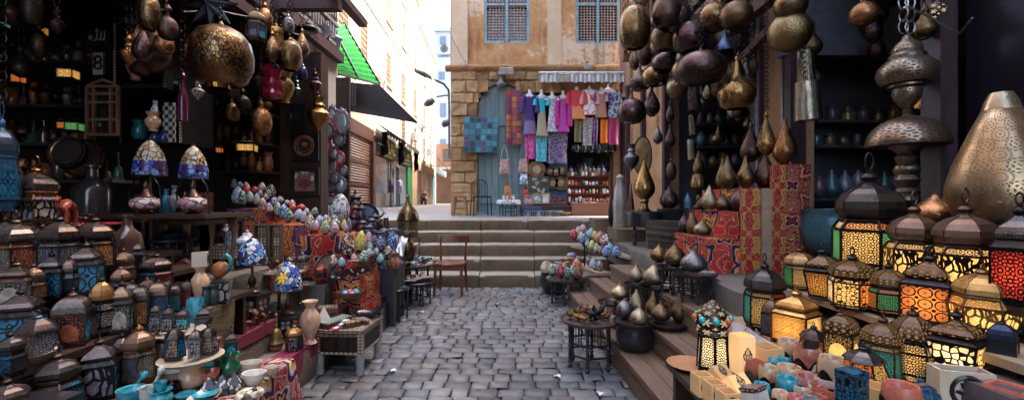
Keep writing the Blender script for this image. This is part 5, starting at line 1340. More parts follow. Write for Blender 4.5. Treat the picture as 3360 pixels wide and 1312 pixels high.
def cat_fig(lab,p,h,m,rz):
 def f(b):
  b.tube([(0,0,0),(0,0,.25),(.02,0,.5),(.06,0,.68)],[.24,.25,.17,.13],10)
  b.ball((.08,0,.78),(.17,.15,.15),10,7)
  for y in(-.09,.09):b.tube([(.06,y,.86),(.05,y*1.15,1.0)],[.06,.01],5)
  b.tube([(.1,-.07,.4),(.17,-.07,.2),(.2,-.07,.0)],[.07,.05,.06],6);b.tube([(.1,.07,.4),(.17,.07,.2),(.2,.07,.0)],[.07,.05,.06],6)
  b.tube([(-.2,0,.05),(-.34,.1,.08),(-.3,.2,.2)],[.05,.045,.03],6)
 return tag(ob('cat_figurine',cached('cat_fig',f,60),m,None,p,(0,0,rz),(h,h,h)),lab,'figurine')
cat_fig('blue white china cat beside the teapots on oval table',Vector((P(855,790,3.5).x,3.5,zt)),.12,CHINA,-.8)
cat_fig('blue white china cat sitting on an orange vase in the dim cabinet',P(508,374,3.35),.11,CHINA,-.4)
d=3.30;s=d/F
o=thing('backgammon_board','open wooden backgammon board standing upright beside the leaded lamp','game board',P(880,852,d),.12)
for x0,x1,nm in((-.105,-.003,'board_half'),(.003,.095,'board_half')):
 h=.275;b=MB();b.box(((x0+x1)/2,.04,h/2),(x1-x0,.012,h));
 for(cx,cz,lx,lz)in((x0+.006,h/2,.012,h),(x1-.006,h/2,.012,h),((x0+x1)/2,.006,x1-x0-.024,.012),((x0+x1)/2,h-.006,x1-x0-.024,.012)):b.box((cx,.012,cz),(lx,.05,lz))
 hb=ob(nm,b,wood('walnut_board',(.07,.035,.018),(.17,.09,.045),.4,2,2),o)
 b=MB()
 for i in range(4):
  xa=x0+.016+(x1-x0-.032)*i/4;wq=(x1-x0-.032)/4
  for(za,zb)in((.014,.10),(h-.014,h-.10)):b.face([(xa,.033,za),(xa+wq,.033,za),(xa+wq/2,.033,zb)]if zb>za else[(xa+wq,.033,za),(xa,.033,za),(xa+wq/2,.033,zb)])
 b.box(((x0+x1)/2,.033,h/2),((x1-x0)*.55,.003,.055));ob('inlay_points',b,INLAY2,hb)
d=3.62;s=d/F;p=P(932,888,d)
tt=tray_table('half round inlaid side table with duck figurine behind leaded lamp',(p.x,d,.47),62*s,p.z-.47,4,None,BLACK,'flat',.2,.02,.75,False,'inlaid_table',INLAY)
def duck(b):
 b.ball((0,0,.35),(.5,.32,.32),14,9);b.tube([(.3,0,.5),(.42,0,.72),(.46,0,.95)],[.18,.13,.12],9);b.ball((.48,0,.98),(.16,.14,.14),10,7);b.tube([(.6,0,.97),(.78,0,.9)],[.07,.02],6);b.tube([(-.4,0,.4),(-.62,0,.52)],[.16,.02],6)
o=thing('duck_figurine','cream duck figurine on the half round inlaid table','figurine',Vector((P(930,880,3.56).x,3.56,p.z)),-.1);ob('body',cached('duck',duck,60),CREAM,o,sc=(.10,.10,.11))
animal('dark carved camel figurine next to the cream duck','camel_figurine',903,888,0,40,OLIVE,.1,d=3.56)
p=on(1015,1030,.27);s=p.y/F;H_=108*s
tt=tray_table('round inlaid table heaped with golden almond shells beside the black lantern',p,54*s,H_,4,None,BLACK,'flat',.5,.024,.66,False,'inlaid_table',INLAY)
b=MB();b.lathe([(.96,-.02),(1.0,-.02),(1.0,-.09),(.96,-.09)],32);ob('apron',b.mesh('apron',40),INLAY2,tt,(0,0,H_),sc=(54*s,54*s,1.1))
for i in range(14):
 a=i*2.4;r=.022*math.sqrt(i);q=p+Vector((r*math.cos(a)-.02,r*math.sin(a)*.8,H_+.012+.008*(14-i)/7))
 tag(ob('golden_shell',cached('almond',lambda b:b.ball((0,0,0),(.028,.013,.010),10,6),60),GOLD if i%2 else PEACH,None,q,(rn(-.4,.4),rn(-.4,.4),rn(0,3))),'golden almond shaped shell heaped on the round inlaid table','shell','golden shells on the round table')
L('tall',992,895,42,78,.60,pn('cream grey','hex'),'small white lantern with ring handle behind the inlaid tables',DOMES,SILV,.2,group=None,d=3.75)
L('tall',962,892,40,70,.60,pn('cream grey','hex'),'small white lantern half hidden by the cream duck',DOMES,SILV,.3,group=None,d=3.85)
turned('tear','copper_figure','copper pine cone ornament beside the heap of golden shells','ornament',P(1000,912,3.7),.055,.13,COPPER)
block('stone_block','rough stone block under the red and black lanterns',-2.04,-1.70,3.85,4.08,.27,.60,SLAB,'stone',.012)
L('tall',1052,915,38,55,.60,pn('dark'),'small red painted lantern in front of the leaning bronze tray',pierced('pierced_red',(.45,.03,.03),(.05,0,0),3),plain('red_tin',(.42,.02,.02),.3),.2,group=None,d=3.9)
turned('urn','black_lantern_pot','small black storm lantern beside the leaning bronze tray','lantern',P(1090,938,3.88),.085,.155,BLACK)
o=thing('bronze_tray','round bronze tray leaning on the red draped stand','tray',P(1082,878,4.0),(1.25,0,.1));ob('disc',lathe_mesh('tray',32),wood('bronze_wood',(.09,.05,.025),(.20,.12,.06),.4),o,sc=(.26,.26,.03));b=MB();b.torus((0,0,.028),.126,.006,32,5);ob('rim',b.mesh('rim',50),BRASS,o)
p=on(1018,1126,.27);s=p.y/F
turned('vase','alabaster_vase','tall peach alabaster vase standing beside the carved inlaid table','vase',p,62*s,140*s,PEACH)
L('tall',966,1152,52,100,.27,pn('dark grey','hex',1.0),'gold openwork lantern standing before the inlaid stand',DOMEG,GOLD,.3,group=None)
p=on(906,1148,.27);s=p.y/F
o=thing('hand_bell','brass hand bell on a pink stone foot by the gold lantern','bell',p+Vector((0,0,.05)));ob('bell',lathe_mesh('bell',20),plain('dull_brass',(.30,.19,.08),.4,.8),o,sc=(.105,.105,.22))
b=MB();b.lathe([(.03,-.05),(.042,-.04),(.045,-.015),(.03,0),(0,.002)],14);ob('foot',b.mesh('foot',50),ROSE,o)
turned('bowl','glass_bowl','thick clear glass bowl beside the hexagonal stand','bowl',on(888,1012,.47),.11,.05,plain('clear_grey_glass',(.34,.34,.42),.08,0,0,5,.2,.7))
for i,(u,v,h_,rz,lab)in enumerate(((782,1082,62,.2,'carved brown elephant shaped figurine furthest from the stand'),(830,1072,64,-.3,'carved camel figurine in front of the hexagonal stand'),(812,1086,42,.6,'tiny carved camel figurine kneeling on the red runner'),(858,1066,44,.1,'tiny carved camel figurine nearest the clear bowl'))):
 animal(lab,'wooden_figurine',u,v,.47,h_,OLIVE,rz,i%2==1)
b=MB();b.box((-1.86,2.9,.476),(.17,.62,.008));b.box((-1.772,2.9,.44),(.008,.62,.08));tag(ob('red_runner',b,plain('dark_red_rug',(.16,.02,.035),.9,0,.3,60)),'dark red runner along the ledge edge under the carved figurines','rug')
b=MB();b.box((-1.60,3.12,.276),(.14,.5,.008));b.grid(lambda u,v:(-1.525+.01*math.sin(u*8),2.9+.5*u,.276-.10*v*(1+.4*math.sin(u*5))),10,4);b.grid(lambda u,v:(-1.531+.01*math.sin(u*8),3.4-.5*u,.276-.10*v),10,4)
tag(ob('crimson_rug',b.mesh('crimson_rug',50),plain('crimson_rug_wool',(.22,.015,.06),.9,0,.3,60)),'crimson rug with torn edge hanging over the kerb','rug')
tag(ob('stone_pyramid',cached('pyramid',lambda b:b.lathe([(.7,0),(0,1)],4,rot=PI/4),None),MILK,None,on(1062,1062,.33),(0,0,.5),(.15,.15,.15)),'white stone pyramid behind the tall peach vase','pyramid')
block('riser_box','dark riser box under the stone pyramid',-1.66,-1.38,3.55,3.78,.0,.33,BLACK)
def keepbox(label,p,dx,dy,h,m,rz,lid=True,name='inlaid_box',lm=None,rx=0):
 o=thing(name,label,'box',p,(rx,0,rz));b=MB();b.box((0,0,h*.38),(dx,dy,h*.76));ob('box_body',b,m,o)
 b=MB();b.box((0,0,h*.89),(dx*1.03,dy*1.03,h*.22));ob('lid',b,lm or m,o);return o
keepbox('red book shaped box with printed lid behind the white pyramid',on(1078,1022,.39),.16,.10,.05,plain('oxblood',(.16,.03,.02),.4),.35,name='book_box',lm=INLAY2)
block('riser_box','dark riser box under the red book shaped box',-1.78,-1.52,3.72,3.98,.27,.39,BLACK)
o=thing('carved_table','low carved table with bone inlay and wrapped legs on the cobbles','table',(-1.345,3.55,0),-.06)
tw,td,th=.385,.43,.335
for sx in(-1,1):
 for sy in(-1,1):
  b=MB();b.lathe([(.032,0),(.036,.02),(.028,.06),(.034,.10),(.030,.14),(.026,.16)],10);lg=ob('leg',b.mesh('leg',50),plain('wrapped_plastic',(.30,.29,.30),.25,0,.5,60),o,(sx*(tw/2-.03),sy*(td/2-.03),0))
  b=MB();b.box((sx*(tw/2-.021),sy*(td/2-.021),.245),(.042,.042,.17));ob('corner_post',b,INLAY2,o)
for sy in(-1,1):
 b=MB();b.box((0,sy*(td/2-.02),.238),(tw-.086,.02,.12));ob('side_panel',b,CARV,o)
 b=MB();b.box((0,sy*(td/2-.02),.168),(tw-.086,.026,.018));b.box((0,sy*(td/2-.02),.308),(tw-.086,.026,.018));ob('inlay_strip',b,INLAY,o)
for sx in(-1,1):
 b=MB();b.box((sx*(tw/2-.02),0,.238),(.02,td-.086,.12));ob('side_panel',b,CARV,o)
 b=MB();b.box((sx*(tw/2-.02),0,.168),(.026,td-.086,.018));b.box((sx*(tw/2-.02),0,.308),(.026,td-.086,.018));ob('inlay_strip',b,INLAY,o)
b=MB();b.box((0,0,.336),(tw+.01,td+.01,.012));b.box((0,-td/2-.001,.345),(tw+.012,.012,.018));b.box((0,td/2+.001,.345),(tw+.012,.012,.018));b.box((-tw/2-.001,0,.345),(.012,td-.02,.018));b.box((tw/2+.001,0,.345),(.012,td-.02,.018));ob('table_top',b,INLAY,o)
TZ=.343
keepbox('long wooden box with carved bone lid on the carved table',Vector((-1.455,3.52,TZ)),.10,.26,.05,plain('mahogany',(.09,.02,.014),.3),-.35,lm=inlay('green_bone_inlay',30,(.04,.07,.05),(.35,.35,.28),(.55,.55,.48)))
def shaped_box(lab,p,W,h,m,rz):
 o=thing('shaped_box',lab,'box',p,rz);b=MB();pts=[(W*(.5+.10*math.cos(3*a))*math.cos(a),W*.62*(.5+.10*math.cos(3*a))*math.sin(a))for a in[2*PI*i/20 for i in range(20)]]
 b.prism(pts,h*.7,'XY',0);ob('box_body',b,plain('mahogany',(.09,.02,.014),.3),o);b=MB();b.prism([(x*1.04,y*1.04)for x,y in pts],h*.25,'XY',h*.72);ob('lid',b,m,o)
shaped_box('scalloped box with beige lid at the middle of the carved table',Vector((-1.31,3.46,TZ)),.13,.045,INLAY,.4)
shaped_box('scalloped box with beige lid near the carved table edge',Vector((-1.245,3.55,TZ)),.12,.045,INLAY2,-.4)
for u,v,m,lab in((1102,1075,'red','oval red hand mirror lying on the carved table'),(1133,1052,'sky','oval blue hand mirror lying on the carved table'),(1120,1064,'navy','oval grey hand mirror between the red and blue mirrors')):
 p=on(u,v,TZ+.03);oo=thing('hand_mirror',lab,'mirror',p,(.3,0,.7),(1,1,1),'hand mirrors on the carved table');b=MB();b.ball((0,0,0),(.042,.024,.008),14,6);ob('frame',b.mesh('frame',60),MO[m],oo);b=MB();b.ball((0,0,.004),(.028,.014,.006),12,5);ob('glass',b.mesh('glass',60),MIRR,oo)
tag(ob('almond_box',cached('almond',None),plain('tan_nut',(.30,.16,.07),.5),None,on(1196,1047,TZ+.012),(0,0,.3),(1.4,1.4,1.2)),'tan almond shaped nut at the far corner of carved table','nut')
def boat(b):
 def fn(u,v):
  a=(u-.5)*2;r=.10*(1-a*a)**.5*.62;t=(v-.5)*PI
  return(a*.15,math.sin(t)*r,.05+abs(a)**2.2*.055-math.cos(t)*r*.62)
 b.grid(fn,18,10)
 b.grid(lambda u,v:(Vector(fn(1-u,v))*.93+Vector((0,0,.006))),18,10)
tag(ob('boat_bowl',cached('boat_bowl',boat,60),plain('dark_painted_bowl',(.025,.028,.045),.3,.2),None,Vector((-1.26,3.70,TZ+.0)),(0,0,.35)),'dark boat shaped bowl with raised ends holding a small box','bowl')
shaped_box('scalloped box with silvery lid inside the dark boat bowl',Vector((-1.29,3.69,TZ+.02)),.095,.05,MO['silver'],.2)
POT_B=plain('blue_black_pot',(.03,.04,.07),.22,0,0,8,.7)
o=block('draped_stand','highest draped stand at the back of the egg display',-2.78,-2.40,4.15,4.75,.27,1.285,KH2,'stand',.02)
block('draped_stand','middle draped stand of navy tent cloth in the egg display',-2.42,-1.98,4.12,4.75,.27,1.125,KH2,'stand',.02)
block('draped_stand','wide red draped stand under the row of patterned eggs',-2.02,-1.60,4.06,4.75,.27,1.03,khaya('tent_cloth_red_large',(.40,.02,.022),[(.03,.03,.09),(.62,.28,.05),(.58,.10,.03),(.04,.04,.12)],1.5,.9),'stand',.03)
block('draped_stand','low red draped stand under the largest yellow egg',-1.62,-1.42,3.98,4.6,0,.80,KH1,'stand',.04)
tag(ob('patterned_cloth',(lambda b:(b.grid(lambda u,v:(-2.94+.12*u,4.02+.004*math.sin(u*9),1.24+.20*v),3,3),b.grid(lambda u,v:(-2.82-.12*u,4.03,1.24+.20*v),3,3),b)[2])(MB()),KH1),'small square of red tent cloth behind the highest eggs','cloth')
shelf('dark plinth under small square of red cloth',-2.96,-2.78,3.98,4.1,1.24,name='plinth')
D1,D2,D3=4.38,4.32,4.20
EG='mosaic egg lamps on the left draped stands'
T1=[(208,140,75,105,'teal',4.6),(272,148,60,60,'sky',4.55),(333,165,75,85,'pink',4.55),(330,200,80,80,'red',4.45),(240,255,130,175,'sky',4.3),(295,275,100,140,'green',4.22),(378,268,80,110,'silver',4.22),(435,290,75,110,'silver',4.2),(415,200,85,70,'red',4.5),(485,170,80,90,'pink',4.5),(575,205,110,130,'brown',4.5),(470,235,65,70,'silver',4.4),(550,235,70,90,'green',4.4),(525,270,65,60,'pink',4.35),(505,355,115,155,'beige',4.28),(563,380,80,100,'pink',4.18),(600,320,95,100,'blue',4.4),(670,295,75,60,'silver',4.5),(645,390,90,135,'lime',4.28),(710,410,105,140,'blue',4.24),(755,450,100,130,'green',4.16),(735,325,60,50,'white',4.45),(790,335,75,75,'pink',4.45),(795,375,80,65,'red',4.38),(875,370,90,60,'red',4.45),(845,445,95,110,'silver',4.2),(895,470,75,110,'silver',4.16),(930,415,65,70,'silver',4.35),(1010,415,75,85,'green',4.4),(970,530,125,165,'beige',4.2),(1020,560,85,105,'pink',4.12),(1060,500,95,95,'blue',4.3),(1125,480,65,60,'silver',4.36),(1118,570,105,140,'lime',4.16),(1215,580,100,120,'pink',4.14),(1170,525,60,70,'yellow',4.3),(1215,490,80,80,'green',4.3),(980,450,65,60,'pink',4.4)]
CN=dict(teal='pale teal',sky='light blue',pink='rosy pink',red='bright red',green='green and black',silver='silver grey',brown='dark brown',beige='beige and brown',blue='deep blue',lime='lime green',white='white',yellow='yellow',orange='orange',navy='navy')
def eggs(tab,u0,v0,k,grp,where):
 cnt={}
 for(x,y,w_,h_,c,d)in tab:
  nm=where(x,y,d);key=(c,nm)
  u,v=u0+x/k,v0+(y+h_/2)/k
  lab='%s mosaic egg %s'%(CN[c],nm)
  cnt.setdefault(lab,[]).append((c,u,v,d,w_/k,h_/k))
 for lab,L_ in cnt.items():
  if len(L_)==1:egg(L_[0][0],lab,*L_[0][1:],grp)
  else:
   L_.sort(key=lambda q:-q[4]*q[5]if False else-q[4]*q[5])
   names=['largest %s','smaller %s','smallest %s','tiny %s','half hidden %s','rearmost %s']if len(L_)>2 else['larger %s','smaller %s']
   for nm,q in zip(names,L_):egg(q[0],nm%lab,*q[1:],grp)
def wh1(x,y,d):
 if x<470:return 'on the highest draped stand' if d<4.4 else 'at the back of the highest stand'
 if x<945:return 'at the front of the middle stand' if d<4.32 else 'at the back of the middle stand'
 return 'at the front of the wide red stand' if d<4.25 else 'at the back of the wide red stand'
eggs(T1,700,560,3.048,EG,wh1)
T2=[(100,140,225,290,'white',4.55),(75,300,110,100,'green',4.28),(150,310,65,100,'yellow',4.22),(170,350,60,80,'pink',4.14),(215,310,60,140,'navy',4.35),(190,520,170,230,'brown',4.12),(315,480,130,210,'yellow',4.2),(405,450,85,130,'pink',4.32),(525,505,110,145,'navy',4.5),(598,595,110,130,'brown',4.5),(350,645,110,130,'green',4.06),(415,605,80,90,'white',4.14),(490,590,60,80,'silver',4.4),(405,545,90,130,'teal',4.3),(460,480,70,120,'navy',4.5)]
def wh2(x,y,d):
 if x<110 and y<200:return 'taller than a hand beside the wall of mirrors'
 if y<380:return 'beside the giant white egg'
 return 'on the low red stand' if x<440 else 'near the jewellery table'
eggs(T2,1080,640,3.144,EG,wh2)
eggs([(40,690,100,130,'beige',3.98),(130,700,80,100,'sky',3.96),(255,655,70,90,'pink',4.1),(455,640,90,110,'brown',4.45),(520,660,80,100,'teal',4.4),(250,590,70,90,'orange',4.3),(440,590,80,110,'blue',4.5)],1080,640,3.144,EG,lambda x,y,d:'tumbling down before the low red stand')
for i,(u,v,k,w_,h_,m,lab)in enumerate(((1232,880,'jar',60,70,POT_B,'dark blue painted jar beside the gold fretwork lantern'),(1200,830,'vaseB',50,90,CHINA,'blue white china vase among the eggs by the kerb'),(1262,850,'bowl',66,36,MO['teal'],'teal patterned bowl at the edge of the jewellery'),(1290,880,'jar',50,50,MO['orange'],'orange patterned jar at the edge of the jewellery'),(1245,820,'jar',46,60,MO['navy'],'navy speckled jar behind the gold fretwork lantern'),(1222,935,'bowl',70,34,MO['brown'],'brown patterned bowl below the dark blue painted jar'),(1290,830,'vase',40,80,MO['blue'],'slim blue patterned vase near the brass ewer lamp'))):
 p=P(u,v,4.75);s=4.75/F;turned(k,'painted_pot',lab,'pot',p,w_*s,h_*s,m)
block('draped_stand','dark wooden stand under painted pots by the kerb',-1.62,-1.34,4.66,4.95,0,P(1232,880,4.75).z,DARKW,'stand',.015)
block('draped_stand','black draped stand behind the low red one holding pots',-2.0,-1.45,4.62,5.6,0,.98,BLACK,'stand',.02)
block('draped_stand','black cloth stand under glass eggs beside the jewellery',-1.62,-1.30,4.65,5.2,0,.62,plain('charcoal_cloth',(.03,.03,.036),.8),'stand',.02)
POTM=[PURP,plain('red_black_pot',(.16,.02,.03),.25,0,0,6,.9),PURP,plain('blue_black_pot',(.03,.04,.07),.22,0,0,8,.7)]
PT=[(1166,690,4.9,50,66,2,'dark lidded pot behind the giant white egg'),(1163,718,4.75,44,56,1,'red and black lidded pot beside the giant white egg'),(1184,722,4.8,40,60,3,'blue black lidded pot next to the leaning grey shield'),(1186,758,4.65,46,44,1,'red banded lidded pot before the row of dark pots'),(1216,752,4.8,44,46,3,'dark blue lidded pot in middle of the pot row'),(1228,745,5.0,44,54,0,'tall dark lidded pot near twisted rods'),(1242,752,5.1,36,48,2,'small dark lidded pot near twisted rods'),(1206,770,4.6,50,40,3,'round dark pot below the pot row'),(1160,752,4.6,30,60,2,'slim dark bottle pot touching the giant white egg'),(1255,790,4.9,56,52,3,'round dark blue pot with white specks'),(1278,802,5.0,56,20,1,'pink flask lying near the round speckled pot')]
for(u,v,d,w_,h_,mi,lab)in PT:
 s=d/F;p=P(u,v,d);o=thing('lidded_pot',lab,'pot',p,0,(1,1,1),'dark pots by the steps')
 ob('pot',lathe_mesh('jar'),POTM[mi],o,sc=(w_*s*.9,w_*s*.9,h_*s*.66))
 b=cached('pot_lid',lambda b:b.lathe([(.40,0),(.42,.05),(.30,.25),(.12,.45),(.06,.55),(.1,.68),(.06,.82),(0,1)],14),50)
 ob('lid',b,IRON,o,(0,0,h_*s*.64),sc=(w_*s*.9,w_*s*.9,h_*s*.40))
o=thing('round_shield','dark grey round tray standing on edge behind the lidded pots','tray',P(1196,712,5.35),(1.35,0,.3));ob('disc',lathe_mesh('tray',32),plain('blue_grey_metal',(.05,.06,.085),.35,.6),o,sc=(.36,.36,.03));b=MB();b.torus((0,0,.03),.15,.006,32,5);ob('rim',b.mesh('rim',50),IRON,o)
for i,u in enumerate((1262,1271)):
 b=MB();q0=P(u+8,790,5.3);q1=P(u,718,5.3);pts=[q0 .lerp(q1,t/12)-q0 for t in range(13)];b.tube(pts,[.011+.004*(t%2)for t in range(13)],6);b.ball(pts[-1],.02,8,5)
 tag(ob('twisted_rod',b.mesh('rod',60),BLACK,None,q0),['black twisted rod standing nearer the pots beside steps','black twisted rod standing nearer the stone steps'][i],'rod')
def antelope(b):
 b.tube([(-.5,0,.55),(-.2,0,.62),(.2,0,.6),(.4,0,.7),(.6,0,.95),(.82,0,.9)],[.1,.16,.15,.1,.08,.03],8)
 for x,y in((-.4,-.06),(-.38,.06),(.22,-.06),(.25,.06)):b.tube([(x,y,.55),(x,y,.25),(x+.02,y,0)],[.07,.035,.03],6)
 for y in(-.05,.05):b.tube([(.58,y,1.0),(.5,y*2,1.2),(.3,y*2.4,1.38),(.2,y*2.4,1.42)],[.03,.025,.018,.005],5)
tag(ob('antelope_figurine',cached('antelope',antelope,60),BLACK,None,P(1236,735,5.15),(0,0,.2),(.14,.14,.14)),'black antelope figurine with swept horns among dark pots','figurine')
p=Vector((-1.50,6.05,0));tt=tray_table('round black tray table heaped with bracelets by the bottom stone step',p,.40,.47,6,None,BLACK,'tray',.2,.022,.75)
JC=[plain('bracelet_blue',(.03,.10,.17),.2,.2),plain('bracelet_teal',(.08,.2,.22),.2,.2),plain('bracelet_rose',(.30,.03,.07),.25,.2),SILV,IRON,plain('card_white',(.45,.5,.52),.6)]
JL=['dark blue bracelet','teal bracelet','crimson bracelet','silver bracelet','black bracelet']
for i in range(34):
 a=i*2.399;r=.36*math.sqrt((i+.5)/34);k=RN.choice([0,0,1,2,3,4])
 me=cached('bangle',lambda b:b.torus((0,0,.0),.042,.009,16,5),60)
 tag(ob('bangle',me,JC[k],None,p+Vector((r*math.cos(a),r*math.sin(a),.50+rn(0,.03))),(rn(-.5,.5),rn(-.5,.5),0),(1,.85,1.3)),JL[k]+' lying on the round black tray table','bracelet',JL[k]+'s on the tray table')
for i in range(6):
 o=ob('price_card',(lambda b:(b.box((0,0,0),(.09,.06,.004)),b)[1])(MB()),JC[5],None,p+Vector((rn(-.2,.25),-.28+rn(-.04,.08),.505+i*.006)),(rn(-.1,.2),rn(-.1,.1),rn(0,3)));tag(o,'pale card among the bracelets on the round black tray table','card','cards among bracelets')
block('book_stack','stack of pale green patterned boxes beside the pink black egg',-1.58,-1.38,4.70,4.95,.62,.74,MO['teal'],'box',.01)
b=MB();b.grid(lambda u,v:(-1.52+.2*u,5.15+.25*v+.02*math.sin(u*9),.70+.20*v+.015*math.sin(u*11+v*7)),10,8);b.grid(lambda u,v:(-1.32-.2*u,5.16+.25*v+.02*math.sin((1-u)*9),.69+.20*v),10,8)
tag(ob('plastic_bag',b.mesh('plastic_bag',60),plain('clear_plastic',(.25,.28,.32),.12,0,.4,20,.4,.8)),'crumpled clear plastic bag leaning behind the jewellery','bag')
p=P(1338,848,5.9);s=5.9/F
o=thing('dome_lamp','tall brass ewer lamp with pointed dome and glass cylinder by the steps','lamp',p)
b=MB();b.lathe([(.08,-.30),(.09,-.28),(.05,-.24),(.035,-.1),(.05,-.05),(.10,.05),(.115,.14),(.08,.22),(.045,.29),(.05,.33),(.03,.36)],20);b.tube([(.09,0,.16),(.16,0,.2),(.17,0,.28),(.12,0,.31),(.06,0,.30)],.010,6);b.tube([(-.09,0,.1),(-.16,0,.16),(-.19,0,.22)],[.02,.014,.01],6);ob('ewer',b.mesh('ewer',50),BRASS,o)
b=MB();b.lathe([(.14,.30),(.142,.52)],28);b.lathe([(.138,.52),(.136,.30)],28)
def glassy(g,S):
 uv=g.uv();mk=g.m('GREATER_THAN',g.noise(uv,9,3),.56);nt=g.nt;S(col=(.30,.24,.15),metal=.8,rough=.35)
 tr=g.n('ShaderNodeBsdfTransparent',{'Color':(.8,.8,.78,1)});mx=g.n('ShaderNodeMixShader',{0:g.m('ADD',.12,g.m('MULTIPLY',mk,.5)),1:tr.outputs[0],2:nt.nodes['Principled BSDF'].outputs[0]});nt.links.new(mx.outputs[0],nt.nodes['Material Output'].inputs[0])
ob('glass_cylinder',b.mesh('glass_cylinder',50),mat('etched_glass',glassy),o)
b=MB();b.lathe([(.15,.515),(.155,.53),(.15,.56),(.14,.61),(.11,.67),(.06,.73),(.03,.79),(.022,.84),(.03,.86),(.012,.88),(.008,.92),(0,.94)],24);ob('dome',b.mesh('dome',50),BRASS,o)
block('riser_box','black box under the tall brass ewer lamp',-1.62,-1.32,5.62,5.72,0,.22,BLACK)
RB=[((-1.50,4.72),.155,.335,'small tray table carrying a brass plate at the kerb'),((-1.36,4.98),.165,.345,'small tray table with white cloth at the kerb'),((-1.24,5.62),.20,.30,'low tray table heaped with beaded bags by the kerb')]
for(xy,r,h_,lab)in RB:tray_table(lab,(xy[0],xy[1],0),r,h_,5,'tray tables along the left kerb',BLACK,'flat',.3,.016,.8)
turned('plate','brass_plate','brass plate lying on small tray table at the kerb','plate',(-1.50,4.72,.335),.25,.03,BRASS)
turned('plate','silver_plate','pale round plate on small tray table at the kerb','plate',(-1.36,4.98,.345),.27,.012,SILV)
BEAD=mosaic('beadwork_red',[(.22,.03,.03),(.4,.34,.3),(.02,.02,.02),(.30,.08,.05),(.02,.02,.02)],24,(.02,.01,.01),.06)
def purse(lab,p,w_,h_,rot,m=None):
 o=thing('beaded_bag',lab,'bag',p,rot);b=MB();b.ball((0,0,0),(w_/2,.022,h_/2),14,8);ob('bag_body',b.mesh('bag',60),m or BEAD,o)
 b=MB();b.torus((0,0,0),1,.07,20,5,'Y');ob('rim',b.mesh('rim',60),plain('ivory_beads',(.4,.33,.28),.4,0,.5,90),o,sc=(w_/2,.2,h_/2))
for i,(x,y,z,rz)in enumerate(((-1.34,5.5,.325,.2),(-1.24,5.58,.335,1.1),(-1.14,5.66,.34,.5),(-1.22,5.72,.35,2.1),(-1.32,5.66,.345,2.6))):
 purse(['red black beaded purse nearest the brass plate','red black beaded purse in the middle of the low tray','red black beaded purse hanging over the tray rim','red black beaded purse at the back of the low tray','red black beaded purse between two others on the low tray'][i],(x,y,z),.2,.13,(1.25,0,rz))
purse('round red beaded purse standing beside the gold wooden lantern',P(1109,920,4.42),.15,.22,(0,.1,.1));purse('round beaded purse with patterned ring against the red cloth',P(1138,905,4.45),.12,.16,(0,0,.2))
purse('small red beaded purse leaning behind gold wooden lantern',P(1178,880,4.9),.16,.22,(-.2,.3,0));purse('red striped beaded pouch hanging low beside gold wooden lantern',P(1128,962,4.40),.10,.18,(0,0,.1),mosaic('beadwork_stripes',[(.4,.03,.03),(.5,.45,.4),(.3,.02,.02)],18))
LACEW=pierced('fretted_gold_wood',(.46,.26,.10),(.09,.04,.015),2.4,0,'hex',.5)
o=thing('wooden_lantern','gold fretwork lantern with square body on the kerb tables','lantern',P(1253,990,4.62)+Vector((-.24,0,0)),.25)
b=MB();b.box((0,0,.04),(.20,.20,.08));b.box((0,0,.09),(.16,.16,.02));ob('base',b,LACEW,o)
b=MB();b.box((0,0,.20),(.135,.135,.20));ob('body',b,LACEW,o);b=MB();b.box((0,-.068,.19),(.07,.006,.13));ob('window',b,GLASSD,o)
b=MB();b.box((0,0,.31),(.165,.165,.02));b.lathe([(.075,.32),(.07,.36),(.045,.405),(.02,.425),(.03,.44),(.01,.46),(0,.48)],16);ob('dome',b.mesh('dome',50),LACEW,o)
block('riser_box','dark crate under the gold fretwork lantern',-1.74,-1.34,4.35,4.75,0,P(1253,990,4.62).z,BLACK)
tag(ob('belt',(lambda b:(b.grid(lambda u,v:(-.22+.44*u,.03*math.sin(u*5)-.02,.10*u+.07*v-.05),16,3),b.grid(lambda u,v:(.22-.44*u,.012+.03*math.sin((1-u)*5)-.02,.10*(1-u)+.07*v-.05),16,3),b)[2])(MB()),mosaic('sequin_strap',[(.06,.015,.012),(.05,.012,.01),(.55,.5,.4),(.08,.02,.015)],22,(.03,.01,.01),.08),None,P(1150,905,3.93)),'dark embroidered strap with white dots hung across the red cloth','strap')
turned('bowl','wooden_bowl','wooden bowl of small blue stones under the red draped stand','bowl',P(1150,985,3.84),.235,.085,wood('bowl_wood',(.09,.035,.02),(.2,.09,.05),.4))
for i in range(6):
 a=i*1.05;q=P(1150,960,3.84);tag(ob('blue_stone',cached('stone_ball',lambda b:b.ball((0,0,0),(.03,.026,.02),9,6),60),[CYAN,plain('sky_stone',(.2,.36,.5),.3),REDS][i%3],None,q+Vector((.055*math.cos(a),.055*math.sin(a),.005)),(0,0,a)),['turquoise','pale blue','red'][i%3]+' polished stone in the wooden bowl under the red cloth','stone','stones in the wooden bowl '+str(i%3+1)if False else 'polished stones in the wooden bowl')
pil=block('display_pillar','dark boarded pillar carrying framed pictures and mirrors',-2.72,-2.24,5.0,5.2,.27,3.1,DARKW,'pillar')
def framed(lab,u,v,w_,h_,d,fm,pm,name='framed_picture',fw=.05,cat='picture',rz=0.0):
 s=d/F;o=thing(name,lab,cat,P(u,v,d),rz);W,H=w_*s,h_*s
 b=MB()
 for(x,z,lx,lz)in((-W/2+fw/2,0,fw,H),(W/2-fw/2,0,fw,H),(0,H/2-fw/2,W-2*fw,fw),(0,-H/2+fw/2,W-2*fw,fw)):b.box((x,0,z),(lx,.035,lz))
 ob('frame',b,fm,o);b=MB();b.box((0,.008,0),(W-2*fw+.002,.012,H-2*fw+.002));ob('picture',b,pm,o)
 return o,W,H
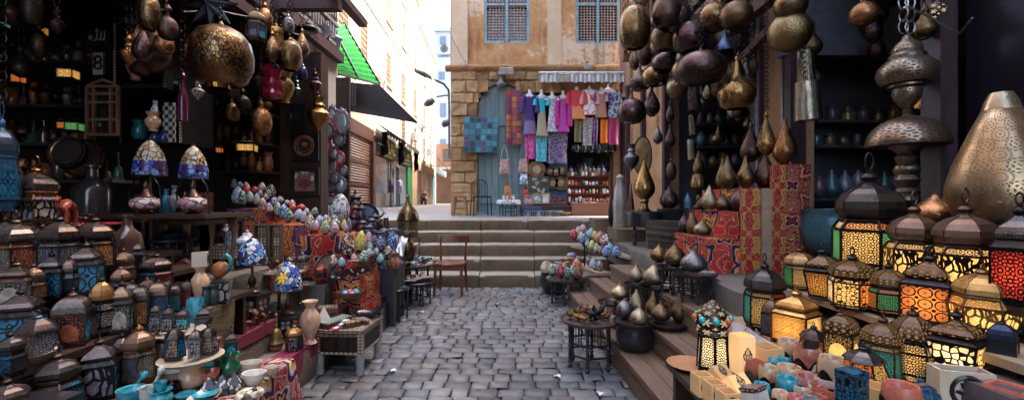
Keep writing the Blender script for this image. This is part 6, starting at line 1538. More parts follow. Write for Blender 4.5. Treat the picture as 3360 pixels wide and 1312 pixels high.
o,W,H=framed('framed flower embroidery with white blossoms on brown linen',1000,595,96,92,4.92,BLACK,plain('brown_linen',(.22,.13,.08),.9,0,.2,90))
b=MB()
for i in range(9):
 a=-1.2+i*.3;b.tube([(0,0,-.08),(.05*math.sin(a),0,-.03),(.10*math.sin(a)*(1+.2*(i%2)),0,.05*math.cos(a))],[.004,.006,.003],5)
 for k in(.4,.7):b.ball((.09*math.sin(a)*k,0,-.06+.10*k*math.cos(a)),(.012,.004,.02),6,4,mat=Matrix.Rotation(-a,3,'Y'))
b.ball((0,0,.0),(.03,.006,.035),10,6);ob('embroidery',b.mesh('embroidery',50),plain('wine_thread',(.13,.03,.06),.8),o,(0,-.006,-.01))
for x,z in((-.02,.10),(.02,.10),(-.09,.075),(-.10,.045),(.09,.05),(.088,.02)):
 b=MB();b.torus((x,0,z),.012,.006,10,5,'Y');ob('blossom',b.mesh('blossom',50),plain('white_thread',(.6,.58,.52),.8),o,(0,-.006,0))
o,W,H=framed('square black frame with round bronze relief plaque',1000,480,92,94,4.95,BLACK,plain('black_board2',(.018,.016,.018),.5))
b=MB();b.torus((0,-.01,0),.105,.022,28,6,'Y');b.torus((0,-.014,.01),.075,.006,24,5,'Y');ob('ring_relief',b.mesh('ring',60),wood('copper_wood',(.2,.07,.03),(.32,.13,.06),.4),o);b=MB();b.ball((0,-.012,.02),(.045,.01,.03),12,6);b.box((0,-.012,-.02),(.09,.006,.008));ob('relief_bowl',b.mesh('relief',50),PALEB,o)
o,W,H=framed('dark plaque with silver calligraphy strokes hung on the pillar',970,380,64,74,4.9,BLACK,plain('black_board2',None))
def script_plaque(par,S_,m):
 b=MB()
 b.tube([(-.9,0,-.25),(-.6,0,-.45),(-.2,0,-.42),(0,0,-.1),(.02,0,.7)],[.05,.1,.1,.08,.05],6,flat=.4)
 b.tube([(.02,0,-.3),(.3,0,-.42),(.42,0,-.1),(.42,0,.55)],[.08,.1,.08,.04],6,flat=.4)
 b.tube([(.42,0,-.35),(.7,0,-.4),(.8,0,-.1),(.8,0,.6)],[.08,.1,.08,.04],6,flat=.4)
 b.torus((-.75,0,-.1),.16,.06,12,5,'Y');b.tube([(-.2,0,.5),(.0,0,.9),(.3,0,.7)],[.03,.06,.03],6,flat=.4)
 return ob('calligraphy',b.mesh('calligraphy',50),m,par,(0,-.008,0),sc=S_)
script_plaque(o,.075,SILV)
block('mirror_board','tall narrow board crowded with oval red mirrors at the shop corner',-2.42,-2.24,5.86,5.92,.6,3.05,DARKW,'board')
MF=[plain('red_mirror_frame',(.42,.03,.06),.4,0,.5,60),plain('plum_mirror_frame',(.09,.04,.07),.35,.2,.5,60),plain('silver_mirror_frame',(.22,.20,.24),.3,.6,.6,60),plain('beaded_mirror_frame',(.14,.10,.13),.35,.4,.6,60)]
MR=[(1090,380,40,70,2),(1122,400,52,86,2),(1080,430,44,62,1),(1112,455,42,54,3),(1072,478,36,66,0),(1100,505,38,46,1),(1066,530,32,60,1),(1092,538,44,84,0),(1120,520,34,44,0),(1125,560,36,36,3),(1072,580,40,50,1),(1102,585,34,40,3),(1086,615,40,44,0),(1120,605,36,54,2),(1062,625,34,46,1),(1058,560,30,44,3),(1072,400,34,50,0),(1100,425,30,34,0),(1084,655,40,36,1),(1112,648,30,40,1)]
MN=['red','plum','silver','beaded grey']
ML={}
for i,(u,v,w_,h_,k)in enumerate(MR):
 d=5.78 if u>1085 else 5.70;s=d/F;p=P(u,v,d);p.y-=.02*(i%3)
 q='high' if v<440 else('middle' if v<560 else 'low')
 ln='%s framed oval wall mirror %s on the crowded mirror board'%(MN[k],{'high':'near the top','middle':'half way up','low':'at the bottom'}[q])
 ML.setdefault(ln,[]).append((u,v,w_,h_,k,p,s))
for ln,ls in ML.items():
 ls.sort(key=lambda q:-q[2]*q[3])
 for j,(u,v,w_,h_,k,p,s)in enumerate(ls):
  lab=ln if len(ls)==1 else['largest ','smaller ','smallest '][min(j,2)]+ln
  o=thing('oval_mirror',lab,'mirror',p,rn(-.25,.25),(1,1,1),'mirrors on the mirror board')
  b=MB();b.torus((0,0,0),.40,.11,18,6,'Y');
  for a in range(12):b.ball((.5*math.cos(a*PI/6),0,.5*math.sin(a*PI/6)),.07,6,4)
  ob('frame',MC.setdefault('mirror_frame',b.mesh('mirror_frame',60)),MF[k],o,sc=(w_*s,.12,h_*s))
  g=MB();g.ball((0,0,0),(.36,.10,.36),14,6);ob('glass',MC.setdefault('mirror_glass',g.mesh('mirror_glass',60)),MIRR,o,sc=(w_*s,.12,h_*s))
HL='metal lamps hanging outside the dark shop'
hang_lamp('melon','huge engraved brass globe lamp hanging before the dark shop',725,282,3.0,232,198,m_metal('engraved_gold',(.16,.09,.045),(.46,.26,.09),.28,.95,.1,7),HL,top=3.4)
b=MB();b.lathe([(.075,0),(.078,.035),(.06,.035),(.055,0)],24);ob('mouth',b.mesh('mouth',50),GOLD,bpy.data.objects['hanging_lamp'],(0,-.03,-.03))
hang_lamp('drop','dark pointed filigree lamp with wide collar beside the open cabinet',505,238,3.1,130,165,BRONZE,HL,top=3.4)
hang_lamp('cone','dark filigree lamp shade high above the open cabinet',460,100,3.2,150,115,pierced('black_filigree',(.07,.06,.06),(.01,.01,.012),3,0,'hex'),HL,top=3.3)
hang_lamp('tear','brass drop lamp between white lantern and gold lantern',893,205,3.9,62,92,BRASS,HL,top=3.4)
hang_lamp('melon','round brass lamp with pierced medallion right of gold lantern',952,232,4.0,82,100,BRASS,HL,top=3.4)
hang_lamp('tear','small brass bell lamp behind the round medallion lamp',990,195,4.4,52,92,BRASS,HL,top=3.4)
hang_lamp('vaseB','bulging brass jug lamp with flared neck below red glass jar',930,340,4.1,76,105,GOLD,HL,top=2.4)
hang_lamp('urn','rosy metal urn lamp hanging on a chain beside the wire cage',1035,310,4.7,44,66,PURP,HL,top=3.35)
hang_lamp('urn','copper vase lamp hanging in front of the mirror board',1045,432,4.75,76,112,GOLD,HL,top=2.5)
hang_lamp('urn','small dark green glass lamp in a black bracket',975,320,4.6,30,50,JADE,HL,top=2.8)
hang_lamp('melon','small dark blue glass ball lamp above the green one',994,264,4.7,34,46,plain('cobalt_glass',(.02,.03,.10),.15),HL,top=3.2)
o=L('tall',840,140,60,130,0,[pn('sky grey','arch',1.2)],'brown fretted lantern with pale blue panes hanging under the eave',DOMEB,BRONZE,.2,group=None,d=3.8);ob('chain',chain_mesh(.5)[0],IRON,o,(0,0,1),sc=(6,6,1.6))
o=L('tall',905,165,42,100,0,[pn('amber amber','star',1.5)],'small gold lantern hanging between brass drop and medallion lamps',DOMEG,GOLD,.2,group=None,d=4.0);ob('chain',chain_mesh(.5)[0],IRON,o,(0,0,1),sc=(7,7,2))
hang_lamp('disc','blackish metal dish lamp at the top under wooden bracket',1010,108,4.9,74,30,IRON,HL,top=3.4)
REDG=plain('ruby_glass',(.26,.006,.03),.1,0,0,6,.3,.7,.4)
o=thing('red_glass_jar','lumpy ruby red glass jar hanging below the brass drop lamp','jar',P(893,330,4.0));s=4.0/F
b=MB();b.lathe([(.2,0),(.42,.05),(.5,.15),(.42,.25),(.36,.3),(.48,.4),(.46,.5),(.36,.58),(.42,.7),(.46,.78),(.3,.9),(.16,.95),(.14,1)],20,lobes=6,lobe=.07);ob('jar_body',b.mesh('jar',60),REDG,o,sc=(68*s,68*s,125*s));ob('chain',chain_mesh(.5)[0],IRON,o,(0,0,125*s),sc=(1,1,1.2))
o=thing('star_lantern','black framed glass star lantern at the top under the eave','lantern',P(690,15,3.2));b=MB();fr=MB()
for i in range(8):
 a=i*PI/4;t=Vector((.21*math.cos(a),0,.21*math.sin(a)));m0=Vector((.08*math.cos(a-PI/8),0,.08*math.sin(a-PI/8)));m1=Vector((.08*math.cos(a+PI/8),0,.08*math.sin(a+PI/8)))
 for yy in(-.06,.06):
  c=Vector((0,yy,0));b.face([c,m0,t]);b.face([c,t,m1]);fr.bar(c,t,.006);
 fr.bar(m0,t,.008);fr.bar(t,m1,.008);fr.bar((0,-.06,0),m0,.005)
ob('glass',b,plain('smoke_glass',(.08,.095,.12),.12,0,0,6,.4,.8),o);ob('frame',fr,IRON,o);ob('chain',chain_mesh(.5)[0],IRON,o,(0,0,.2))
MBLK=plain('matte_black',(.012,.010,.012),.8,0,.1,20,.3,.15)
def cabinet(lab,u0,v0,u1,v1,d,dep,bm,inl=True,shelves=()):
 a,c=P(u0,v1,d),P(u1,v0,d);W,H=c.x-a.x,c.z-a.z;o=thing('cabinet',lab,'cabinet',Vector(((a.x+c.x)/2,d,a.z)))
 b=MB();t=.022
 b.box((-W/2+t/2,dep/2,H/2),(t,dep,H));b.box((W/2-t/2,dep/2,H/2),(t,dep,H));b.box((0,dep/2,t/2),(W-2*t,dep,t));b.box((0,dep/2,H-t/2),(W-2*t,dep,t));b.box((0,dep,H/2),(W,.01,H));ob('case',b,bm,o)
 for z in shelves:b=MB();b.box((0,dep/2,H*z),(W-2*t,dep-.02,.014));ob('shelf_board',b,bm,o)
 if inl:
  for sx in(-1,1):b=MB();b.box((sx*(W/2-t/2),-.004,H/2),(t*.8,.006,H*.98));ob('inlay_strip',b,INLAY2,o)
 return o,a,W,H
cabinet('open black cabinet with bone inlay edges holding a copper vase',372,76,545,290,3.35,.35,MBLK)
cabinet('lower open cabinet with red inlaid edge under the cat figurine',392,276,598,470,3.42,.35,MBLK,True,(.42,))
turned('vaseB','copper_vase','copper pink vase standing in the open black cabinet','vase',P(446,268,3.4),.125,.225,ROSE)
turned('vaseB','alabaster_vase','orange alabaster vase holding up the china cat','vase',P(503,432,3.35),.11,.15,PEACH)
turned('jar','teal_jar','teal glazed jar beside the orange vase in the lower cabinet','jar',P(458,458,3.4),.11,.15,plain('dark_teal_glaze',(.01,.10,.12),.15))
turned('jar','teal_jar','dark teal jar on the edge of the open black cabinet','jar',P(564,300,3.45),.09,.12,plain('dark_teal_glaze',None))
for i,(u,v)in enumerate(((510,470),(538,472))):turned('jar','blue_jar',['dark blue jar below the orange vase','dark blue jar beside the chequered board'][i],'jar',P(u,v,3.38),.075,.10,plain('cobalt_glass',None))
CHK=mat('chequer',lambda g,S:S(col=g.n('ShaderNodeTexChecker',{'Vector':g.uv(),'Color1':(.42,.40,.36,1),'Color2':(.02,.02,.025,1),'Scale':32}).outputs[0],rough=.4))
b=MB();b.box((0,0,0),(.09,.02,.31));tag(ob('chess_board',b,CHK,None,P(556,402,3.38)),'black and white chequered board standing in the lower cabinet','game board')
o=thing('number_sign','white door number plate reading eight in dim shop','sign',P(324,210,3.28));s=3.28/F
b=MB();b.box((0,0,0),(36*s,.01,76*s));ob('plate',b,plain('ivory_plate',(.40,.38,.40),.5),o);b=MB()
for(x,z,lx,lz)in((-.5,0,.05,1.06),(.5,0,.05,1.06),(0,.5,.95,.04),(0,-.5,.95,.04)):b.box((x*36*s,-.004,z*76*s),(lx*36*s,.008,lz*76*s))
ob('border',b,BLACK,o);words('8',.16,BLACK,o,(0,-.008,0),(PI/2,0,0),.003)
o=thing('calligraphy_plaque','small black plaque with white calligraphy above the number plate','sign',P(322,122,3.28));b=MB();b.box((0,.01,0),(.17,.01,.12));ob('plate',b,BLACK,o);script_plaque(o,.07,plain('ivory_plate',None))
o=thing('wooden_screen','carved wooden screen panel with arched top in the dim shop','screen',P(337,445,3.2));s=3.2/F;b=MB();W,H=100*s,175*s
for x in(-.5,-.28,.28,.5):b.box((x*W,0,H*.46),(.018,.02,H*.92))
for z in(.02,.3,.62,.78,.92):b.box((0,.001,H*z),(W,.018,.02))
b.tube([(-.5*W,0,H*.92),(-.3*W,0,H*.98),(0,0,H*1.05),(.3*W,0,H*.98),(.5*W,0,H*.92)],.012,6);ob('lattice',b,wood('screen_wood',(.12,.055,.03),(.26,.14,.08),.5),o);b=MB();b.box((0,.03,H*.47),(W,.008,H*.9));ob('backing',b,BLACK,o)
def dim_shelf(lab,u0,u1,v,d):
 a,c=P(u0,v,d),P(u1,v,d);o=thing('wall_shelf',lab,'shelf',Vector(((a.x+c.x)/2,d,a.z)));b=MB();b.box((0,.1,-.012),(c.x-a.x,.26,.024));ob('board',b,plain('dim_shelf_wood',(.055,.035,.038),.4),o)
 b=MB();b.box((-(c.x-a.x)*.3,.1,-.06),(.02,.2,.09));ob('bracket',b,DARKW,o);return a,c
k=0
DM=[BRONZE,PURP,plain('smoky_glass',None),SILV,COPPER,plain('green_glass',(.05,.12,.06),.1),IRON,plain('amber_jar',(.20,.08,.03),.2)]
DN=['bronze','plum','smoky glass','worn silver','copper','green glass','black','amber']
KN={'urn':'urn','jar':'jar','goblet':'goblet','bottle':'bottle','tear':'drop lamp','vase':'vase','bell':'hand bell','vaseB':'flared vase'}
for(u0,u1,v,d,where)in((-120,285,200,3.9,'on the highest dim shelf'),(-120,285,345,3.9,'on the second dim shelf'),(-120,275,470,3.8,'on the third dim shelf'),(-60,380,590,3.6,'on the lowest dim shelf'),(690,880,470,4.75,'on the shelf behind eggs'),(690,880,560,4.7,'on the lower shelf behind eggs'),(680,880,370,4.8,'on the top shelf behind eggs')):
 a,c=dim_shelf('dim wall shelf '+where.replace('on the ','called the ')if False else 'dim brown shelf board, '+where.replace('on the','the'),u0,u1,v,d)
 n=11 if u1-u0>300 else 7;used=set()
 for i in range(n):
  x=a.x+(c.x-a.x)*(i+.5)/n
  while True:
   kd=RN.choice(list(KN));mi=RN.randrange(8)
   if(kd,mi)not in used:used.add((kd,mi));break
  turned(kd,'shelf_vessel','dusty %s %s %s'%(DN[mi],KN[kd],where),'vessel',(x,d+.08,a.z),rn(.09,.14),rn(.13,.25),DM[mi],'vessels '+where)
for(u,v,d,c,w_,h_,lab)in((225,262,3.7,'yellow',70,62,'glowing yellow lantern on the second dim shelf'),(205,425,3.6,'orange',34,48,'small glowing orange lantern on the third dim shelf'),(245,432,3.6,'green',60,55,'glowing green lantern on the third dim shelf'),(60,275,3.7,'orange',46,55,'glowing orange lantern far inside on the second dim shelf'),(15,92,3.8,'teal',34,30,'small glowing teal lantern on the highest dim shelf'),(812,500,4.6,'yellow',70,50,'glowing yellow lantern on the shelf behind eggs'),(720,503,4.6,'orange',24,36,'small glowing orange lantern on the shelf behind eggs'),(140,118,3.8,'amber',34,52,'dim amber lantern on the highest shelf'),(340,418,3.25,'green',34,26,'tiny glowing green lantern inside wooden screen')):
 L('square',u,v,w_,h_,0,[pane(c,'star',1.3,.010)],lab,DOME,IRON,.3,lit=.05,group='lit lanterns deep in the dark shop',d=d)
for i,(u,v,d,r)in enumerate(((275,520,3.5,.16),(225,500,3.45,.13))):
 o=thing('wall_plate',['large dull copper plate leaning on the dim shop wall','round glass dish leaning in front of copper plate'][i],'plate',P(u,v,d),(1.4,0,.2));ob('disc',lathe_mesh('tray',32),[BRONZE,plain('smoky_glass',None)][i],o,sc=(r*2,r*2,.03));b=MB();b.torus((0,0,.02),r*.8,.006,32,5);ob('rim',b.mesh('rim',50),COPPER,o)
for i,(u,v,w_,h_)in enumerate(((600,400,38,150),(650,330,46,60))):
 o=hang_lamp('urn' if i else 'bottle',['tall red glass hexagonal bottle hanging at the cabinet side','small mosaic ball lamp hanging below the huge brass globe'][i],u,v,3.3,w_,h_,plain('wine_glass_red',(.10,.012,.045),.15)if i==0 else MO['beige'],None,top=3.3)
used=set()
for i in range(30):
 while True:
  a_,b_=RN.randrange(6),RN.randrange(6)
  if i<12:u,v,d,w_=RN.choice([rn(-40,250),rn(395,560)]),rn(40,260),rn(2.7,3.1),rn(50,95);where='hanging high in the dark shop near the number plate'
  elif i<22:u,v,d,w_=rn(600,860),rn(290,450),rn(3.6,4.5),rn(40,75);where='hanging in shadow behind the huge brass globe'
  else:u,v,d,w_=rn(760,960),rn(60,210),rn(3.9,4.7),rn(40,70);where='crowded under the eave behind gold lantern'
  if(a_,b_,where)not in used:used.add((a_,b_,where));break
 k_=['tear','ball','urn','drop','melon','disc'][a_];m_=[BRASS,BRONZE,SILV,PURP,COPPER,pierced('black_filigree',None,None)][b_]
 hang_lamp(k_,'%s %s lamp %s'%(['brass','bronze','silvery','plum','copper','black filigree'][b_],['drop','ball','urn','slim drop','melon','flat disc'][a_],where),u,v,d,w_,w_*rn(1,1.5),m_,HL,top=3.4)
HR='metal lamps hanging over the wooden steps'
PE=m_metal('engraved_plum',(.085,.05,.05),(.22,.13,.11),.33,.8,.3,6,tamt=.4)
DB=m_metal('dull_gold',(.14,.085,.045),(.34,.215,.105),.32,.35,.2,tamt=.65)
HX=[('tear',2084,230,6.2,40,92,DB,'small brass drop lamp nearest the dark beam end'),('ball',2116,216,6.0,58,88,BRONZE,'coppery ball lamp second from the beam end'),('tear',2163,190,5.6,62,112,BRASS,'long necked brass drop lamp under wooden bay'),('disc',2192,233,5.0,112,82,PURP,'plum coloured flat lamp showing a white bulb'),('melon',2150,282,5.2,92,66,BRASS,'flattened brass lamp beneath the white bulb lamp'),('funnel',2100,298,5.6,72,82,PURP,'plum funnel lamp lowest beside orange wall'),('ball',2222,160,4.8,98,134,DB,'gold ball lamp partly behind big plum disc'),('disc',2270,171,4.3,132,134,PURP,'big plum disc lamp with tall neck under rafters'),('ball',2222,322,4.9,76,76,PALEB,'pale gold ball lamp with pierced rings'),('melon',2300,274,3.8,174,104,PE,'largest flat plum lamp with engraved band and ring'),('bulb',2330,98,3.9,112,100,BRASS,'brass bowl lamp tilted to show its dark inside'),('bulb',2416,92,3.6,116,98,DB,'brass bulb lamp with glowing reflections beside rafters'),('cone',2378,174,4.2,92,82,m_metal('blue_black',(.03,.05,.09),(.08,.11,.18),.35,0,.2),'blue black conical lamp behind the golden funnel'),('funnel',2417,358,3.6,132,160,GOLD,'shiny golden funnel lamp with pointed neck'),('ball',2592,168,3.2,158,140,m_metal('hammered_gold',(.26,.18,.09),(.52,.36,.17),.3,.2,.7),'huge hammered gold ball lamp before the steel edged post'),('ball',2594,65,3.15,120,105,DB,'gold ball lamp above the huge hammered one'),('disc',2072,404,5.4,98,106,PURP,'wide plum lamp hanging low near the clothes stall'),('tear',2139,383,5.6,56,92,PURP,'plum drop lamp beside the tall oval tray'),('tear',2199,401,5.7,30,60,BRONZE,'small bronze drop lamp highest on dark post'),('tear',2199,483,5.7,36,66,BRONZE,'small bronze drop lamp second on dark post'),('ball',2202,592,5.7,36,66,BRONZE,'small round bronze lamp third on dark post'),('tear',2158,473,6.0,34,56,SILV,'small grey metal bell lamp beside the oval tray'),('urn',2072,564,6.2,52,90,SILV,'silver filigree urn lamp below the wide plum lamp'),('drop',2320,326,4.6,32,56,PALEB,'little pale brass lamp under the largest plum lamp'),('drop',2352,318,4.5,38,64,BRONZE,'little bronze lamp left of the golden funnel lamp'),('ball',2473,238,4.3,32,52,BRONZE,'little bronze ball lamp between posts and golden funnel'),('drop',2448,262,4.4,34,66,SILV,'little grey lamp behind the golden funnel neck'),('ball',2835,85,2.8,110,84,COPPER,'copper ball lamp under the dark canopy'),('melon',2895,26,2.8,150,60,IRON,'black flat lamp under the dark canopy edge'),('tear',3034,130,2.5,88,96,BRASS,'brass drop lamp beside the chains of the big filigree lamp'),('ball',3072,66,2.5,74,64,pierced('pierced_lit_black',(.05,.045,.05),(1,.8,.5),3,.06,'holes'),'black pierced lamp with tiny lights by the plum post'),('drop',2464,532,3.9,76,118,PE,'plum engraved drop lamp above the tented tiers'),('drop',2514,510,3.75,66,130,GOLD,'bright gold drop lamp hanging above the tented tiers'),]
for(k,u,v,d,w_,h_,m,lab)in HX:
 hang_lamp(k,lab,u,v,d,w_,h_,m,HR,tilt=.35 if 'tilted' in lab else 0,top=3.7,bulb='white bulb' in lab)
def cyl(b):b.lathe([(.47,0),(.5,.01),(.46,.5),(.42,.99),(.40,1)],24,us=3);b.lathe([(.39,1),(.45,.02)],24)
for(u,v,d,w_,h_,m,lab)in((2646,270,3.3,66,102,TIN,'stamped tin cylinder shade, upper of two beside the post'),(2652,396,3.2,100,126,TIN,'stamped tin cylinder shade, larger lower one beside the post'),(2280,362,5.3,46,84,PURP,'dark cylinder lamp just inside the shop opening'),(2274,443,5.3,27,66,TIN,'slim tin cylinder lamp, middle of the inside string'),(2271,524,5.3,30,66,TIN,'slim tin cylinder lamp, lowest of the inside string')):
 s=d/F;p=P(u,v,d);o=thing('cylinder_lamp',lab,'lamp',p,(0,-.08,.3),(1,1,1),'cylinder lamps');ob('shade',cached('cylinder',cyl,40),m,o,sc=(w_*s*cosw(p),w_*s*cosw(p),h_*s));tz=3.6-p.z-h_*s;me,L_=chain_mesh(tz);ob('chain',me,IRON,o,(0,0,h_*s))
o=thing('oval_tray','tall oval brass tray hung on orange wall','tray',P(2108,512,6.6),-.75);b=MB();b.ball((0,0,0),(.5,.04,.5),28,8);ob('disc',b.mesh('disc',60),DB,o,sc=(.30,.5,.60));b=MB();b.torus((0,0,0),.5,.028,30,6,'Y');ob('rim',b.mesh('rim',60),IRON,o,sc=(.30,.5,.60))
HK=['tear','ball','onion','drop','melon','funnel'];HM=[BRASS,BRONZE,DB,PURP,SILV,PALEB];HMN=['brass','bronze','dull gold','plum','silvery','pale gold'];HKN=['drop','ball','onion','slim drop','melon','funnel'];used=set()
for i in range(46):
 while True:
  a_,b_=RN.randrange(6),RN.randrange(6)
  if i<16:u,v,d,w_=rn(2060,2480),rn(30,330),rn(4.6,6.6),rn(44,84);where='crowded behind the bigger lamps under the beams'
  elif i<25:u,v,d,w_=rn(2290,2490),rn(250,480),rn(5.4,6.5),rn(36,60);where='hanging inside the narrow shop opening'
  elif i>=34:u,v,d,w_=rn(2060,2440),rn(90,330),rn(4.2,5.4),rn(70,116);where='packed among the plum discs under the rafters'
  else:u,v,d,w_=rn(2660,3080),rn(40,330),rn(3.5,4.1),rn(50,90);where='hanging dim inside the wide shop opening'
  if(a_,b_,where)not in used:used.add((a_,b_,where));break
 hang_lamp(HK[a_],'%s %s lamp %s'%(HMN[b_],HKN[a_],where),u,v,d,w_,w_*rn(1,1.4),HM[b_],HR,top=3.7 if i<25 or i>33 else 2.95)
o=thing('fringe_lamp','brass filigree lamp with golden bead fringe behind the plum post','lamp',P(3062,352,2.7));s=2.7/F*.72
b=MB();b.lathe([(58*s,80*s),(60*s,95*s),(64*s,130*s),(40*s,160*s),(14*s,185*s),(0,190*s)],24,us=3);ob('body',b.mesh('body',50),LACE,o);b=MB()
for i in range(36):
 a=i*PI/18;x,y=60*s*math.cos(a),60*s*math.sin(a);L_=rn(.75,1)*85*s;b.tube([(x,y,84*s),(x,y,84*s-L_)],.0022,4)
 for k in range(5):b.ball((x,y,84*s-L_*(k+.5)/5),.0055,5,3)
ob('bead_fringe',b.mesh('fringe',50),mat('amber_beads',lambda g,S:S(col=(.72,.38,.06),rough=.25,emc=(1,.5,.1,1),ems=.02)),o);ob('chain',chain_mesh(.6)[0],IRON,o,(0,0,190*s),sc=(1,1,2))
o=thing('filigree_lamp','towering silver brass filigree lamp of stacked domes hung on chains','lamp',P(2976,656,2.5));s=2.5/F/1.533;q=.74
def pf(L_):return[(max(1e-7,a*s*q*1.0),(1006-y)*s)for a,y in L_]
PIER=pierced('pierced_silver_brass',(.26,.205,.145),(.03,.02,.012),1.25,0,'rosette',.28);PL2=m_metal('silver_brass',(.15,.115,.08),(.42,.35,.27),.27,.5,.1,8,tamt=.45)
for nm,pr,m in(('stem',[(70,1006),(60,985),(72,965),(48,945),(62,925),(74,905),(55,880),(72,862),(70,840),(50,825),(62,805),(66,790),(48,778),(60,768),(95,742),(98,735)],PL2),('wide_dome',[(222,735),(226,722),(215,690),(190,650),(150,620),(95,600),(60,592),(40,588)],PIER),('neck',[(40,588),(22,575),(30,562),(18,552)],PL2),('lower_bowl',[(18,552),(40,535),(72,500),(82,470),(78,450)],PIER),('collar',[(78,450),(105,440),(108,425),(95,412)],PL2),('drum',[(95,412),(135,425),(160,400),(168,370),(155,335),(120,308),(102,300)],PIER),('shoulder',[(102,300),(104,285),(82,268),(84,258)],PL2),('cap_dome',[(84,258),(78,238),(58,218),(36,205),(26,190),(14,176),(0,172)],PIER)):
 b=MB();b.lathe(pf(pr),32,us=5 if m is PIER else 3,vs=9 if m is PIER else 1);ob(nm,b.mesh(nm,45),m,o)
b=MB()
for dx in(-.02,.02):b.tube([(dx,0,834*s),(dx*2,0,1.9)],.0045,5)
for dx in(-.02,.02):ob('chain',chain_mesh(.6)[0],SILV,o,(dx,0,834*s),(0,0,0),(1.4,1.4,2.0))
def scales(g,S):
 uv=g.uv();v1=g.v('MULTIPLY',uv,(4.5,5.5,0)).outputs[0];r,t=cell(g,v1,1);r2,t2=cell(g,v1,1,.5);rr=g.m('MINIMUM',r,g.m('MULTIPLY',r2,1.0))
 ringm=g.m('GREATER_THAN',g.m('SINE',g.m('MULTIPLY',rr,44)),.1);dots=g.m('GREATER_THAN',g.m('SINE',g.m('MULTIPLY',t,22)),-.3);hole=g.m('MULTIPLY',g.m('MULTIPLY',ringm,dots),g.m('LESS_THAN',rr,.40))
 n=g.noise(g.obj(),4,5);S(col=g.ramp(n,[(.3,(.20,.125,.06)),(.7,(.46,.31,.165))]),metal=.9,rough=.34,nrm=g.bump(g.m('SUBTRACT',1,hole),.3,.01));nt=g.nt;gl=g.n('ShaderNodeBsdfPrincipled',{'Base Color':(.10,.06,.03,1),'Roughness':.6});mx=g.n('ShaderNodeMixShader',{0:hole,1:nt.nodes['Principled BSDF'].outputs[0],2:gl.outputs[0]});nt.links.new(mx.outputs[0],nt.nodes['Material Output'].inputs[0])
p=P(3285,735,1.92);s=1.92/F
o=thing('giant_lamp','giant pierced brass drop lamp taller than every lantern before it','lamp',p);W=410*s*cosw(p)
b=MB();b.lathe([(.30,0),(.42,.05),(.5,.18),(.49,.30),(.43,.45),(.34,.6),(.25,.75),(.17,.87)],48,us=2,vs=1);ob('body',b.mesh('body',60),mat('scaled_brass',scales),o,sc=(W,W,430*s));b=MB();b.lathe([(.172,.868),(.15,.93),(.10,1),(.085,1),(.10,.95)],32);ob('neck',b.mesh('neck',50),PALEB,o,sc=(W,W,430*s))
shelf('tall dark pedestal under the giant pierced brass lamp',p.x-.2,p.x+.25,1.7,2.2,p.z,zb=.75,name='pedestal',cat='pedestal')
def tier(lab,x0,x1,y0,y1,z0,z1,m,name='draped_box'):return block(name,lab,x0,x1,y0,y1,z0,z1,m,'box',.012 if name=='draped_box' else 0)
KHR=khaya('tent_cloth_orange',(.52,.03,.03),[(.03,.03,.12),(.72,.38,.05),(.64,.12,.02),(.04,.03,.14)],2.1,5.3)
tier('lowest tier draped in red arabesque tent cloth on the stone platform',1.66,2.22,3.60,4.35,.75,1.04,KHR);tier('middle tier draped in red tent cloth above lowest tier',1.80,2.22,3.62,4.35,1.042,1.27,KHR);tier('highest tier draped in red tent cloth under brass drop lamps',1.94,2.22,3.61,4.35,1.272,1.47,KHR)
tier('wooden post board between two strips of banded tent cloth',2.09,2.17,3.565,3.598,.752,1.465,PALEW,'post_board');tier('red strip of banded tent cloth beside the pale board',1.92,2.085,3.58,3.598,.752,1.462,KH4,'cloth_strip');tier('tall red strip of banded tent cloth beside the crimson panel',2.175,2.29,3.57,3.60,.752,1.66,KH4,'cloth_strip');tier('tall panel draped in crimson tent cloth beside dark opening',2.295,2.50,3.565,3.85,.752,1.667,KH3,'draped_box')
SL='brass drop lamps standing on tented tiers and trays'
SX=[('drop',2575,545,3.65,86,150,1.667,COPPER,'coppery drop lamp on top of the crimson panel'),('drop',2387,620,3.8,58,105,1.47,DB,'dull gold drop lamp at the street end of highest tier'),('drop',2372,620,4.1,50,100,1.47,BRASS,'brass drop lamp half hidden on the highest tier'),('drop',2447,617,3.8,64,106,1.47,BRASS,'engraved brass drop lamp at middle of highest tier'),('drop',2511,618,3.75,80,116,1.47,BRONZE,'broad bronze drop lamp at inner end of highest tier'),('onion',2307,692,4.05,44,50,1.27,BRONZE,'small bronze onion lamp at the rim of middle tier'),('tear',2328,692,3.85,56,82,1.27,PALEB,'pale gold drop lamp on the middle tier'),('onion',2370,692,3.8,58,56,1.27,DB,'squat gold onion lamp on the middle tier'),('onion',2430,702,3.68,84,86,1.27,PURP,'dark plum onion lamp on the middle tier'),('onion',2245,761,4.25,44,64,1.04,PURP,'plum onion lamp at street corner of lowest tier'),('tear',2272,768,4.1,46,72,1.04,DB,'slim gold drop lamp on the lowest tier'),('onion',2304,770,3.95,62,52,1.04,PALEB,'wide pale gold onion lamp on lowest tier'),('drop',2361,773,3.85,58,78,1.04,COPPER,'copper drop lamp at inner end of lowest tier')]
for(k,u,v,d,w_,h_,z,m,lab)in SX:
 s=d/F;p=P(u,v,d);p.z=z+.004;stand_lamp(k,lab,p,w_*s*cosw(p),h_*s,m,SL)
def onlamps(L_,z):
 for(k,u,v,w_,h_,m,lab)in L_:
  p=on(u,v,z);s=p.y/F;stand_lamp(k,lab,p,w_*s*cosw(p),h_*s,m,SL)
def rtable(lab,u,v,R_,zt,zb,n=6,**k):
 p=on(u,v,zt);return tray_table(lab,(p.x,p.y,zb),R_,zt-zb,n,'low black tray tables',BLACK,'tray',.3,.014,.75,**k)
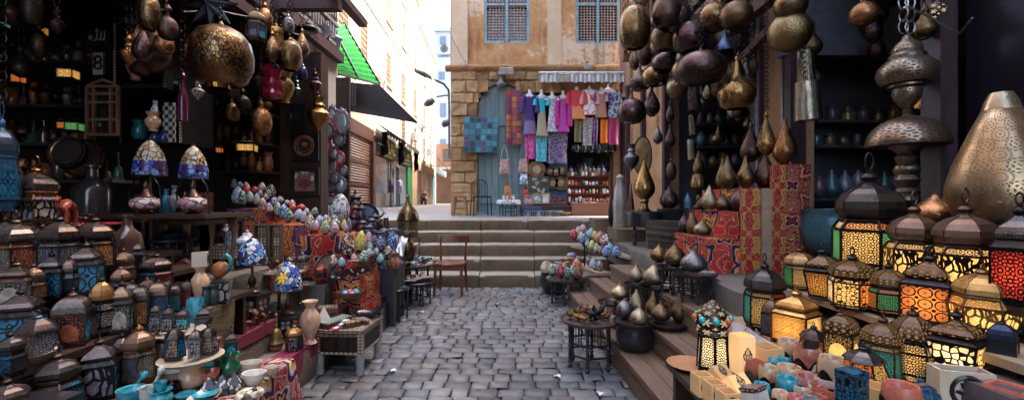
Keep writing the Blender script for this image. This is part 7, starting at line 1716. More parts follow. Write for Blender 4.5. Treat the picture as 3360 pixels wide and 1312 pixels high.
rtable('black tray table with three squat lamps before red tent cloth',2281,893,.17,.80,.57);rtable('smaller black tray table behind the three squat lamps',2205,872,.13,.80,.57)
onlamps([('onion',2163,862,62,64,BRASS,'squat brass lamp furthest on the black tray tables'),('onion',2215,876,78,82,BRASS,'squat brass lamp between two others before red cloth'),('onion',2277,893,94,78,SILV,'squat silvery brass lamp with engraved lozenges')],.80)
rtable('black tray table with one wide pale brass lamp on middle step',2150,936,.16,.60,.38);rtable('black tray table with small polished brass lamp on middle step',2092,929,.13,.60,.38)
onlamps([('onion',2088,928,52,62,PALEB,'small polished brass lamp on a black tray'),('onion',2146,938,82,76,PALEB,'wide pale brass lamp with feet on a black tray')],.60)
def pot_tray(lab1,lab2,u,v,R_,zt,zb,pr):
 p=on(u,v,zt)
 if pr:turned('pot','black_pot',lab2,'pot',(p.x,p.y,zb),pr*2,zt-zb-.004,BLACK)
 turned('tray','metal_tray',lab1,'tray',(p.x,p.y,zt-.004),R_*2,.025,plain('dark_tray',(.06,.042,.04),.35,.6));return p
pot_tray('dark round tray with three brass lamps on black pot','big black basin pot on the lower wooden step',2083,1058,.17,.40,.19,.15)
onlamps([('ball',2050,1042,56,62,SILV,'grey ball lamp leaning on the tray over black pot'),('tear',2089,1024,54,74,PALEB,'pale pointed lamp at the back of tray over black pot'),('onion',2098,1066,68,64,PALEB,'pale onion lamp at the front of tray over black pot')],.412)
pot_tray('dark round tray with four drop lamps on middle step','',2190,1062,.155,.41,.38,0);block('riser_box','small black riser beneath the tray of four drop lamps',1.13,1.35,3.25,3.5,.38,.406,BLACK)
onlamps([('drop',2143,1036,56,80,BRASS,'tall brass drop lamp at the left of tray of four'),('onion',2168,1055,68,68,DB,'round gold onion lamp in front on tray of four'),('drop',2200,1028,38,78,BRASS,'slim brass drop lamp at the back of tray of four'),('drop',2229,1055,60,92,DB,'gold drop lamp with round medallion on tray of four')],.422)
pot_tray('reddish tray under two stacked brass lamps','',2010,995,.14,.395,.36,0);block('riser_box','wooden riser under the reddish tray',.92,1.08,3.9,4.15,.19,.39,REDW)
onlamps([('onion',2034,980,66,52,PALEB,'pale onion lamp resting on a ball lamp')],.47);onlamps([('ball',2036,1006,48,36,DB,'small gold ball lamp beneath the pale onion lamp')],.40)
p=Vector((.95,2.33,.19));stand_lamp('onion','pierced pale lamp low on the lower step near the camera',p,.17,.15,PALEB,SL)
p=Vector((.645,3.54,0));tray_table('round dark table with turned legs and oil lamps on the cobbles',p,.245,.39,6,None,BLACK,'tray',.25,.019,.72,topm=plain('worn_brown_top',(.075,.05,.045),.5))
def oil(b):
 b.tube([(-.62,0,.62),(-.4,0,.45),(-.15,0,.36),(.1,0,.36),(.35,0,.42),(.62,0,.62),(.72,0,.74)],[.05,.10,.2,.24,.17,.06,.035],10,flat=.8)
 b.lathe([(.2,0),(.22,.03),(.08,.08),(.07,.16),(.12,.22),(0,.23)],12);b.lathe([(.14,.52),(.10,.6),(.05,.66),(.07,.72),(0,.82)],10);b.tube([(.3,0,.5),(.5,0,.85),(.68,0,.9),(.74,0,.7)],.028,6)
OM=[GOLD,BRASS,IRON,SILV,GOLD,PALEB,GOLD,BRASS,DB,GOLD]
OL=['gold oil lamp with red cord at the table rim','brass oil lamp lying across gold ones','black spotted oil lamp with long spout','silver oil lamp wrapped in clear plastic','gold oil lamp nearest the viewer on the round table','pale brass oil lamp at back of the round table','gold oil lamp tucked beneath black one','brass oil lamp by the plastic wrapped one','dull gold oil lamp at right rim of table','small gold oil lamp at left rim of table']
for i,(x,y,rz,k)in enumerate(((-.10,-.02,2.8,.10),(-.09,.06,.4,.11),(.03,-.07,.25,.16),(.10,.08,.9,.12),(-.06,-.13,2.2,.09),(-.01,.14,3.4,.11),(.0,.0,1.2,.10),(.13,.0,2.4,.10),(.13,-.09,.8,.09),(-.16,.03,4.0,.09))):
 tag(ob('oil_lamp',cached('oil_lamp',oil,60),OM[i],None,p+Vector((x,y,.378+.012*(i%3))),(rn(-.25,.25),rn(-.3,.3),rz),(k,k,k)),OL[i],'oil lamp','oil lamps on the round table')
b=MB();b.tube([(-.06+.01*math.sin(i),-.05+.012*math.cos(i*2),.47-.006*i)for i in range(9)],.006,5);tag(ob('cord',b.mesh('cord',60),plain('scarlet_cord',(.5,.03,.02),.7),None,p),'scarlet cord tied round a gold oil lamp','cord')
p=on(2115,803,.75);s=p.y/F
o=tray_table('black drum table on turned legs under the gold teardrop lamp',p,66*s*.96,110*s,4,None,BLACK,'flat',.5,.028,.7,False);b=MB();b.lathe([(.95,-.01),(.97,-.02),(.97,-.16),(.93,-.17)],28);ob('apron',b.mesh('apron',40),plain('shiny_black_wrap',(.016,.015,.02),.12,0,.5,14,.3,.8),o,(0,0,110*s),sc=(66*s,66*s,1.2))
q=p+Vector((-.02,-.05,110*s));o=thing('gold_lamp','tall golden teardrop lamp on flared foot upon the black drum table','lamp',q);b=MB();b.lathe([(.3,0),(.32,.02),(.2,.06),(.17,.16),(.22,.20),(.2,.25)],20);ob('foot',b.mesh('foot',50),GOLD,o,sc=(68*s,68*s,165*s));ob('body',lathe_mesh('drop'),GOLD,o,(0,0,36*s),sc=(68*s,68*s,130*s))
stand_lamp('onion','plum onion lamp beside the golden teardrop lamp',P(2196,686,5.6),62*5.6/F,76*5.6/F,PURP,SL);block('plinth','dark plinth holding the plum onion lamp and water bottle',2.0,2.62,5.45,5.9,.75,P(2196,686,5.6).z,BLACK,'plinth')
o=thing('water_bottle','clear blue plastic water bottle standing before dark opening','bottle',P(2257,690,5.5));b=MB();b.lathe([(.045,0),(.047,.01),(.044,.05),(.047,.1),(.044,.14),(.02,.19),(.016,.205)],16);ob('bottle_body',b.mesh('bottle',60),plain('blue_plastic',(.10,.22,.34),.08,0,0,5,.2,.8),o);b=MB();b.lathe([(.018,.205),(.018,.228),(0,.228)],12);ob('cap',b,plain('blue_cap',(.03,.12,.4),.4),o)
p2=P(2292,684,5.2);s=5.2/F;o=thing('brass_column_lamp','brass baluster lamp with drop top beside the water bottle','lamp',p2);ob('stand',lathe_mesh('goblet'),BRASS,o,sc=(52*s,52*s,112*s));ob('body',lathe_mesh('drop'),BRASS,o,(0,0,106*s),sc=(36*s,36*s,84*s));block('plinth','cream topped plinth under the brass baluster lamp',p2 .x-.12,p2 .x+.14,5.05,5.35,.75,p2 .z,BLACK,'plinth')
b=MB();b.lathe([(.18,0),(.2,.05),(.17,.25),(.19,.5),(.15,.75),(.09,.88),(.11,.95),(.05,1),(0,1.01)],16,lobes=5,lobe=.07);tag(ob('wrapped_statue',b.mesh('statue',60),plain('grimy_plastic',(.30,.25,.20),.25,0,.6,9,.35,.6),None,P(2034,762,6.9),sc=(.6,.6,.93)),'statue wrapped in grimy plastic at the top of the steps','statue')
turned('tear','dark_obelisk','slim dark figure beside the plastic wrapped statue','figurine',P(2008,745,7.1),.13,.66,IRON);b=MB();b.lathe([(.09,0),(.05,.5),(.02,1),(0,1.02)],4);tag(ob('obelisk',b,BRONZE,None,P(2070,690,5.75),sc=(.6,.6,.36)),'thin bronze obelisk on the black drum table','obelisk')
def cush(u,v):
 x=(u-.5)*.40;z=.36*v;return(x*(1-.12*(1-v)),-.05*math.sin(v*PI)-.012*math.sin(v*26+u*3),z)
b=MB();b.grid(cush,14,24);b.grid(lambda u,v:(cush(1-u,v)[0],.12,.36*v),14,4);b.box((0,.04,.18),(.36,.14,.34));tag(ob('canvas_bag',b.mesh('canvas_bag',60),plain('olive_canvas',(.085,.06,.042),.85,0,.4,40),None,on(2172,815,.752),(0,0,-.2)),'folded brown canvas bag leaning beside the black drum table','bag')
block('stone_block','pale worn stone block at the right end of top step',1.46,2.05,7.55,8.1,.75,1.03,STONE,'stone',.015);block('stone_block','brown worn stone block before the wrapped statue',1.56,2.1,6.35,7.0,.75,.93,STONE,'stone',.015)
def plank(lab,pts,w_,t=.035):
 b=MB();a,c=Vector(pts[0]),Vector(pts[1]);b.bar(a,c,w_,t);o=tag(ob('egg_plank',b,PALEW),lab,'plank');return a,c
def legs(lab,xs):
 b=MB()
 for x,y,z0,z1 in xs:b.box((x,y,(z0+z1)/2),(.05,.05,z1-z0))
a,c=plank('sloping plank holding a long row of patterned eggs',((1.07,7.15,.60),(1.62,5.55,.62)),.20);plank('short lower plank holding four dark eggs',((1.02,6.3,.42),(1.17,5.5,.42)),.18)
ER=[(118,240,38,48,'red',6.95),(140,224,34,42,'pink',7.05),(160,214,36,40,'pink',7.1),(150,250,36,46,'lime',6.75),(167,262,48,54,'navy',6.6),(192,236,44,48,'teal',6.9),(180,284,30,48,'green',6.4),(200,290,32,46,'yellow',6.3),(216,246,34,44,'yellow',6.6),(240,254,56,58,'orange',6.45),(268,268,60,58,'brown',6.2),(224,304,30,42,'lime',6.15),(242,312,26,38,'orange',6.05),(268,318,42,50,'blue',5.9),(288,302,32,46,'teal',6.0),(316,318,42,50,'blue',5.8)]
eggs(ER,1800,600,1.413,'mosaic egg lamps on the right planks',lambda x,y,d:'on the sloping plank')
eggs([(186,356,32,42,'brown',6.0),(206,376,34,46,'silver',5.85),(226,394,42,56,'navy',5.7),(240,386,34,48,'brown',5.62)],1800,600,1.413,'mosaic egg lamps on the right planks',lambda x,y,d:'on the short lower plank')
b=MB();pts=[Vector((1.62+.06*math.sin(t*.9),5.5+.08*math.cos(t*1.3),.66-.012*t+.02*math.sin(t*2)))for t in range(24)];b.tube(pts,.007,5);b.tube([(1.66,5.5,.62),(1.70,5.45,.70),(1.74,5.45,.6),(1.72,5.42,.3)],.012,6);tag(ob('white_cable',b.mesh('white_cable',60),plain('white_cable_rubber',(.42,.38,.35),.5)),'tangle of white cable at the end of the egg planks','cable')
p=Vector((.745,5.72,0));tray_table('round black tray table of small bright eggs by the stone steps',p,.30,.325,6,'low black tray tables',BLACK,'tray',.2,.018,.72)
eggs([(852,366,36,52,'lime',5.62),(880,364,34,54,'blue',5.66),(900,374,40,62,'red',5.58),(916,360,40,50,'orange',5.8),(932,382,36,54,'green',5.56),(952,376,32,46,'teal',5.66),(974,362,66,100,'orange',5.72)],1240,640,1.4967,'mosaic egg lamps on the right planks',lambda x,y,d:'on the round black tray table')
turned('pot','black_tub','large black tub with papers at the foot of stone steps','tub',(.62,6.3,0),.42,.34,BLACK);b=MB();b.lathe([(.09,0),(.10,.06),(.06,.13),(.02,.17),(.05,.19)],7,lobes=3,lobe=.15);tag(ob('paper_bag',b,plain('tan_paper',(.48,.34,.24),.8,0,.5,20),None,(.50,6.2,.33)),'crumpled tan paper bag on the black tub','bag');b=MB();b.lathe([(.07,0),(.09,.05),(.03,.12),(0,.13)],7,lobes=3,lobe=.15);tag(ob('paper_bag',b,plain('tan_paper',None),None,(.60,6.12,.33)),'smaller tan paper bag on the black tub','bag')
for i in range(8):
 b=cached('spool',lambda b:b.lathe([(.4,0),(.5,.04),(.42,.1),(.22,.16),(.2,.7),(.42,.84),(.5,.92),(.4,1),(0,1)],12),40);k='pale' if i<4 else 'brown';tag(ob('wooden_spool',b,PALEW if i<4 else OAKW,None,(.66+.05*(i%4)+(.1 if i>3 else 0),6.28+.1*(i//4),.335+(.05 if i>3 else 0)),(0,0,0),(.075,.075,.13-.01*(i%3))),k+' turned wooden spool standing on the black tub','spool',k+' wooden spools on tub')
b=MB();b.lathe([(.012,0),(.013,.2),(0,.42)],8);tag(ob('dark_spike',b,IRON,None,(1.02,6.0,.44)),'dark pointed horn standing between eggs and stone steps','horn');b=MB();b.ball((0,0,.04),(.09,.07,.05),9,6);tag(ob('plastic_wad',b.mesh('wad',60),plain('clear_plastic',None),None,(1.0,7.15,.405)),'crumpled white plastic wad on stone step by the plank','litter')
NG=[plain('dim_'+n_,c_,.3,.3)for n_,c_ in(('steel',(.20,.23,.28)),('teal',(.07,.17,.20)),('plum',(.16,.10,.13)),('ochre',(.26,.20,.10)))]
NN=['steel grey','teal','plum','ochre']
def rshelf(lab,u0,u1,v,d,n,kinds,hh,tail):
 a,c=P(u0,v,d),P(u1,v,d);o=thing('wall_shelf',lab,'shelf',Vector(((a.x+c.x)/2,d,a.z)));b=MB();b.box((0,.10,-.012),(c.x-a.x,.26,.024));ob('board',b,NIGHTW,o)
 for i in range(n):
  k=kinds[i%len(kinds)];mi=RN.randrange(4);W=rn(.7,1.1)*hh*.75;o=turned(k,'dim_'+{'egg':'egg_lamp','box':'box'}.get(k,'vessel'),'%s %s %s'%(NN[mi],{'egg':'egg lamp','onion':'onion lamp','jar':'jar','drop':'drop lamp','pot':'pot','ball':'ball lamp','bottle':'bottle'}[k],tail),'goods',(a.x+(c.x-a.x)*(i+.5)/n,d+.1,a.z),W,rn(.8,1.1)*hh,NG[mi],tail.replace('dim in','goods in')+' '+NN[mi]+' '+k)
rshelf('dark shelf of eggs, upper board in the narrow opening',2290,2480,405,6.9,6,['egg'],.2,'dim in narrow opening upper shelf');rshelf('dark shelf of eggs, middle board in the narrow opening',2290,2480,480,6.9,5,['egg','jar'],.24,'dim in narrow opening middle shelf');rshelf('dark shelf of eggs, lower board in the narrow opening',2290,2480,545,6.9,5,['jar','egg'],.22,'dim in narrow opening lower shelf')
rshelf('dim shelf of small boxes, upper board inside the wide opening',2680,3090,395,4.1,8,['bottle','jar'],.15,'dim in wide opening upper shelf');rshelf('dim shelf of small jars, middle board inside the wide opening',2680,3090,478,4.1,9,['pot','jar','ball'],.13,'dim in wide opening middle shelf');rshelf('dim shelf of metal lamps, lower board inside the wide opening',2690,3090,650,3.9,9,['ball','drop','onion'],.25,'dim in wide opening lower shelf')
turned('pot','teal_cauldron','huge dim teal engraved cauldron in the wide opening','cauldron',P(2720,830,3.5),.42,.36,NG[1]);stand_lamp('onion','copper onion lamp behind the yellow script lanterns',P(3070,742,2.2),.21,.17,COPPER,SL);shelf('dark back shelf under copper onion lamp',1.95,2.45,2.1,2.45,P(3070,744,2.2).z,zb=.75)
shelf('front shelf with a pale edge under the gold and arch paned lanterns',1.24,1.60,1.05,2.46,.70,PALEW,zb=.2);shelf('middle shelf with pale edge under amber and green lanterns',1.58,1.82,1.0,2.50,.86,PALEW,zb=.2);shelf('rear shelf under the large lit lanterns',1.78,2.2,1.0,2.5,.99,DARKW,zb=.75)
shelf('low dark table of alabaster boxes and stone cups',.74,1.24,1.0,2.06,.60,DARKW,name='display_table',cat='table')
def Lr(*a,**k):k.setdefault('group','lit lanterns on the right shelves');return L(*a,**k)
E=.012
def lp(s,k='rosette',sc=1.8,mt=(.025,.022,.028)):return[pane(c,k,sc*1.2,E,mt)for c in s.split()]
GM=(.42,.24,.07)
DL=DOMEL
Lr('fanous',2852,900,222,400,.99,[lp('amber yellow orange'),lp('yellow amber orange green yellow green','rosette',2.2),lp('amber orange green white')],'tallest lit lantern with orange and green panes on the rear shelf',DOME,IRON,.1,.12)
Lr('fanous',2995,930,176,305,.99,[lp('yellow'),lp('yellow','script',1.5),lp('yellow')],'lit yellow lantern with script panes beside the tallest lantern',DOMEB,BRONZE,.15,.10)
Lr('fanous',3168,960,220,345,.99,[lp('yellow'),lp('yellow','script',1.5),lp('yellow')],'larger lit yellow lantern with script panes and big round finial',DOMEB,BRONZE,.12,.12)
Lr('square',3345,1000,200,370,.99,[lp('red orange','rosette',2)],'glowing red paned lantern in front of the giant brass lamp',DOMES,IRON,.5,.10)
Lr('tall',2626,948,92,155,.86,[lp('green yellow amber')],'lit lantern with green side pane nearest the crimson cloth',DOMEG,BRONZE,.5,.05)
Lr('taper',2702,980,118,186,.86,[lp('amber yellow')],'lit amber lantern narrowing to its foot beside green sided one',DL,IRON,.55,.05)
Lr('tall',2798,1010,152,200,.86,[lp('white yellow orange','hex',1.6)],'lit lantern with white hot panes on middle shelf',DL,IRON,.1,.10)
Lr('fanous',2916,1032,132,200,.86,[lp('orange teal'),lp('orange green teal'),lp('orange teal')],'lit lantern with orange and teal panes on middle shelf',DL,IRON,.35,.05)
Lr('square',3052,1056,200,250,.86,[lp('orange green orange green','star',1.6)],'broad lit lantern with orange star pane and green pane',DL,IRON,.55,.09)
Lr('melon',3226,1096,215,232,.86,[lp('green yellow amber','rosette',1.6,GM),lp('yellow','script',1.4,GM),lp('amber','rosette',1.6,GM)],'golden bellied lit lantern with green upper panes',DOMEG,DB,.2,.10)
Lr('tall',3385,1105,130,190,.86,[lp('teal cyan')],'lit turquoise lantern at the far edge of middle shelf',DOMES,IRON,.3,.05)
Lr('tall',2508,1078,120,248,.70,[lp('cyan yellow red'),lp('cyan yellow amber')],'tall black lantern with turquoise side and amber front panes',DOME,IRON,.35,.05)
Lr('arch',2532,1100,62,132,.70,[pn('grey','rosette',1.8)],'dark grey unlit lantern beside the gold square lantern',DOMEB,BRONZE,.5,group=None)
Lr('square',2612,1124,148,195,.70,[lp('amber yellow','star',1.8,GM)],'shining gold square lantern with star panes',DOMEG,GOLD,.55,.10)
Lr('flare',2668,1172,92,118,.70,[lp('brown orange')],'small dark flared lantern glowing orange on one side',DOME,IRON,.3,.02)
Lr('arch',2762,1188,116,178,.70,[lp('yellow','arch',1.4)],'lit lantern with pointed arch windows and open round top',DL,BRONZE,.65,.07)
Lr('flare',2838,1254,142,134,.70,[lp('orange orange yellow','hex',2.2)],'squat flared lantern with orange honeycomb panes',DOMES,IRON,.25,.04)
Lr('tall',2896,1244,136,236,.70,[lp('teal white amber'),lp('teal cyan teal')],'lit lantern with sea green panes behind the orange flared one',DL,BRONZE,.3,.05)
Lr('melon',2998,1254,172,254,.70,[lp('yellow')],'round bellied lit yellow lantern with rosette panes',DL,IRON,.2,.11)
Lr('pagoda',3142,1214,205,205,.78,[lp('white yellow','hex',1.6)],'lit lantern with wide curled roof and white hot panes',DL,IRON,.5,.09)
block('riser_box','dark riser under the curled roof lantern',1.46,1.66,1.3,1.55,.70,.78,BLACK);block('stone_block','purple grey rough stone under the navy lantern',1.45,1.62,1.22,1.40,.70,.80,plain('mauve_stone',(.075,.055,.06),.85,0,.6,12),'stone',.05)
Lr('arch',3292,1216,116,176,.80,[pn('dark brown','rosette',1.8)],'navy black unlit lantern standing on rough stone',plain('navy_tin',(.03,.04,.075),.32,.6),IRON,.6,group=None)
p=on(2338,1220,.60);s=p.y/F;W=122*s*cosw(p);Hh=255*s
o=thing('jewelled_lantern','tall black lantern with onion dome set with turquoise stones','lantern',p,.25);wl=pane('white','rosette',1.9,.05)
rt=PI/6-PI/2
for i in range(6):
 a,c,d_,e=(ring_pt(6,r_,z_,j,rt)for r_,z_,j in((.44,.06,i),(.44,.06,i+1),(.37,.50,i+1),(.37,.50,i)));b=MB();b.face([a,c,d_,e],[(.1,0),(.9,0),(.85,1.5),(.15,1.5)]);ob('pane',b,wl,o,sc=(W,W,Hh))
b=MB()
for i in range(6):
 b.bar(ring_pt(6,.45,0,i,rt),ring_pt(6,.38,.52,i,rt),.07,.05);b.bar(ring_pt(6,.44,.08,i,rt),ring_pt(6,.44,.08,i+1,rt),.05);b.bar(ring_pt(6,.38,.50,i,rt),ring_pt(6,.38,.50,i+1,rt),.06,.05)
ob('frame',b,IRON,o,sc=(W,W,Hh))
b=MB();b.lathe([(.40,.50),(.44,.525),(.42,.56),(.49,.61),(.5,.67),(.45,.74),(.33,.81),(.19,.87),(.08,.91),(.05,.925),(0,.93)],28,us=5,vs=5);ob('onion_dome',b.mesh('dome',50),pierced('pierced_black_lit',(.05,.045,.052),(1,.82,.5),1.2,.05,'holes'),o,sc=(W,W,Hh));b=MB();b.torus((0,0,.962),.075,.014,16,5,'Y');ob('ring',b.mesh('ring',60),IRON,o,sc=(W,W,Hh*.95),loc=(0,0,.05*Hh))
for i in range(8):
 a=i*PI/4+.3;b=MB();b.ball((0,0,0),.016,10,6);ob('jewel',b.mesh('jewel',60),plain('turquoise_jewel',(.02,.36,.36),.12,0,0,5,.2,.8)if i%3 else plain('orange_jewel',(.5,.12,.02),.12),o,(math.cos(a)*W*.49,math.sin(a)*W*.49,Hh*.70))
lamp('bulb_light',p+Vector((0,0,Hh*.3)),.035)
turned('plate','wooden_plate','round orange wooden plate behind the jewelled lantern','plate',on(2262,1204,.60),.20,.02,plain('orange_plate',(.42,.20,.10),.4));
def abox(lab,u,v,w_,h_,rz,motif,m=GLOWD,z=.60,open_=True,tilt=0.0,dz=0.0,sd=1.0):
 p=on(u,v,z)+Vector((0,0,dz));s=p.y/F;W,H=w_*s*.95,h_*s*1.05;o=thing('alabaster_box',lab,'candle box',p,(tilt,0,rz));t=.007;b=MB();D=W*sd
 if open_:
  for(x,y,lx,ly)in((0,-D/2+t/2,W,t),(0,D/2-t/2,W,t),(-W/2+t/2,0,t,D-2*t),(W/2-t/2,0,t,D-2*t)):b.box((x,y,H/2),(lx,ly,H))
  b.box((0,0,t/2),(W-2*t,D-2*t,t))
 else:b.box((0,0,H/2),(W,D,H))
 ob('box_body',b,m,o);g=MB()
 y=-D/2-.0015
 if motif=='seal':
  r=min(W,H)*.33;g.torus((0,y,H*.5),r,r*.17,20,4,'Y',sy=1.15);
  for k in range(6):a=k*1.05;g.tube([(r*.75*math.cos(a),y,H*.5+r*.8*math.sin(a)),(r*.2*math.cos(a+1),y,H*.5+r*.3*math.sin(a+1)),(r*.5*math.cos(a+2),y,H*.5+r*.5*math.sin(a+2))],r*.13,4)
 elif motif=='hand':
  k=min(W,H)*.5;pts=[(-.55,.1),(-.42,-.35),(0,-.62),(.42,-.35),(.55,.1),(.5,.3),(.36,.1),(.33,.62),(.14,.65),(.12,.9),(-.1,.92),(-.14,.65),(-.33,.62),(-.36,.1),(-.5,.3),(-.55,.1)]
  g.tube([(x*k,y,H*.5+z_*k)for x,z_ in pts],k*.075,4)
  for q in range(9):a=q*.7;g.torus((k*.22*math.cos(a),y,H*.5-k*.12+k*.22*math.sin(a)),k*.085,k*.035,7,3,'Y')
  for x in(-.22,0,.22):g.tube([(x*k,y,H*.5+.1*k),(x*k,y,H*.5+.6*k)],k*.04,4)
 else:
  g.tube([(-.3*W,y,H*.75),(-.1*W,y,H*.5),(.05*W,y,H*.2)],W*.05,5);g.torus((.05*W,y,H*.3),W*.1,W*.03,10,4,'Y')
 ob('painted_motif',g.mesh('motif',60),BLACK,o);return p
abox('tall lit alabaster box painted with a black hand',2434,1220,58,118,.15,'hand',GLOWB);lamp('bulb_light',on(2434,1220,.60)+Vector((0,-.01,.07)),.014)
abox('open alabaster box with black bird motif beside tall lit box',2512,1222,78,84,.25,'bird',GLOWD)
abox('tilted alabaster cube painted with a black hand on lit boxes',2372,1272,66,46,.45,'hand',GLOWD,open_=False,tilt=-.9,dz=.02)
abox('glowing alabaster cube painted with a palm behind row of seals',2425,1306,84,52,.45,'hand',GLOWB,open_=False,tilt=-.8,dz=.01)
for i,(u,v)in enumerate(((2304,1290),(2344,1316),(2386,1345),(2420,1385))):abox('open alabaster box with round black seal, '+['furthest from the table corner','second along the table rim','third along the table rim','nearest the bottom of view'][i],u,v,56,62,.12,'seal',GLOWD)
LBX=pane('grey','rosette',22,0)
keepbox('white box with black star lattice lid lying tilted before the glowing cube',on(2485,1330,.60),.07,.07,.07,MILK,.6,lm=pane('cream','rosette',16,0),rx=-.3)
CUPC=veined('cup_cream',(.40,.25,.12),(.52,.36,.20));CUPM=veined('cup_milk',(.38,.30,.21),(.48,.40,.31))
def cup(lab,u,v,w_,h_,m,z=.62,sl=True,sq=False):
 p=on(u,v,z);s=p.y/F;W=w_*s*cosw(p)*1.25;H=h_*s*1.1;o=thing('stone_cup',lab,'cup',p,rn(0,3)if not sq else.4)
 pr=[(.34,0),(.40,.03),(.48,.3),(.5,.6),(.46,.9),(.42,1),(.36,.98),(.30,.8),(.2,.45),(0,.4)];n=4 if sq else 22
 b=MB();b.lathe([(r*(1.25 if sq else 1),z_)for r,z_ in pr],n,rot=PI/4);ob('cup_body',cached('stone_cup%d'%n,lambda q:q.lathe([(r*(1.25 if sq else 1),z_)for r,z_ in pr],n,rot=PI/4),40),m,o,sc=(W,W,H))
 if sl:ob('sleeve',cached('cup_sleeve%d'%n,lambda q:q.grid(lambda a,t:((lambda r,h_:(r*math.cos(a*2*PI),r*math.sin(a*2*PI),h_))(.43+.09*t+.025*math.sin(t*PI),.03+(.24+.34*abs(math.sin(a*PI*5)))*t)),40,3,us=6,vs=1),60),IRON if not sq else LBX,o,sc=(W*(1.25 if sq else 1),W*(1.25 if sq else 1),H))
for(u,v,w_,h_,m,z,lab)in((2593,1186,76,66,CUPC,.65,'cream stone cup in black fretted sleeve highest in the pile'),(2650,1222,82,80,ROSE,.65,'large rose stone cup in black sleeve'),(2533,1216,68,48,CYAN,.62,'turquoise marbled cup beside the small red box'),(2578,1210,64,44,CYAN,.63,'plain turquoise cup beneath the cream cup'),(2521,1268,60,62,CUPC,.60,'cream cup with black sleeve before the turquoise marbled cup'),(2590,1254,76,50,CUPC,.62,'wide cream cup among turquoise cups'),(2583,1308,64,66,CYAN,.60,'turquoise cup nearest the table rim'),(2650,1290,74,54,ROSE,.62,'pale rose cup in front of the large rose cup'),(2652,1252,88,44,ROSE,.63,'low rose cup under the large rose cup'),(2730,1262,82,84,CUPC,.66,'tall yellow cream cup beside the sea green lantern'),(2712,1292,74,50,CUPM,.63,'white cup under the yellow cream cup'),(2630,1322,62,58,CUPM,.60,'white cup at the bottom of view')):cup(lab,u,v,w_,h_,m,z)
for i,(u,v,k)in enumerate(((2555,1275,0),(2622,1268,1),(2560,1325,2),(2610,1338,3),(2680,1322,0),(2500,1300,1),(2548,1238,2),(2690,1235,3),(2618,1232,0),(2660,1345,1))):
 cup(['terracotta','teal','amber stone','rust red'][k]+' little bowl '+['tucked beside the cream cups','between the rose cups','at the near rim of the table','near the small red box','behind the turquoise cup'][i//2],u,v,48,40,[plain('terracotta',(.36,.13,.07),.4),CYAN,PEACH,REDS][k],.615,i%2==0)
for(u,v,w_,h_,lab)in((2484,1250,52,62,'small square red box in black lattice sleeve'),(2730,1340,84,62,'square red box in lattice sleeve before white cup'),(2675,1352,66,52,'square red box in lattice sleeve at the bottom of view')):cup(lab,u,v,w_,h_,plain('red_clay',(.46,.13,.08),.35),.60,True,True)
abox('pale wooden box with round black knot seal by rough stone',3150,1332,150,118,-.30,'seal',CREAM,.70,sd=.5);cup('large red rimmed pot beside the tilted blue lantern',2958,1360,118,92,plain('red_clay',None),.70);cup('red square planter in black lattice sleeve at the corner',3310,1385,150,110,plain('red_clay',None),.70,True,True)
abox('pale alabaster box with lattice lamp front below the orange flared lantern',2868,1345,76,80,.3,'seal',GLOWD,.66)
Lr('square',3050,1350,100,120,.70,[pn('blue sky','rosette',1.6)],'blue paned lantern lying tilted before the pale seal box',DOMEB,plain('blue_tin',None),.3,group=None,tilt=(-.5,.5))
keepbox('dark blue lattice box with arch shaped mirror on its side',on(2795,1330,.68),.075,.06,.12,pane('blue','hex',26,0),.35)
b=MB();b.tube([(1.26,2.2,.70),(1.23,2.15,.72),(1.20,2.05,.66),(1.24,1.9,.69),(1.30,1.8,.72),(1.22,1.7,.70)],.005,5);tag(ob('lamp_cable',b.mesh('lamp_cable',60),STRING),'thin grey cable trailing along the front shelf','cable')
b=MB();b.grid(lambda u,v:(1.225-.012*math.sin(u*14)-.02*v,1.5+.98*u,.706-.055*v),20,3);b.grid(lambda u,v:(1.223-.012*math.sin((1-u)*14)-.02*v,2.48-.98*u,.705-.055*v),20,3);tag(ob('shelf_cloth',b.mesh('shelf_cloth',60),mosaic('pink_white_print',[(.5,.44,.42),(.46,.16,.18),(.52,.46,.44)],14,(.45,.36,.35),.02)),'pink and white printed cloth along the front shelf edge','cloth')
def patch(name,base,pal,nx,ny,lw=.09,rot=0):
 def f(g,S):
  q=g.v('MULTIPLY',g.uv(),(nx,ny,0)).outputs[0];fl=g.v('FLOOR',q).outputs[0];x=g.n('ShaderNodeSeparateXYZ',{0:g.v('FRACTION',q).outputs[0]})
  w_=g.n('ShaderNodeTexWhiteNoise',{'Vector':fl}).outputs[0];c=g.ramp(w_,[(i/len(pal),k)for i,k in enumerate(pal)],'CONSTANT')
  e=g.m('MINIMUM',g.m('MINIMUM',x.outputs[0],g.m('SUBTRACT',1,x.outputs[0])),g.m('MINIMUM',x.outputs[1],g.m('SUBTRACT',1,x.outputs[1])))
  n=g.noise(g.uv(),60,3,.7);c=g.mix(g.m('MULTIPLY',g.m('GREATER_THAN',n,.58),.55),c,(.55,.55,.55));c=g.mix(g.m('LESS_THAN',e,lw),c,base)
  S(col=c,rough=.8,nrm=g.bump(e,.4,.02))
 return mat(name,f)
def hang(lab,u0,u1,v0,v1,d,m,name='scarf',wav=.03,cat='textile',fr=5,grp=None):
 a,c=P(u0,v1,d),P(u1,v0,d);W,H=c.x-a.x,c.z-a.z
 def fn(u,v):return Vector((-W/2+W*u*(1-.03*math.sin(v*5)),-wav*math.sin(u*fr*2+.6)*(1.1-v),-H+H*v+.012*math.sin(u*7)*(v>.9)))
 b=MB();b.grid(fn,18,12);b.grid(lambda u,v:fn(1-u,v)+Vector((0,.012,0)),18,12)
 return tag(ob(name,b.mesh(name,60),m,None,((a.x+c.x)/2,d,c.z)),lab,cat,grp)
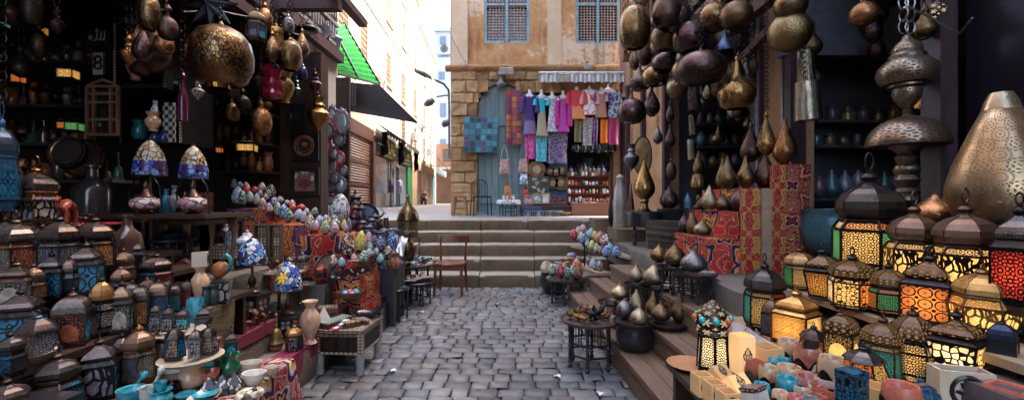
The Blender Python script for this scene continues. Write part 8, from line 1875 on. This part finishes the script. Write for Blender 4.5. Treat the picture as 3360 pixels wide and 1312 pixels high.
TQ=[(.02,.13,.18),(.04,.2,.24),(.10,.02,.08),(.01,.02,.03),(.06,.26,.26),(.03,.08,.14)]
hang('teal patchwork hanging with dark and purple squares on sandstone wall',1522,1634,384,500,10.52,patch('teal_patchwork',(.03,.15,.20),TQ,6,6),'patchwork_hanging')
hang('long red patchwork hanging on the teal arched door',1660,1713,296,475,10.5,patch('red_patchwork',(.24,.03,.02),[(.3,.04,.03),(.35,.12,.03),(.22,.02,.06),(.12,.02,.08),(.42,.16,.04)],3,9),'patchwork_hanging')
def emb(name,c,c2,sc=16,th=.10):return mat(name,lambda g,S:S(col=g.mix(g.m('LESS_THAN',g.vor(g.v('ADD',g.obj(),g.v('MULTIPLY',g.noise(g.obj(),5,2,.5,0,1),(.16,.16,.16)).outputs[0]).outputs[0],sc,'DISTANCE_TO_EDGE').outputs[0],th),c,c2),rough=.8,nrm=g.bump(g.noise(g.obj(),12,3),.3,.02)))
SCF='scarves hanging at the clothes stall'
for(u0,u1,v0,v1,m,lab)in((1722,1756,440,522,emb('fuchsia_cloth',(.50,.01,.20),(.65,.2,.4)),'fuchsia embroidered scarf below the purple dress'),(1758,1795,443,530,emb('aqua_cloth',(.02,.32,.42),(.2,.55,.6)),'aqua scarf with fringe below the turquoise dress'),(1798,1862,430,536,emb('grey_violet_cloth',(.085,.06,.13),(.22,.17,.28),9),'wide grey violet scarf with looping pattern'),(1884,1909,394,466,plain('olive_cloth',(.18,.18,.08),.8),'olive green scarf hanging below the coral tunic'),(1912,1945,385,478,emb('grey_cloth',(.24,.23,.24),(.4,.4,.4),9),'grey patterned shawl with tassels'),(1947,1962,386,478,mosaic('violet_stripe',[(.2,.05,.25),(.3,.1,.3),(.12,.03,.16)],12),'narrow violet striped scarf beside the grey shawl'),(1970,1994,392,470,plain('orange_cloth',(.62,.16,.01),.8),'bright orange scarf under the pink tunic'),(1996,2030,390,474,plain('raspberry_cloth',(.30,.03,.12),.8),'raspberry pink scarf at the stall end')):
 hang(lab,u0,u1,v0,v1,10.42,m,grp=SCF)
def dress(lab,u,v0,v1,w_,m,sl,m2=None,kurta=False,d=10.3,name='dressed_form'):
 s=d/F;p=P(u,v1,d);W,H=w_*s,(v1-v0)*s;o=thing(name,lab,'dress',p,0,(1,1,1),'dresses on white busts')
 top=H*.90
 b=MB();b.lathe([(.035,top-.06),(.05,top-.02),(.042,top+.02),(.036,H*.97),(.04,H),(0,H+.004)],14,sy=.8);b.ball((0,0,top-.06),(W*.36,.06,.07),14,8);ob('bust',b.mesh('bust',60),WHITE,o)
 pr=([(.52,0),(.47,.2),(.40,.5),(.38,.62),(.44,.8),(.46,.92),(.40,.98),(.16,1)]if kurta else[(.52,0),(.44,.15),(.36,.4),(.31,.6),(.29,.68),(.37,.82),(.42,.92),(.36,.98),(.15,1)])
 b=MB();b.lathe([(r*W*.92,z*top)for r,z in pr],26,sy=.42,lobes=7,lobe=.075);ob('dress',b.mesh('dress',60),m,o)
 for sx in(-1,1):
  b=MB();b.tube([(sx*W*.30,0,top*.95),(sx*W*.48,0,top*.86),(sx*(W*.52),-.02,top*(.95-sl*.5)),(sx*(W*.54),-.02,top*(.95-sl))],[.05,.06,.055,.065],8);ob('sleeve',b.mesh('sleeve',60),m2 or m,o)
def two(name,a,b_,z,sc=14):return mat(name,lambda g,S:S(col=g.mix(g.m('MULTIPLY',g.m('LESS_THAN',g.n('ShaderNodeSeparateXYZ',{0:g.obj()}).outputs[2],g.m('ADD',z,g.m('MULTIPLY',g.noise(g.obj(),12),.3))),.85),a,b_),rough=.75))
dress('long purple dress with grey embroidered neck on a white bust',1738,294,440,46,two('purple_dress',(.055,.015,.13),(.20,.14,.26),.16),.42)
dress('turquoise dress fading to gold hem on a white bust',1777,296,446,40,two('turquoise_dress',(.02,.40,.46),(.40,.28,.14),.42),.22)
dress('white patterned sleeveless dress on a white bust',1812,301,432,38,emb('white_print',(.55,.54,.56),(.30,.29,.33),7),.1)
dress('magenta dress with grey bodice and long sleeves',1848,299,432,40,two('magenta_dress',(.20,.16,.2),(.48,.03,.33),.70),.8,plain('magenta_sleeve',(.45,.02,.22),.8))
dress('coral red tunic with gold embroidery on a white bust',1892,286,390,56,two('coral_tunic',(.56,.04,.045),(.62,.26,.08),.12),.45,None,True)
dress('white tunic with red embroidered collar and cuffs',1934,285,376,50,emb('white_tunic',(.62,.6,.6),(.55,.08,.07),3.2,.03),.55,plain('red_white_sleeve',(.58,.3,.28),.8),True)
dress('pink tunic with orange panel and banded hem',1972,288,385,40,two('pink_tunic',(.46,.06,.13),(.35,.2,.12),.4),.35,plain('purple_sleeve',(.16,.04,.18),.8),True)
dress('navy blue tunic with white print at the stall end',2012,284,385,38,emb('navy_print',(.05,.07,.18),(.35,.38,.46),7),.4,None,True)
def sbag(lab,u,v0,v1,w_,m,strap):
 d=10.40;s=d/F;p=P(u,v1,d);W,H=w_*s,(v1-v0)*s;o=thing('shoulder_bag',lab,'bag',p);b=MB();k=H*.5;b.grid(lambda a,t:(-W/2*(1-.25*t)+W*a*(1-.25*t),-.05*math.sin(a*PI)*math.sin(PI*(.1+.85*t)),k*t+.02*abs(a-.5)),10,8);b.grid(lambda a,t:(W/2*(1-.25*t)-W*a*(1-.25*t),.01,k*t),10,8);ob('bag_body',b.mesh('bag',60),m,o);b=MB();b.tube([(-W*.35,0,k*.96),(-W*.2,.0,H*.8),(0,0.02,H),(W*.2,0,H*.8),(W*.35,0,k*.96)],.016,5,flat=.5);ob('strap',b.mesh('strap',60),strap,o)
PB=patch('bag_patchwork',(.4,.3,.26),[(.5,.12,.08),(.45,.4,.35),(.15,.13,.12),(.5,.25,.1),(.4,.08,.12)],9,9)
PWH=plain('pale_strap',(.5,.48,.44),.8)
sbag('white red patchwork shoulder bag on the arched door',1655,474,572,36,PB,PWH);sbag('orange brown woven bag hanging low on the arched door',1665,570,648,26,plain('orange_weave',(.42,.17,.06),.8),plain('orange_strap',(.4,.18,.08),.8));sbag('patchwork shoulder bag with green strap beside fuchsia scarf',1716,478,566,32,PB,plain('green_strap',(.08,.3,.08),.8));sbag('blue and white round bag under the patchwork bag',1718,540,604,28,MO['sky'],PWH);sbag('crimson quilted pouch lowest of the hanging bags',1723,596,648,20,plain('crimson_pouch',(.4,.03,.05),.7),plain('orange_strap',None))
o=block('blue_board','blue painted plywood board behind brass plates',P(1803,0,10.6).x,P(1862,0,10.6).x,10.62,10.66,1.03,2.28,plain('blue_plywood',(.03,.11,.22),.6),'board')
for(u,v,r,m,lab)in((1761,556,30,DB,'large brass plate with pale centre above the jewellery board'),(1806,562,15,BRONZE,'small bronze plate, first in the row on blue board'),(1824,562,16,DB,'small brass plate, second in the row on blue board'),(1844,560,15,BRASS,'small brass plate, third in the row on blue board'),(1814,601,21,BRONZE,'bronze plate with wide rim low on blue board'),(1840,601,24,DB,'brass plate with bright rim low on blue board')):
 s=10.5/F;o=thing('wall_plate',lab,'plate',P(u,v,10.55),(PI/2,0,0));ob('disc',lathe_mesh('tray',28),m,o,sc=(r*2*s,r*2*s,.03));b=MB();b.lathe([(0,.031),(r*.45*s,.03),(r*.45*s,.02)],20);ob('centre',b,PALEB,o)
framed('black board pinned with rows of small pale trinkets',1768,612,66,66,10.52,BLACK,mosaic('trinket_board',[(.02,.018,.02),(.02,.02,.02),(.4,.34,.28),(.02,.02,.02),(.3,.2,.12)],9,(.02,.02,.02),.1),'trinket_board',.03,'board')
for(u,v,w_,h_,lab)in((1733,655,28,32,'round patterned dish standing on the stall ledge'),(1762,652,30,34,'framed pale picture on the stall ledge beside a dish'),(1790,651,28,36,'framed papyrus picture on the stall ledge'),(1820,655,26,28,'red framed picture on the stall ledge'),(1846,657,20,24,'small red framed picture at the ledge end')):framed(lab,u,v,w_,h_,10.3,REDW if 'red' in lab else PALEW,[MO['pink'],MO['teal'],PAPERW,BEAD,BEAD][(u-1733)//27%5],'framed_picture',.03,rz=0)
def xz(u0,u1,d):return P(u0,0,d).x,P(u1,0,d).x
x0,x1=xz(1704,1872,10.2);shelf('low wooden ledge carrying framed pictures at the stall',x0,x1,10.05,10.5,1.24,REDW,zb=1.0,name='stall_ledge');
for i,(u,w_,z,h_,m,lab)in enumerate(((1745,62,1.12,.10,plain('blue_carton',(.04,.08,.22),.6),'blue carton box under the stall ledge'),(1760,80,1.0,.11,PAPERW,'white polystyrene box under the blue carton'),(1822,50,1.0,.12,plain('foil_pack',(.5,.52,.56),.3,.3),'silvery wrapped packet under the stall ledge'))):
 a,c=xz(u-w_/2,u+w_/2,10.1);block('carton',lab,a,c,10.0,10.3,z,z+h_,m,'box')
for i,u in enumerate((1716,1750,1786,1820)):
 p=Vector((P(u,0,9.85).x,9.85,1.004));o=thing('rattan_basket','black white ribbed basket on the paving, '+['nearest the arched door','second from the door','third from the door','nearest the brown counter'][i],'basket',p,0,(1,1,1),'baskets at the stall');b=MB();b.lathe([(.07,0),(.12,.09),(.125,.10),(.11,.09),(.06,.01),(0,.01)],18);ob('bowl',b.mesh('bowl',50),BLACK,o);b=MB()
 for k in range(14):a=k*2*PI/14;b.tube([(.078*math.cos(a),.078*math.sin(a),.008),(.126*math.cos(a),.126*math.sin(a),.092)],.006,4)
 ob('ribs',b,WHITE,o)
turned('bowl','wicker_basket','wide tan wicker basket beside the brown counter','basket',(P(1852,0,9.85).x,9.85,1.004),.33,.09,plain('tan_wicker',(.34,.2,.1),.8,0,.5,60))
x0,x1=xz(1876,2012,10.0);block('wooden_counter','plain reddish brown counter with papers at the stall',x0,x1,9.95,10.35,1.003,1.30,wood('counter_wood',(.17,.065,.035),(.30,.13,.07),.5,1,0),'counter')
for i in range(12):o=ob('booklet',cached('booklet',lambda b:b.box((0,0,0),(.15,.10,.012))),[PAPERW,plain('grey_booklet',(.25,.22,.24),.6),plain('red_booklet',(.4,.08,.08),.6)][i%3],None,(x0+.07+(x1-x0-.14)*i/11,10.02+rn(-.02,.05),1.31+.004*(i%3)),(0,rn(-.05,.05),rn(-.5,.5)));tag(o,'white, grey or red booklet spread on the brown counter','booklet','booklets on the counter')
x0,x1=xz(1862,2000,10.45);W=x1-x0;Z=[1.37+(656-v)*10.45/F for v in(663,636,608,578)]
o=thing('stepped_shelf','brown stepped shelf unit crowded with small souvenirs','shelf',((x0+x1)/2,10.45,1.24));b=MB()
for i,z in enumerate(Z):b=MB();b.box((0,.04*i,z-1.24),(W,.16,.02));ob('shelf_board',b,REDW,o)
b=MB();b.box((0,.22,.40),(W,.02,.85));b.box((-W/2,.1,.4),(.02,.2,.84));b.box((W/2,.1,.4),(.02,.2,.84));ob('back',b,REDW,o)
SM=[PAPERW,CREAM,MO['teal'],plain('red_souvenir',(.5,.05,.05),.5),plain('green_souvenir',(.05,.35,.15),.5),COPPER,K_ and BLACK,MILK];SN=['white','cream','teal','red','green','copper','black','milky']
for r,z in enumerate(Z[:4]):
 for i in range(12):
  k=['box','jar','egg','tear','bowl'][RN.randrange(5)];mi=RN.randrange(8);x=x0+.05+(W-.1)*i/11;w_=rn(.05,.085);h_=rn(.07,.13);nm='%s souvenir %s on the %s board of the stepped shelf'%(SN[mi],{'box':'box','jar':'jar','egg':'egg','tear':'flask','bowl':'bowl'}[k],['lowest','second','third','highest'][r])
  me=cached('unit_box',lambda b:b.box((0,0,.5),(1,1,1)))if k=='box' else lathe_mesh(k,24)
  tag(ob('souvenir_'+{'tear':'flask'}.get(k,k),me,SM[mi],None,(x,10.42+.04*r,z+.01),(0,0,rn(-.3,.3)),(w_,w_*.8,h_)),nm,'souvenir',nm+'s')
for i,(u,c,lab)in enumerate(((1874,'sky','blue'),(1908,'white','white'),(1921,'cyan','tall turquoise'),(1934,'red','red'),(1948,'teal','sea green'),(1962,'cream','cream'),(1980,'blue','dark blue'))):
 L('tall',u,578,15,34 if i!=2 else 42,0,[pn(c,'hex',1.2)],lab+' small lantern on top of the stepped shelf',DOMES,SILV,.2,group='small lanterns on the stepped shelf',d=10.6)
for i in range(6):turned('pot','black_pot','black round pot hanging in the stall, '+['first','second','third','fourth','fifth','sixth'][i]+' from the shelf side','pot',(P(1888+i*24,490+8*(i%2),11.2).x,11.2,P(0,505,11.2).z),.28,.22,plain('green_black_glaze',(.015,.03,.03),.1,0,0,6,.4,.8))
for i in range(7):b=cached('folded_cloth',lambda b:b.grid(lambda u,v:(.3*(u-.5)+.03*math.sin(v*9),-.1*math.sin(u*PI)-.03*math.sin(u*15+v*6),.34*(v-.5)),12,8),60);tag(ob('bundled_cloth',b,[plain('petrol_cloth',(.02,.07,.09),.8),plain('ink_cloth',(.02,.02,.04),.8)][i%2],None,(P(1880+i*24,0,11.6).x,11.6,2.05+.14*(i%3)),(0,rn(-.3,.3),0)),['petrol blue','ink black'][i%2]+' cloth bundled in the dark back of the stall','cloth',['petrol blue','ink black'][i%2]+' bundles in the stall')
x0,x1=xz(1768,2050,10.1);o=thing('striped_awning','white and grey striped awning rolled out over the dresses','awning',((x0+x1)/2,10.1,P(0,242,10.1).z));W=x1-x0
STR=mat('awning_stripes',lambda g,S:S(col=g.mix(g.m('GREATER_THAN',g.m('SINE',g.m('MULTIPLY',g.n('ShaderNodeSeparateXYZ',{0:g.obj()}).outputs[0],62)),0),(.62,.62,.60),(.32,.33,.33)),rough=.8))
b=MB();b.grid(lambda u,v:(-W/2+W*u,.02*math.sin(u*60),-.22*v*(1-.12*abs(math.sin(u*30)))),90,2);b.grid(lambda u,v:(-W/2+W*u,.52*v,.02+.16*v),20,3);ob('cloth',b.mesh('cloth',60),STR,o);b=MB();b.tube([(-W/2,0,.02),(W/2,0,.02)],.03,8);ob('roller',b.mesh('roller',50),PAPERW,o)
def flood(lab,u,v,d,w_,h_,rx=.5):
 s=d/F;o=thing('flood_light',lab,'lamp',P(u,v,d));b=MB();b.box((0,0,0),(w_*s,.12,h_*s),0,0,rx,0,.8);ob('housing',b,plain('grey_housing',(.32,.30,.28),.5,.3),o);b=MB();b.box((0,-.065,-.035),(w_*s*.85,.01,h_*s*.8),0,0,rx);ob('glass',b,plain('lamp_glass',(.5,.48,.44),.15),o);b=MB();b.tube([(0,.05,0),(0,.1,.14),(0,.35,.14)],.016,6);ob('bracket',b,IRON,o)
flood('wide grey flood light above the arched door',1661,233,10.3,56,20);flood('grey flood light hanging over the striped awning',1851,256,9.95,36,26);flood('small dark spotlight at the cornice end',1930,218,10.2,22,14)
hang_lamp('cone','white enamel dish lamp hanging before navy tunic',1995,298,9.9,40,16,plain('white_enamel',(.6,.58,.55),.3),None,top=4.4,bulb=True)
o=thing('street_lamp','grey street lamp post with three heads on the house corner','street lamp',P(1474,380,10.5));b=MB()
q=lambda u,v,d:P(u,v,d)-P(1474,380,10.5)
b.tube([q(1474,520,10.5),q(1474,340,10.5),q(1472,296,10.45),q(1455,275,10.3),q(1425,262,10.1)],.028,7);b.tube([q(1474,312,10.5),q(1432,318,10.3)],.02,6);b.tube([q(1474,385,10.5),q(1468,400,10.4)],.02,6);ob('post',b.mesh('post',50),plain('lamp_post_grey',(.15,.14,.13),.5,.4),o)
for(u,v,w_,h_,rot)in((1388,243,.46,.12,.42),(1410,336,.28,.17,-.5),(1462,405,.2,.16,-.6)):
 b=MB();b.ball((0,0,0),(w_/2,.13,h_/2),14,8,mat=Matrix.Rotation(rot,3,'Y'));b.box((0,0,-h_*.1),(w_*.9,.2,.05),0,0,0,rot);ob('lamp_head',b.mesh('lamp_head',50),plain('lamp_post_grey',None),o,q(u,v,10.1))
OK2=OAKW
p=on(1510,708,1.0);p.y=9.9;p.x=P(1510,0,9.9).x;o=thing('wooden_stool','orange brown wooden stool by the house corner','stool',p+Vector((0,0,.004)));b=MB();b.box((0,0,.44),(.30,.26,.035));ob('seat',b,OK2,o)
for sx in(-1,1):
 for sy in(-1,1):b=MB();b.bar((sx*.16,sy*.12,0),(sx*.11,sy*.09,.425),.04);ob('leg',b,OK2,o)
for sy in(-.105,.105):b=MB();b.bar((-.14,sy,.16),(.14,sy,.16),.028);ob('stretcher',b,OK2,o)
p=Vector((P(1578,0,9.9).x,9.9,1.004));o=thing('metal_chair','black metal chair with arched wire back by the teal door','chair',p,PI+.25);WIRE=plain('green_black_iron',(.02,.03,.03),.4,.5);b=MB();b.box((0,0,.44),(.40,.40,.03));ob('seat',b,BLACK,o)
for sx in(-1,1):b=MB();b.tube([(sx*.21,.22,0),(sx*.19,.19,.44)],.014,6);ob('leg',b.mesh('leg',50),WIRE,o);b=MB();b.tube([(sx*.21,-.24,0),(sx*.19,-.20,.44)],.014,6);ob('leg',b.mesh('leg',50),WIRE,o)
b=MB();b.tube([(-.19,-.20,.44),(-.20,-.23,.68)]+[(.20*math.cos(PI-a*PI/8),-.24,.68+.17*math.sin(a*PI/8))for a in range(9)]+[(.19,-.20,.44)],.014,6);
for k in range(5):b.tube([(-.12+.06*k,-.20,.45),(-.12+.06*k,-.24,.83-.02*abs(k-2))],.005,4)
ob('backrest',b.mesh('backrest',50),WIRE,o)
p=Vector((P(1668,0,9.7).x,9.7,1.004));tt=tray_table('small black lattice table with lace cloth and cups by the door',p,.23,.36,6,None,BLACK,'flat',.2,.018,.85);b=MB();b.lathe([(0,.375),(.22,.374),(.25,.36),(.27,.30),(.26,.27)],24,lobes=8,lobe=.06);tag(ob('lace_cloth',b.mesh('lace',60),emb('lace_white',(.6,.6,.6),(.05,.05,.05),18,.05),None,p),'white lace cloth on the small black lattice table','cloth')
for i,(x,m)in enumerate(((-.1,MILK),(-.02,CREAM),(.06,REDS),(.11,MILK))):turned('jar','stone_cup',['white cup at the door side of the lace cloth','cream cup in middle of the lace cloth','red cup on the lace cloth','white cup at the stall side of the lace cloth'][i],'cup',p+Vector((x,-.03,.375)),.075,.10,m)
p=on(1479,962,0);o=thing('wooden_chair','old red brown wooden chair standing alone before the stone steps','chair',p,-.05);s=p.y/F
for sx in(-1,1):
 b=MB();b.bar((sx*.20,-.19,0),(sx*.185,-.18,.44),.035);ob('leg',b,REDW,o)
 b=MB();b.tube([(sx*.205,.21,0),(sx*.185,.18,.42),(sx*.19,.19,.62),(sx*.20,.225,.80)],[.016,.021,.017,.015],6);ob('leg',b.mesh('leg',40),REDW,o)
b=MB();b.grid(lambda u,v:(-.21+.42*u,-.21+.41*v,.455+.018*math.cos(u*2*PI)*.5-.012*math.sin(v*PI)),8,6);b.box((0,-.005,.435),(.41,.40,.025));ob('seat',b.mesh('seat',50),REDW,o);b=MB();b.box((0,-.19,.40),(.34,.02,.05));b.box((0,.18,.40),(.34,.02,.05));ob('apron',b,REDW,o)
b=MB();b.grid(lambda u,v:(-.235+.47*u,.215+.035*math.sin(u*PI)+.01*v,.73+.10*v),12,3);b.grid(lambda u,v:(.235-.47*u,.24+.035*math.sin(u*PI)+.01*v,.73+.10*v),12,3);b.grid(lambda u,v:(-.235+.47*u,.225+.025*v+.035*math.sin(u*PI),.83),12,1);ob('backrest',b.mesh('backrest',50),REDW,o);b=MB();b.tube([(-.18,.0,.47),(-.05,-.05,.475),(.08,.0,.48),(.18,-.03,.475)],.012,5);ob('seat_tear',b.mesh('tear',50),plain('torn_hide',(.35,.13,.1),.6),o)
for(u,m,lab)in((1284,plain('plum_shirt',(.10,.05,.12),.8),'plum T-shirt on a stand before the clothes shop'),(1312,plain('lilac_shirt',(.42,.40,.52),.8),'pale lilac T-shirt on a stand before the clothes shop')):
 d=22 if u==1284 else 23.2;p=P(u,0,d);p.z=1.004;o=thing('shirt_stand',lab,'clothes stand',p,-1.2,(1,1,1),'shirt stands');b=MB();b.lathe([(.26,.75),(.27,.95),(.25,1.2),(.26,1.34),(.12,1.44),(.06,1.46)],16,sy=.55);
 for sx in(-1,1):b.tube([(sx*.2,0,1.36),(sx*.34,0,1.22),(sx*.4,0,1.08)],[.07,.08,.09],7)
 ob('shirt',b.mesh('shirt',60),m,o);b=MB();b.tube([(0,0,0),(0,0,1.5)],.02,6);b.bar((-.25,0,.02),(.25,0,.02),.03);b.bar((0,-.25,.02),(0,.25,.02),.03);ob('pole',b,IRON,o);b=MB();b.lathe([(.05,1.45),(.045,1.55),(0,1.57)],10);ob('neck',b,PALEW,o)
d=31;p=P(1390,0,d);p.z=1.004;o=thing('motorcycle','dark red motorcycle parked beside the small pale shop','motorcycle',p,-1.15)
for x in(-.62,.62):b=MB();b.torus((x,0,.3),.25,.055,20,6,'Y');w2=ob('wheel',b.mesh('wheel',60),BLACK,o);b=MB();b.torus((x,0,.3),.17,.015,16,4,'Y');[b.bar((x,0,.3),(x+.17*math.cos(k),0,.3+.17*math.sin(k)),.012)for k in range(6)];ob('rim',b,SILV,w2)
b=MB();b.ball((.15,0,.78),(.28,.14,.14),12,7);b.ball((-.6,0,.62),(.26,.09,.08),10,5);ob('tank',b.mesh('tank',60),plain('dark_red_paint',(.25,.02,.03),.25),o);b=MB();b.ball((-.3,0,.78),(.34,.13,.07),12,6);ob('seat',b.mesh('seat',60),BLACK,o);b=MB();b.tube([(.62,.05,.3),(.42,.05,.95)],.03,6);b.tube([(.4,-.35,1.08),(.45,0,1.0),(.4,.35,1.08)],.018,6);b.box((0,0,.42),(.36,.2,.28));b.bar((-.6,.06,.3),(.0,.06,.4),.04);ob('frame',b,IRON,o);b=MB();b.ball((.58,0,.9),(.07,.09,.09),10,6);ob('headlight',b.mesh('headlight',60),MIRR,o)
for(d,z,lab)in((20.3,6.6,'grey cooling unit on pale wall above the shuttered shop'),(29.2,5.4,'grey cooling unit above the second green signboard'),(33.4,7.0,'small grey cooling unit halfway along the pale wall'),(36.4,5.2,'grey cooling unit over the lattice door')):
 o=thing('cooling_unit',lab,'air conditioner',(fx(d)+.03,d,z));b=MB();b.box((.17,0,.27),(.34,.85,.54));ob('case',b,plain('grey_case',(.42,.40,.38),.6),o);b=MB();b.torus((.345,0,.27),.19,.02,16,4,'X');[b.bar((.347,-.19,.12+.1*k),(.347,.19,.12+.1*k),.015)for k in range(4)];ob('grille',b,BLACK,o)
def sheet(name,lab,A,B_,C_,D_,m,nu,nv,cor=0.0,sag=0.0):
 A,B_,C_,D_=(Vector(x)for x in(A,B_,C_,D_));fn=lambda u,v:(A.lerp(B_,u).lerp(D_.lerp(C_,u),v))+Vector((0,0,cor*math.sin(v*nv*PI)-sag*math.sin(u*PI)*math.sin(v*PI)))
 b=MB();b.grid(fn,nu,nv*4 if cor else nv);b.grid(lambda u,v:fn(1-u,v)-Vector((0,0,.02)),nu,nv*4 if cor else nv)
 return tag(ob(name,b.mesh(name,60),m),lab,'awning')
GA=[P(1128,80,15),P(1052,118,11.2),P(1096,240,11.0),P(1245,278,15)]
sheet('green_awning','bright green corrugated sheet awning high over the narrow street',GA[0],GA[1],GA[2],GA[3],plain('bright_green_sheet',(.005,.36,.03),.7,0,0,10,.25,.12),8,21,.05)
o=thing('awning_frame','black iron frame bars under the green corrugated awning','frame',GA[0]);b=MB();z_=Vector((0,0,.05))
for t in(0,.55,1):b.bar(GA[0].lerp(GA[1],t)-GA[0]+z_,GA[3].lerp(GA[2],t)-GA[0]+z_,.07)
b.tube([GA[3]-GA[0],GA[2]-GA[0]],.03,5);ob('bars',b,IRON,o)
sheet('dark_awning','wide sagging black cloth awning below the green sheet',P(1060,262,12),P(1246,280,17.5),P(1374,404,19),P(1085,352,11),BLKC,16,8,0,.25)
o=thing('wire_cage','rusty wire cage fixed to the white corner wall','cage',P(1120,285,6.9));b=MB();W,D,H=.28,.5,.50
for i in range(8):
 t=-.5+i/7
 b.tube([(t*W,-D/2,-H/2),(t*W,-D/2,H/2)],.005,4);b.tube([(W/2,t*D,-H/2),(W/2,t*D,H/2)],.005,4);b.tube([(-W/2,-D/2,t*H),(W/2,-D/2,t*H),(W/2,D/2,t*H)],.005,4);b.tube([(t*W,-D/2,-H/2),(t*W,D/2,-H/2)],.005,4)
ob('wires',b,plain('rusty_wire',(.10,.06,.05),.7),o);b=MB();b.bar((-.7,0,-H/2),(W/2,0,-H/2),.03);ob('bracket',b,IRON,o)
o=thing('wall_lantern','old blue grey wall lantern on the corner of the dark shop','lamp',P(1096,160,6.25));b=MB();b.lathe([(.05,-.2),(.10,.1),(.13,.14),(.06,.2),(0,.22)],8);ob('glass',b,plain('pale_lamp_glass',(.2,.3,.34),.2),o);b=MB();b.tube([(0,0,-.2),(-.1,0,-.25),(-.3,0,-.2)],.015,5);ob('bracket',b,IRON,o)
o=thing('loudspeaker','grey horn loudspeaker and camera on the carved stone corner','speaker',P(1075,118,5.9));b=MB();b.lathe([(.02,0),(.05,.1),(.11,.16),(.10,.16),(.03,.08)],14,mat=Matrix.Rotation(PI/2,3,'X'));ob('horn',b.mesh('horn',50),GREYST,o);b=MB();b.tube([(0,.1,.1),(0,0,.06),(0,0,-.05)],.02,6);ob('bracket',b,IRON,o)
def wire(lab,pts,r=.007):
 a=[Vector(x)for x in pts];o_=a[0];b=MB();L2=[]
 for i in range(len(a)-1):
  for t in range(8):q=a[i].lerp(a[i+1],t/8);q.z-=.10*math.sin(t/8*PI)*(a[i+1]-a[i]).length*.25;L2 .append(q-o_)
 L2 .append(a[-1]-o_);b.tube(L2,r,4);tag(ob('cable',b.mesh('cable',60),STRING,None,o_),lab,'cable')
wire('thin cable drooping across the ochre plaster below windows',(P(1480,120,10.6),P(1560,260,10.55),P(1660,240,10.5),P(1850,250,10.4)));wire('thin cable running beside the arched door top',(P(1482,330,10.5),P(1590,345,10.5),P(1655,262,10.5)));wire('cable strung along hanging lamps by the orange wall',(P(2050,250,8),P(2100,300,6.4),P(2230,160,5),P(2360,70,4.4)));wire('cable looping over the eave of the dark shop',(P(600,40,3.2),P(700,30,3.4),P(860,60,3.9),P(1000,120,4.8)));wire('long cable across pale wall of the apartment house',(P(1240,470,19.5),P(1330,480,26),P(1470,420,30)),.02);wire('cable drooping from the plum post to the dark metal door',(P(2980,20,2.3),P(3060,60,2.35),P(3150,110,2.4),P(3190,60,2.3)));wire('cable hanging down by the steel edged post',(P(2490,330,3.7),P(2470,400,3.75),P(2500,420,3.7),P(2485,480,3.7)));wire('clear cable falling from upper ledge over pale wall',(P(1375,480,31),P(1420,500,33),P(1476,560,36)),.03)
for i,(x,y)in enumerate(((.35,3.3),(-.6,4.3),(.62,3.0),(-.2,5.6),(-.95,3.4),(.3,6.3),(-1.1,5.2))):
 b=MB();b.grid(lambda u,v:(.05*(u-.5),.035*(v-.5),.006*math.sin(u*5+v*4)),5,4);b.grid(lambda u,v:(.05*(.5-u),.035*(v-.5),.004+.006*math.sin((1-u)*5+v*4)),5,4)
 tag(ob('paper_scrap',b.mesh('scrap',60),[PAPERW,plain('tan_paper',None)][i%2],None,(x,y,.012),(0,0,i)),['white','tan'][i%2]+' scrap of paper lying on the cobbles','litter',['white','tan'][i%2]+' scraps on the cobbles')
for m in bpy.data.materials:
 if m.name.startswith(('pane_','pierced','lit_','glowing_')):m.cycles.emission_sampling='NONE'
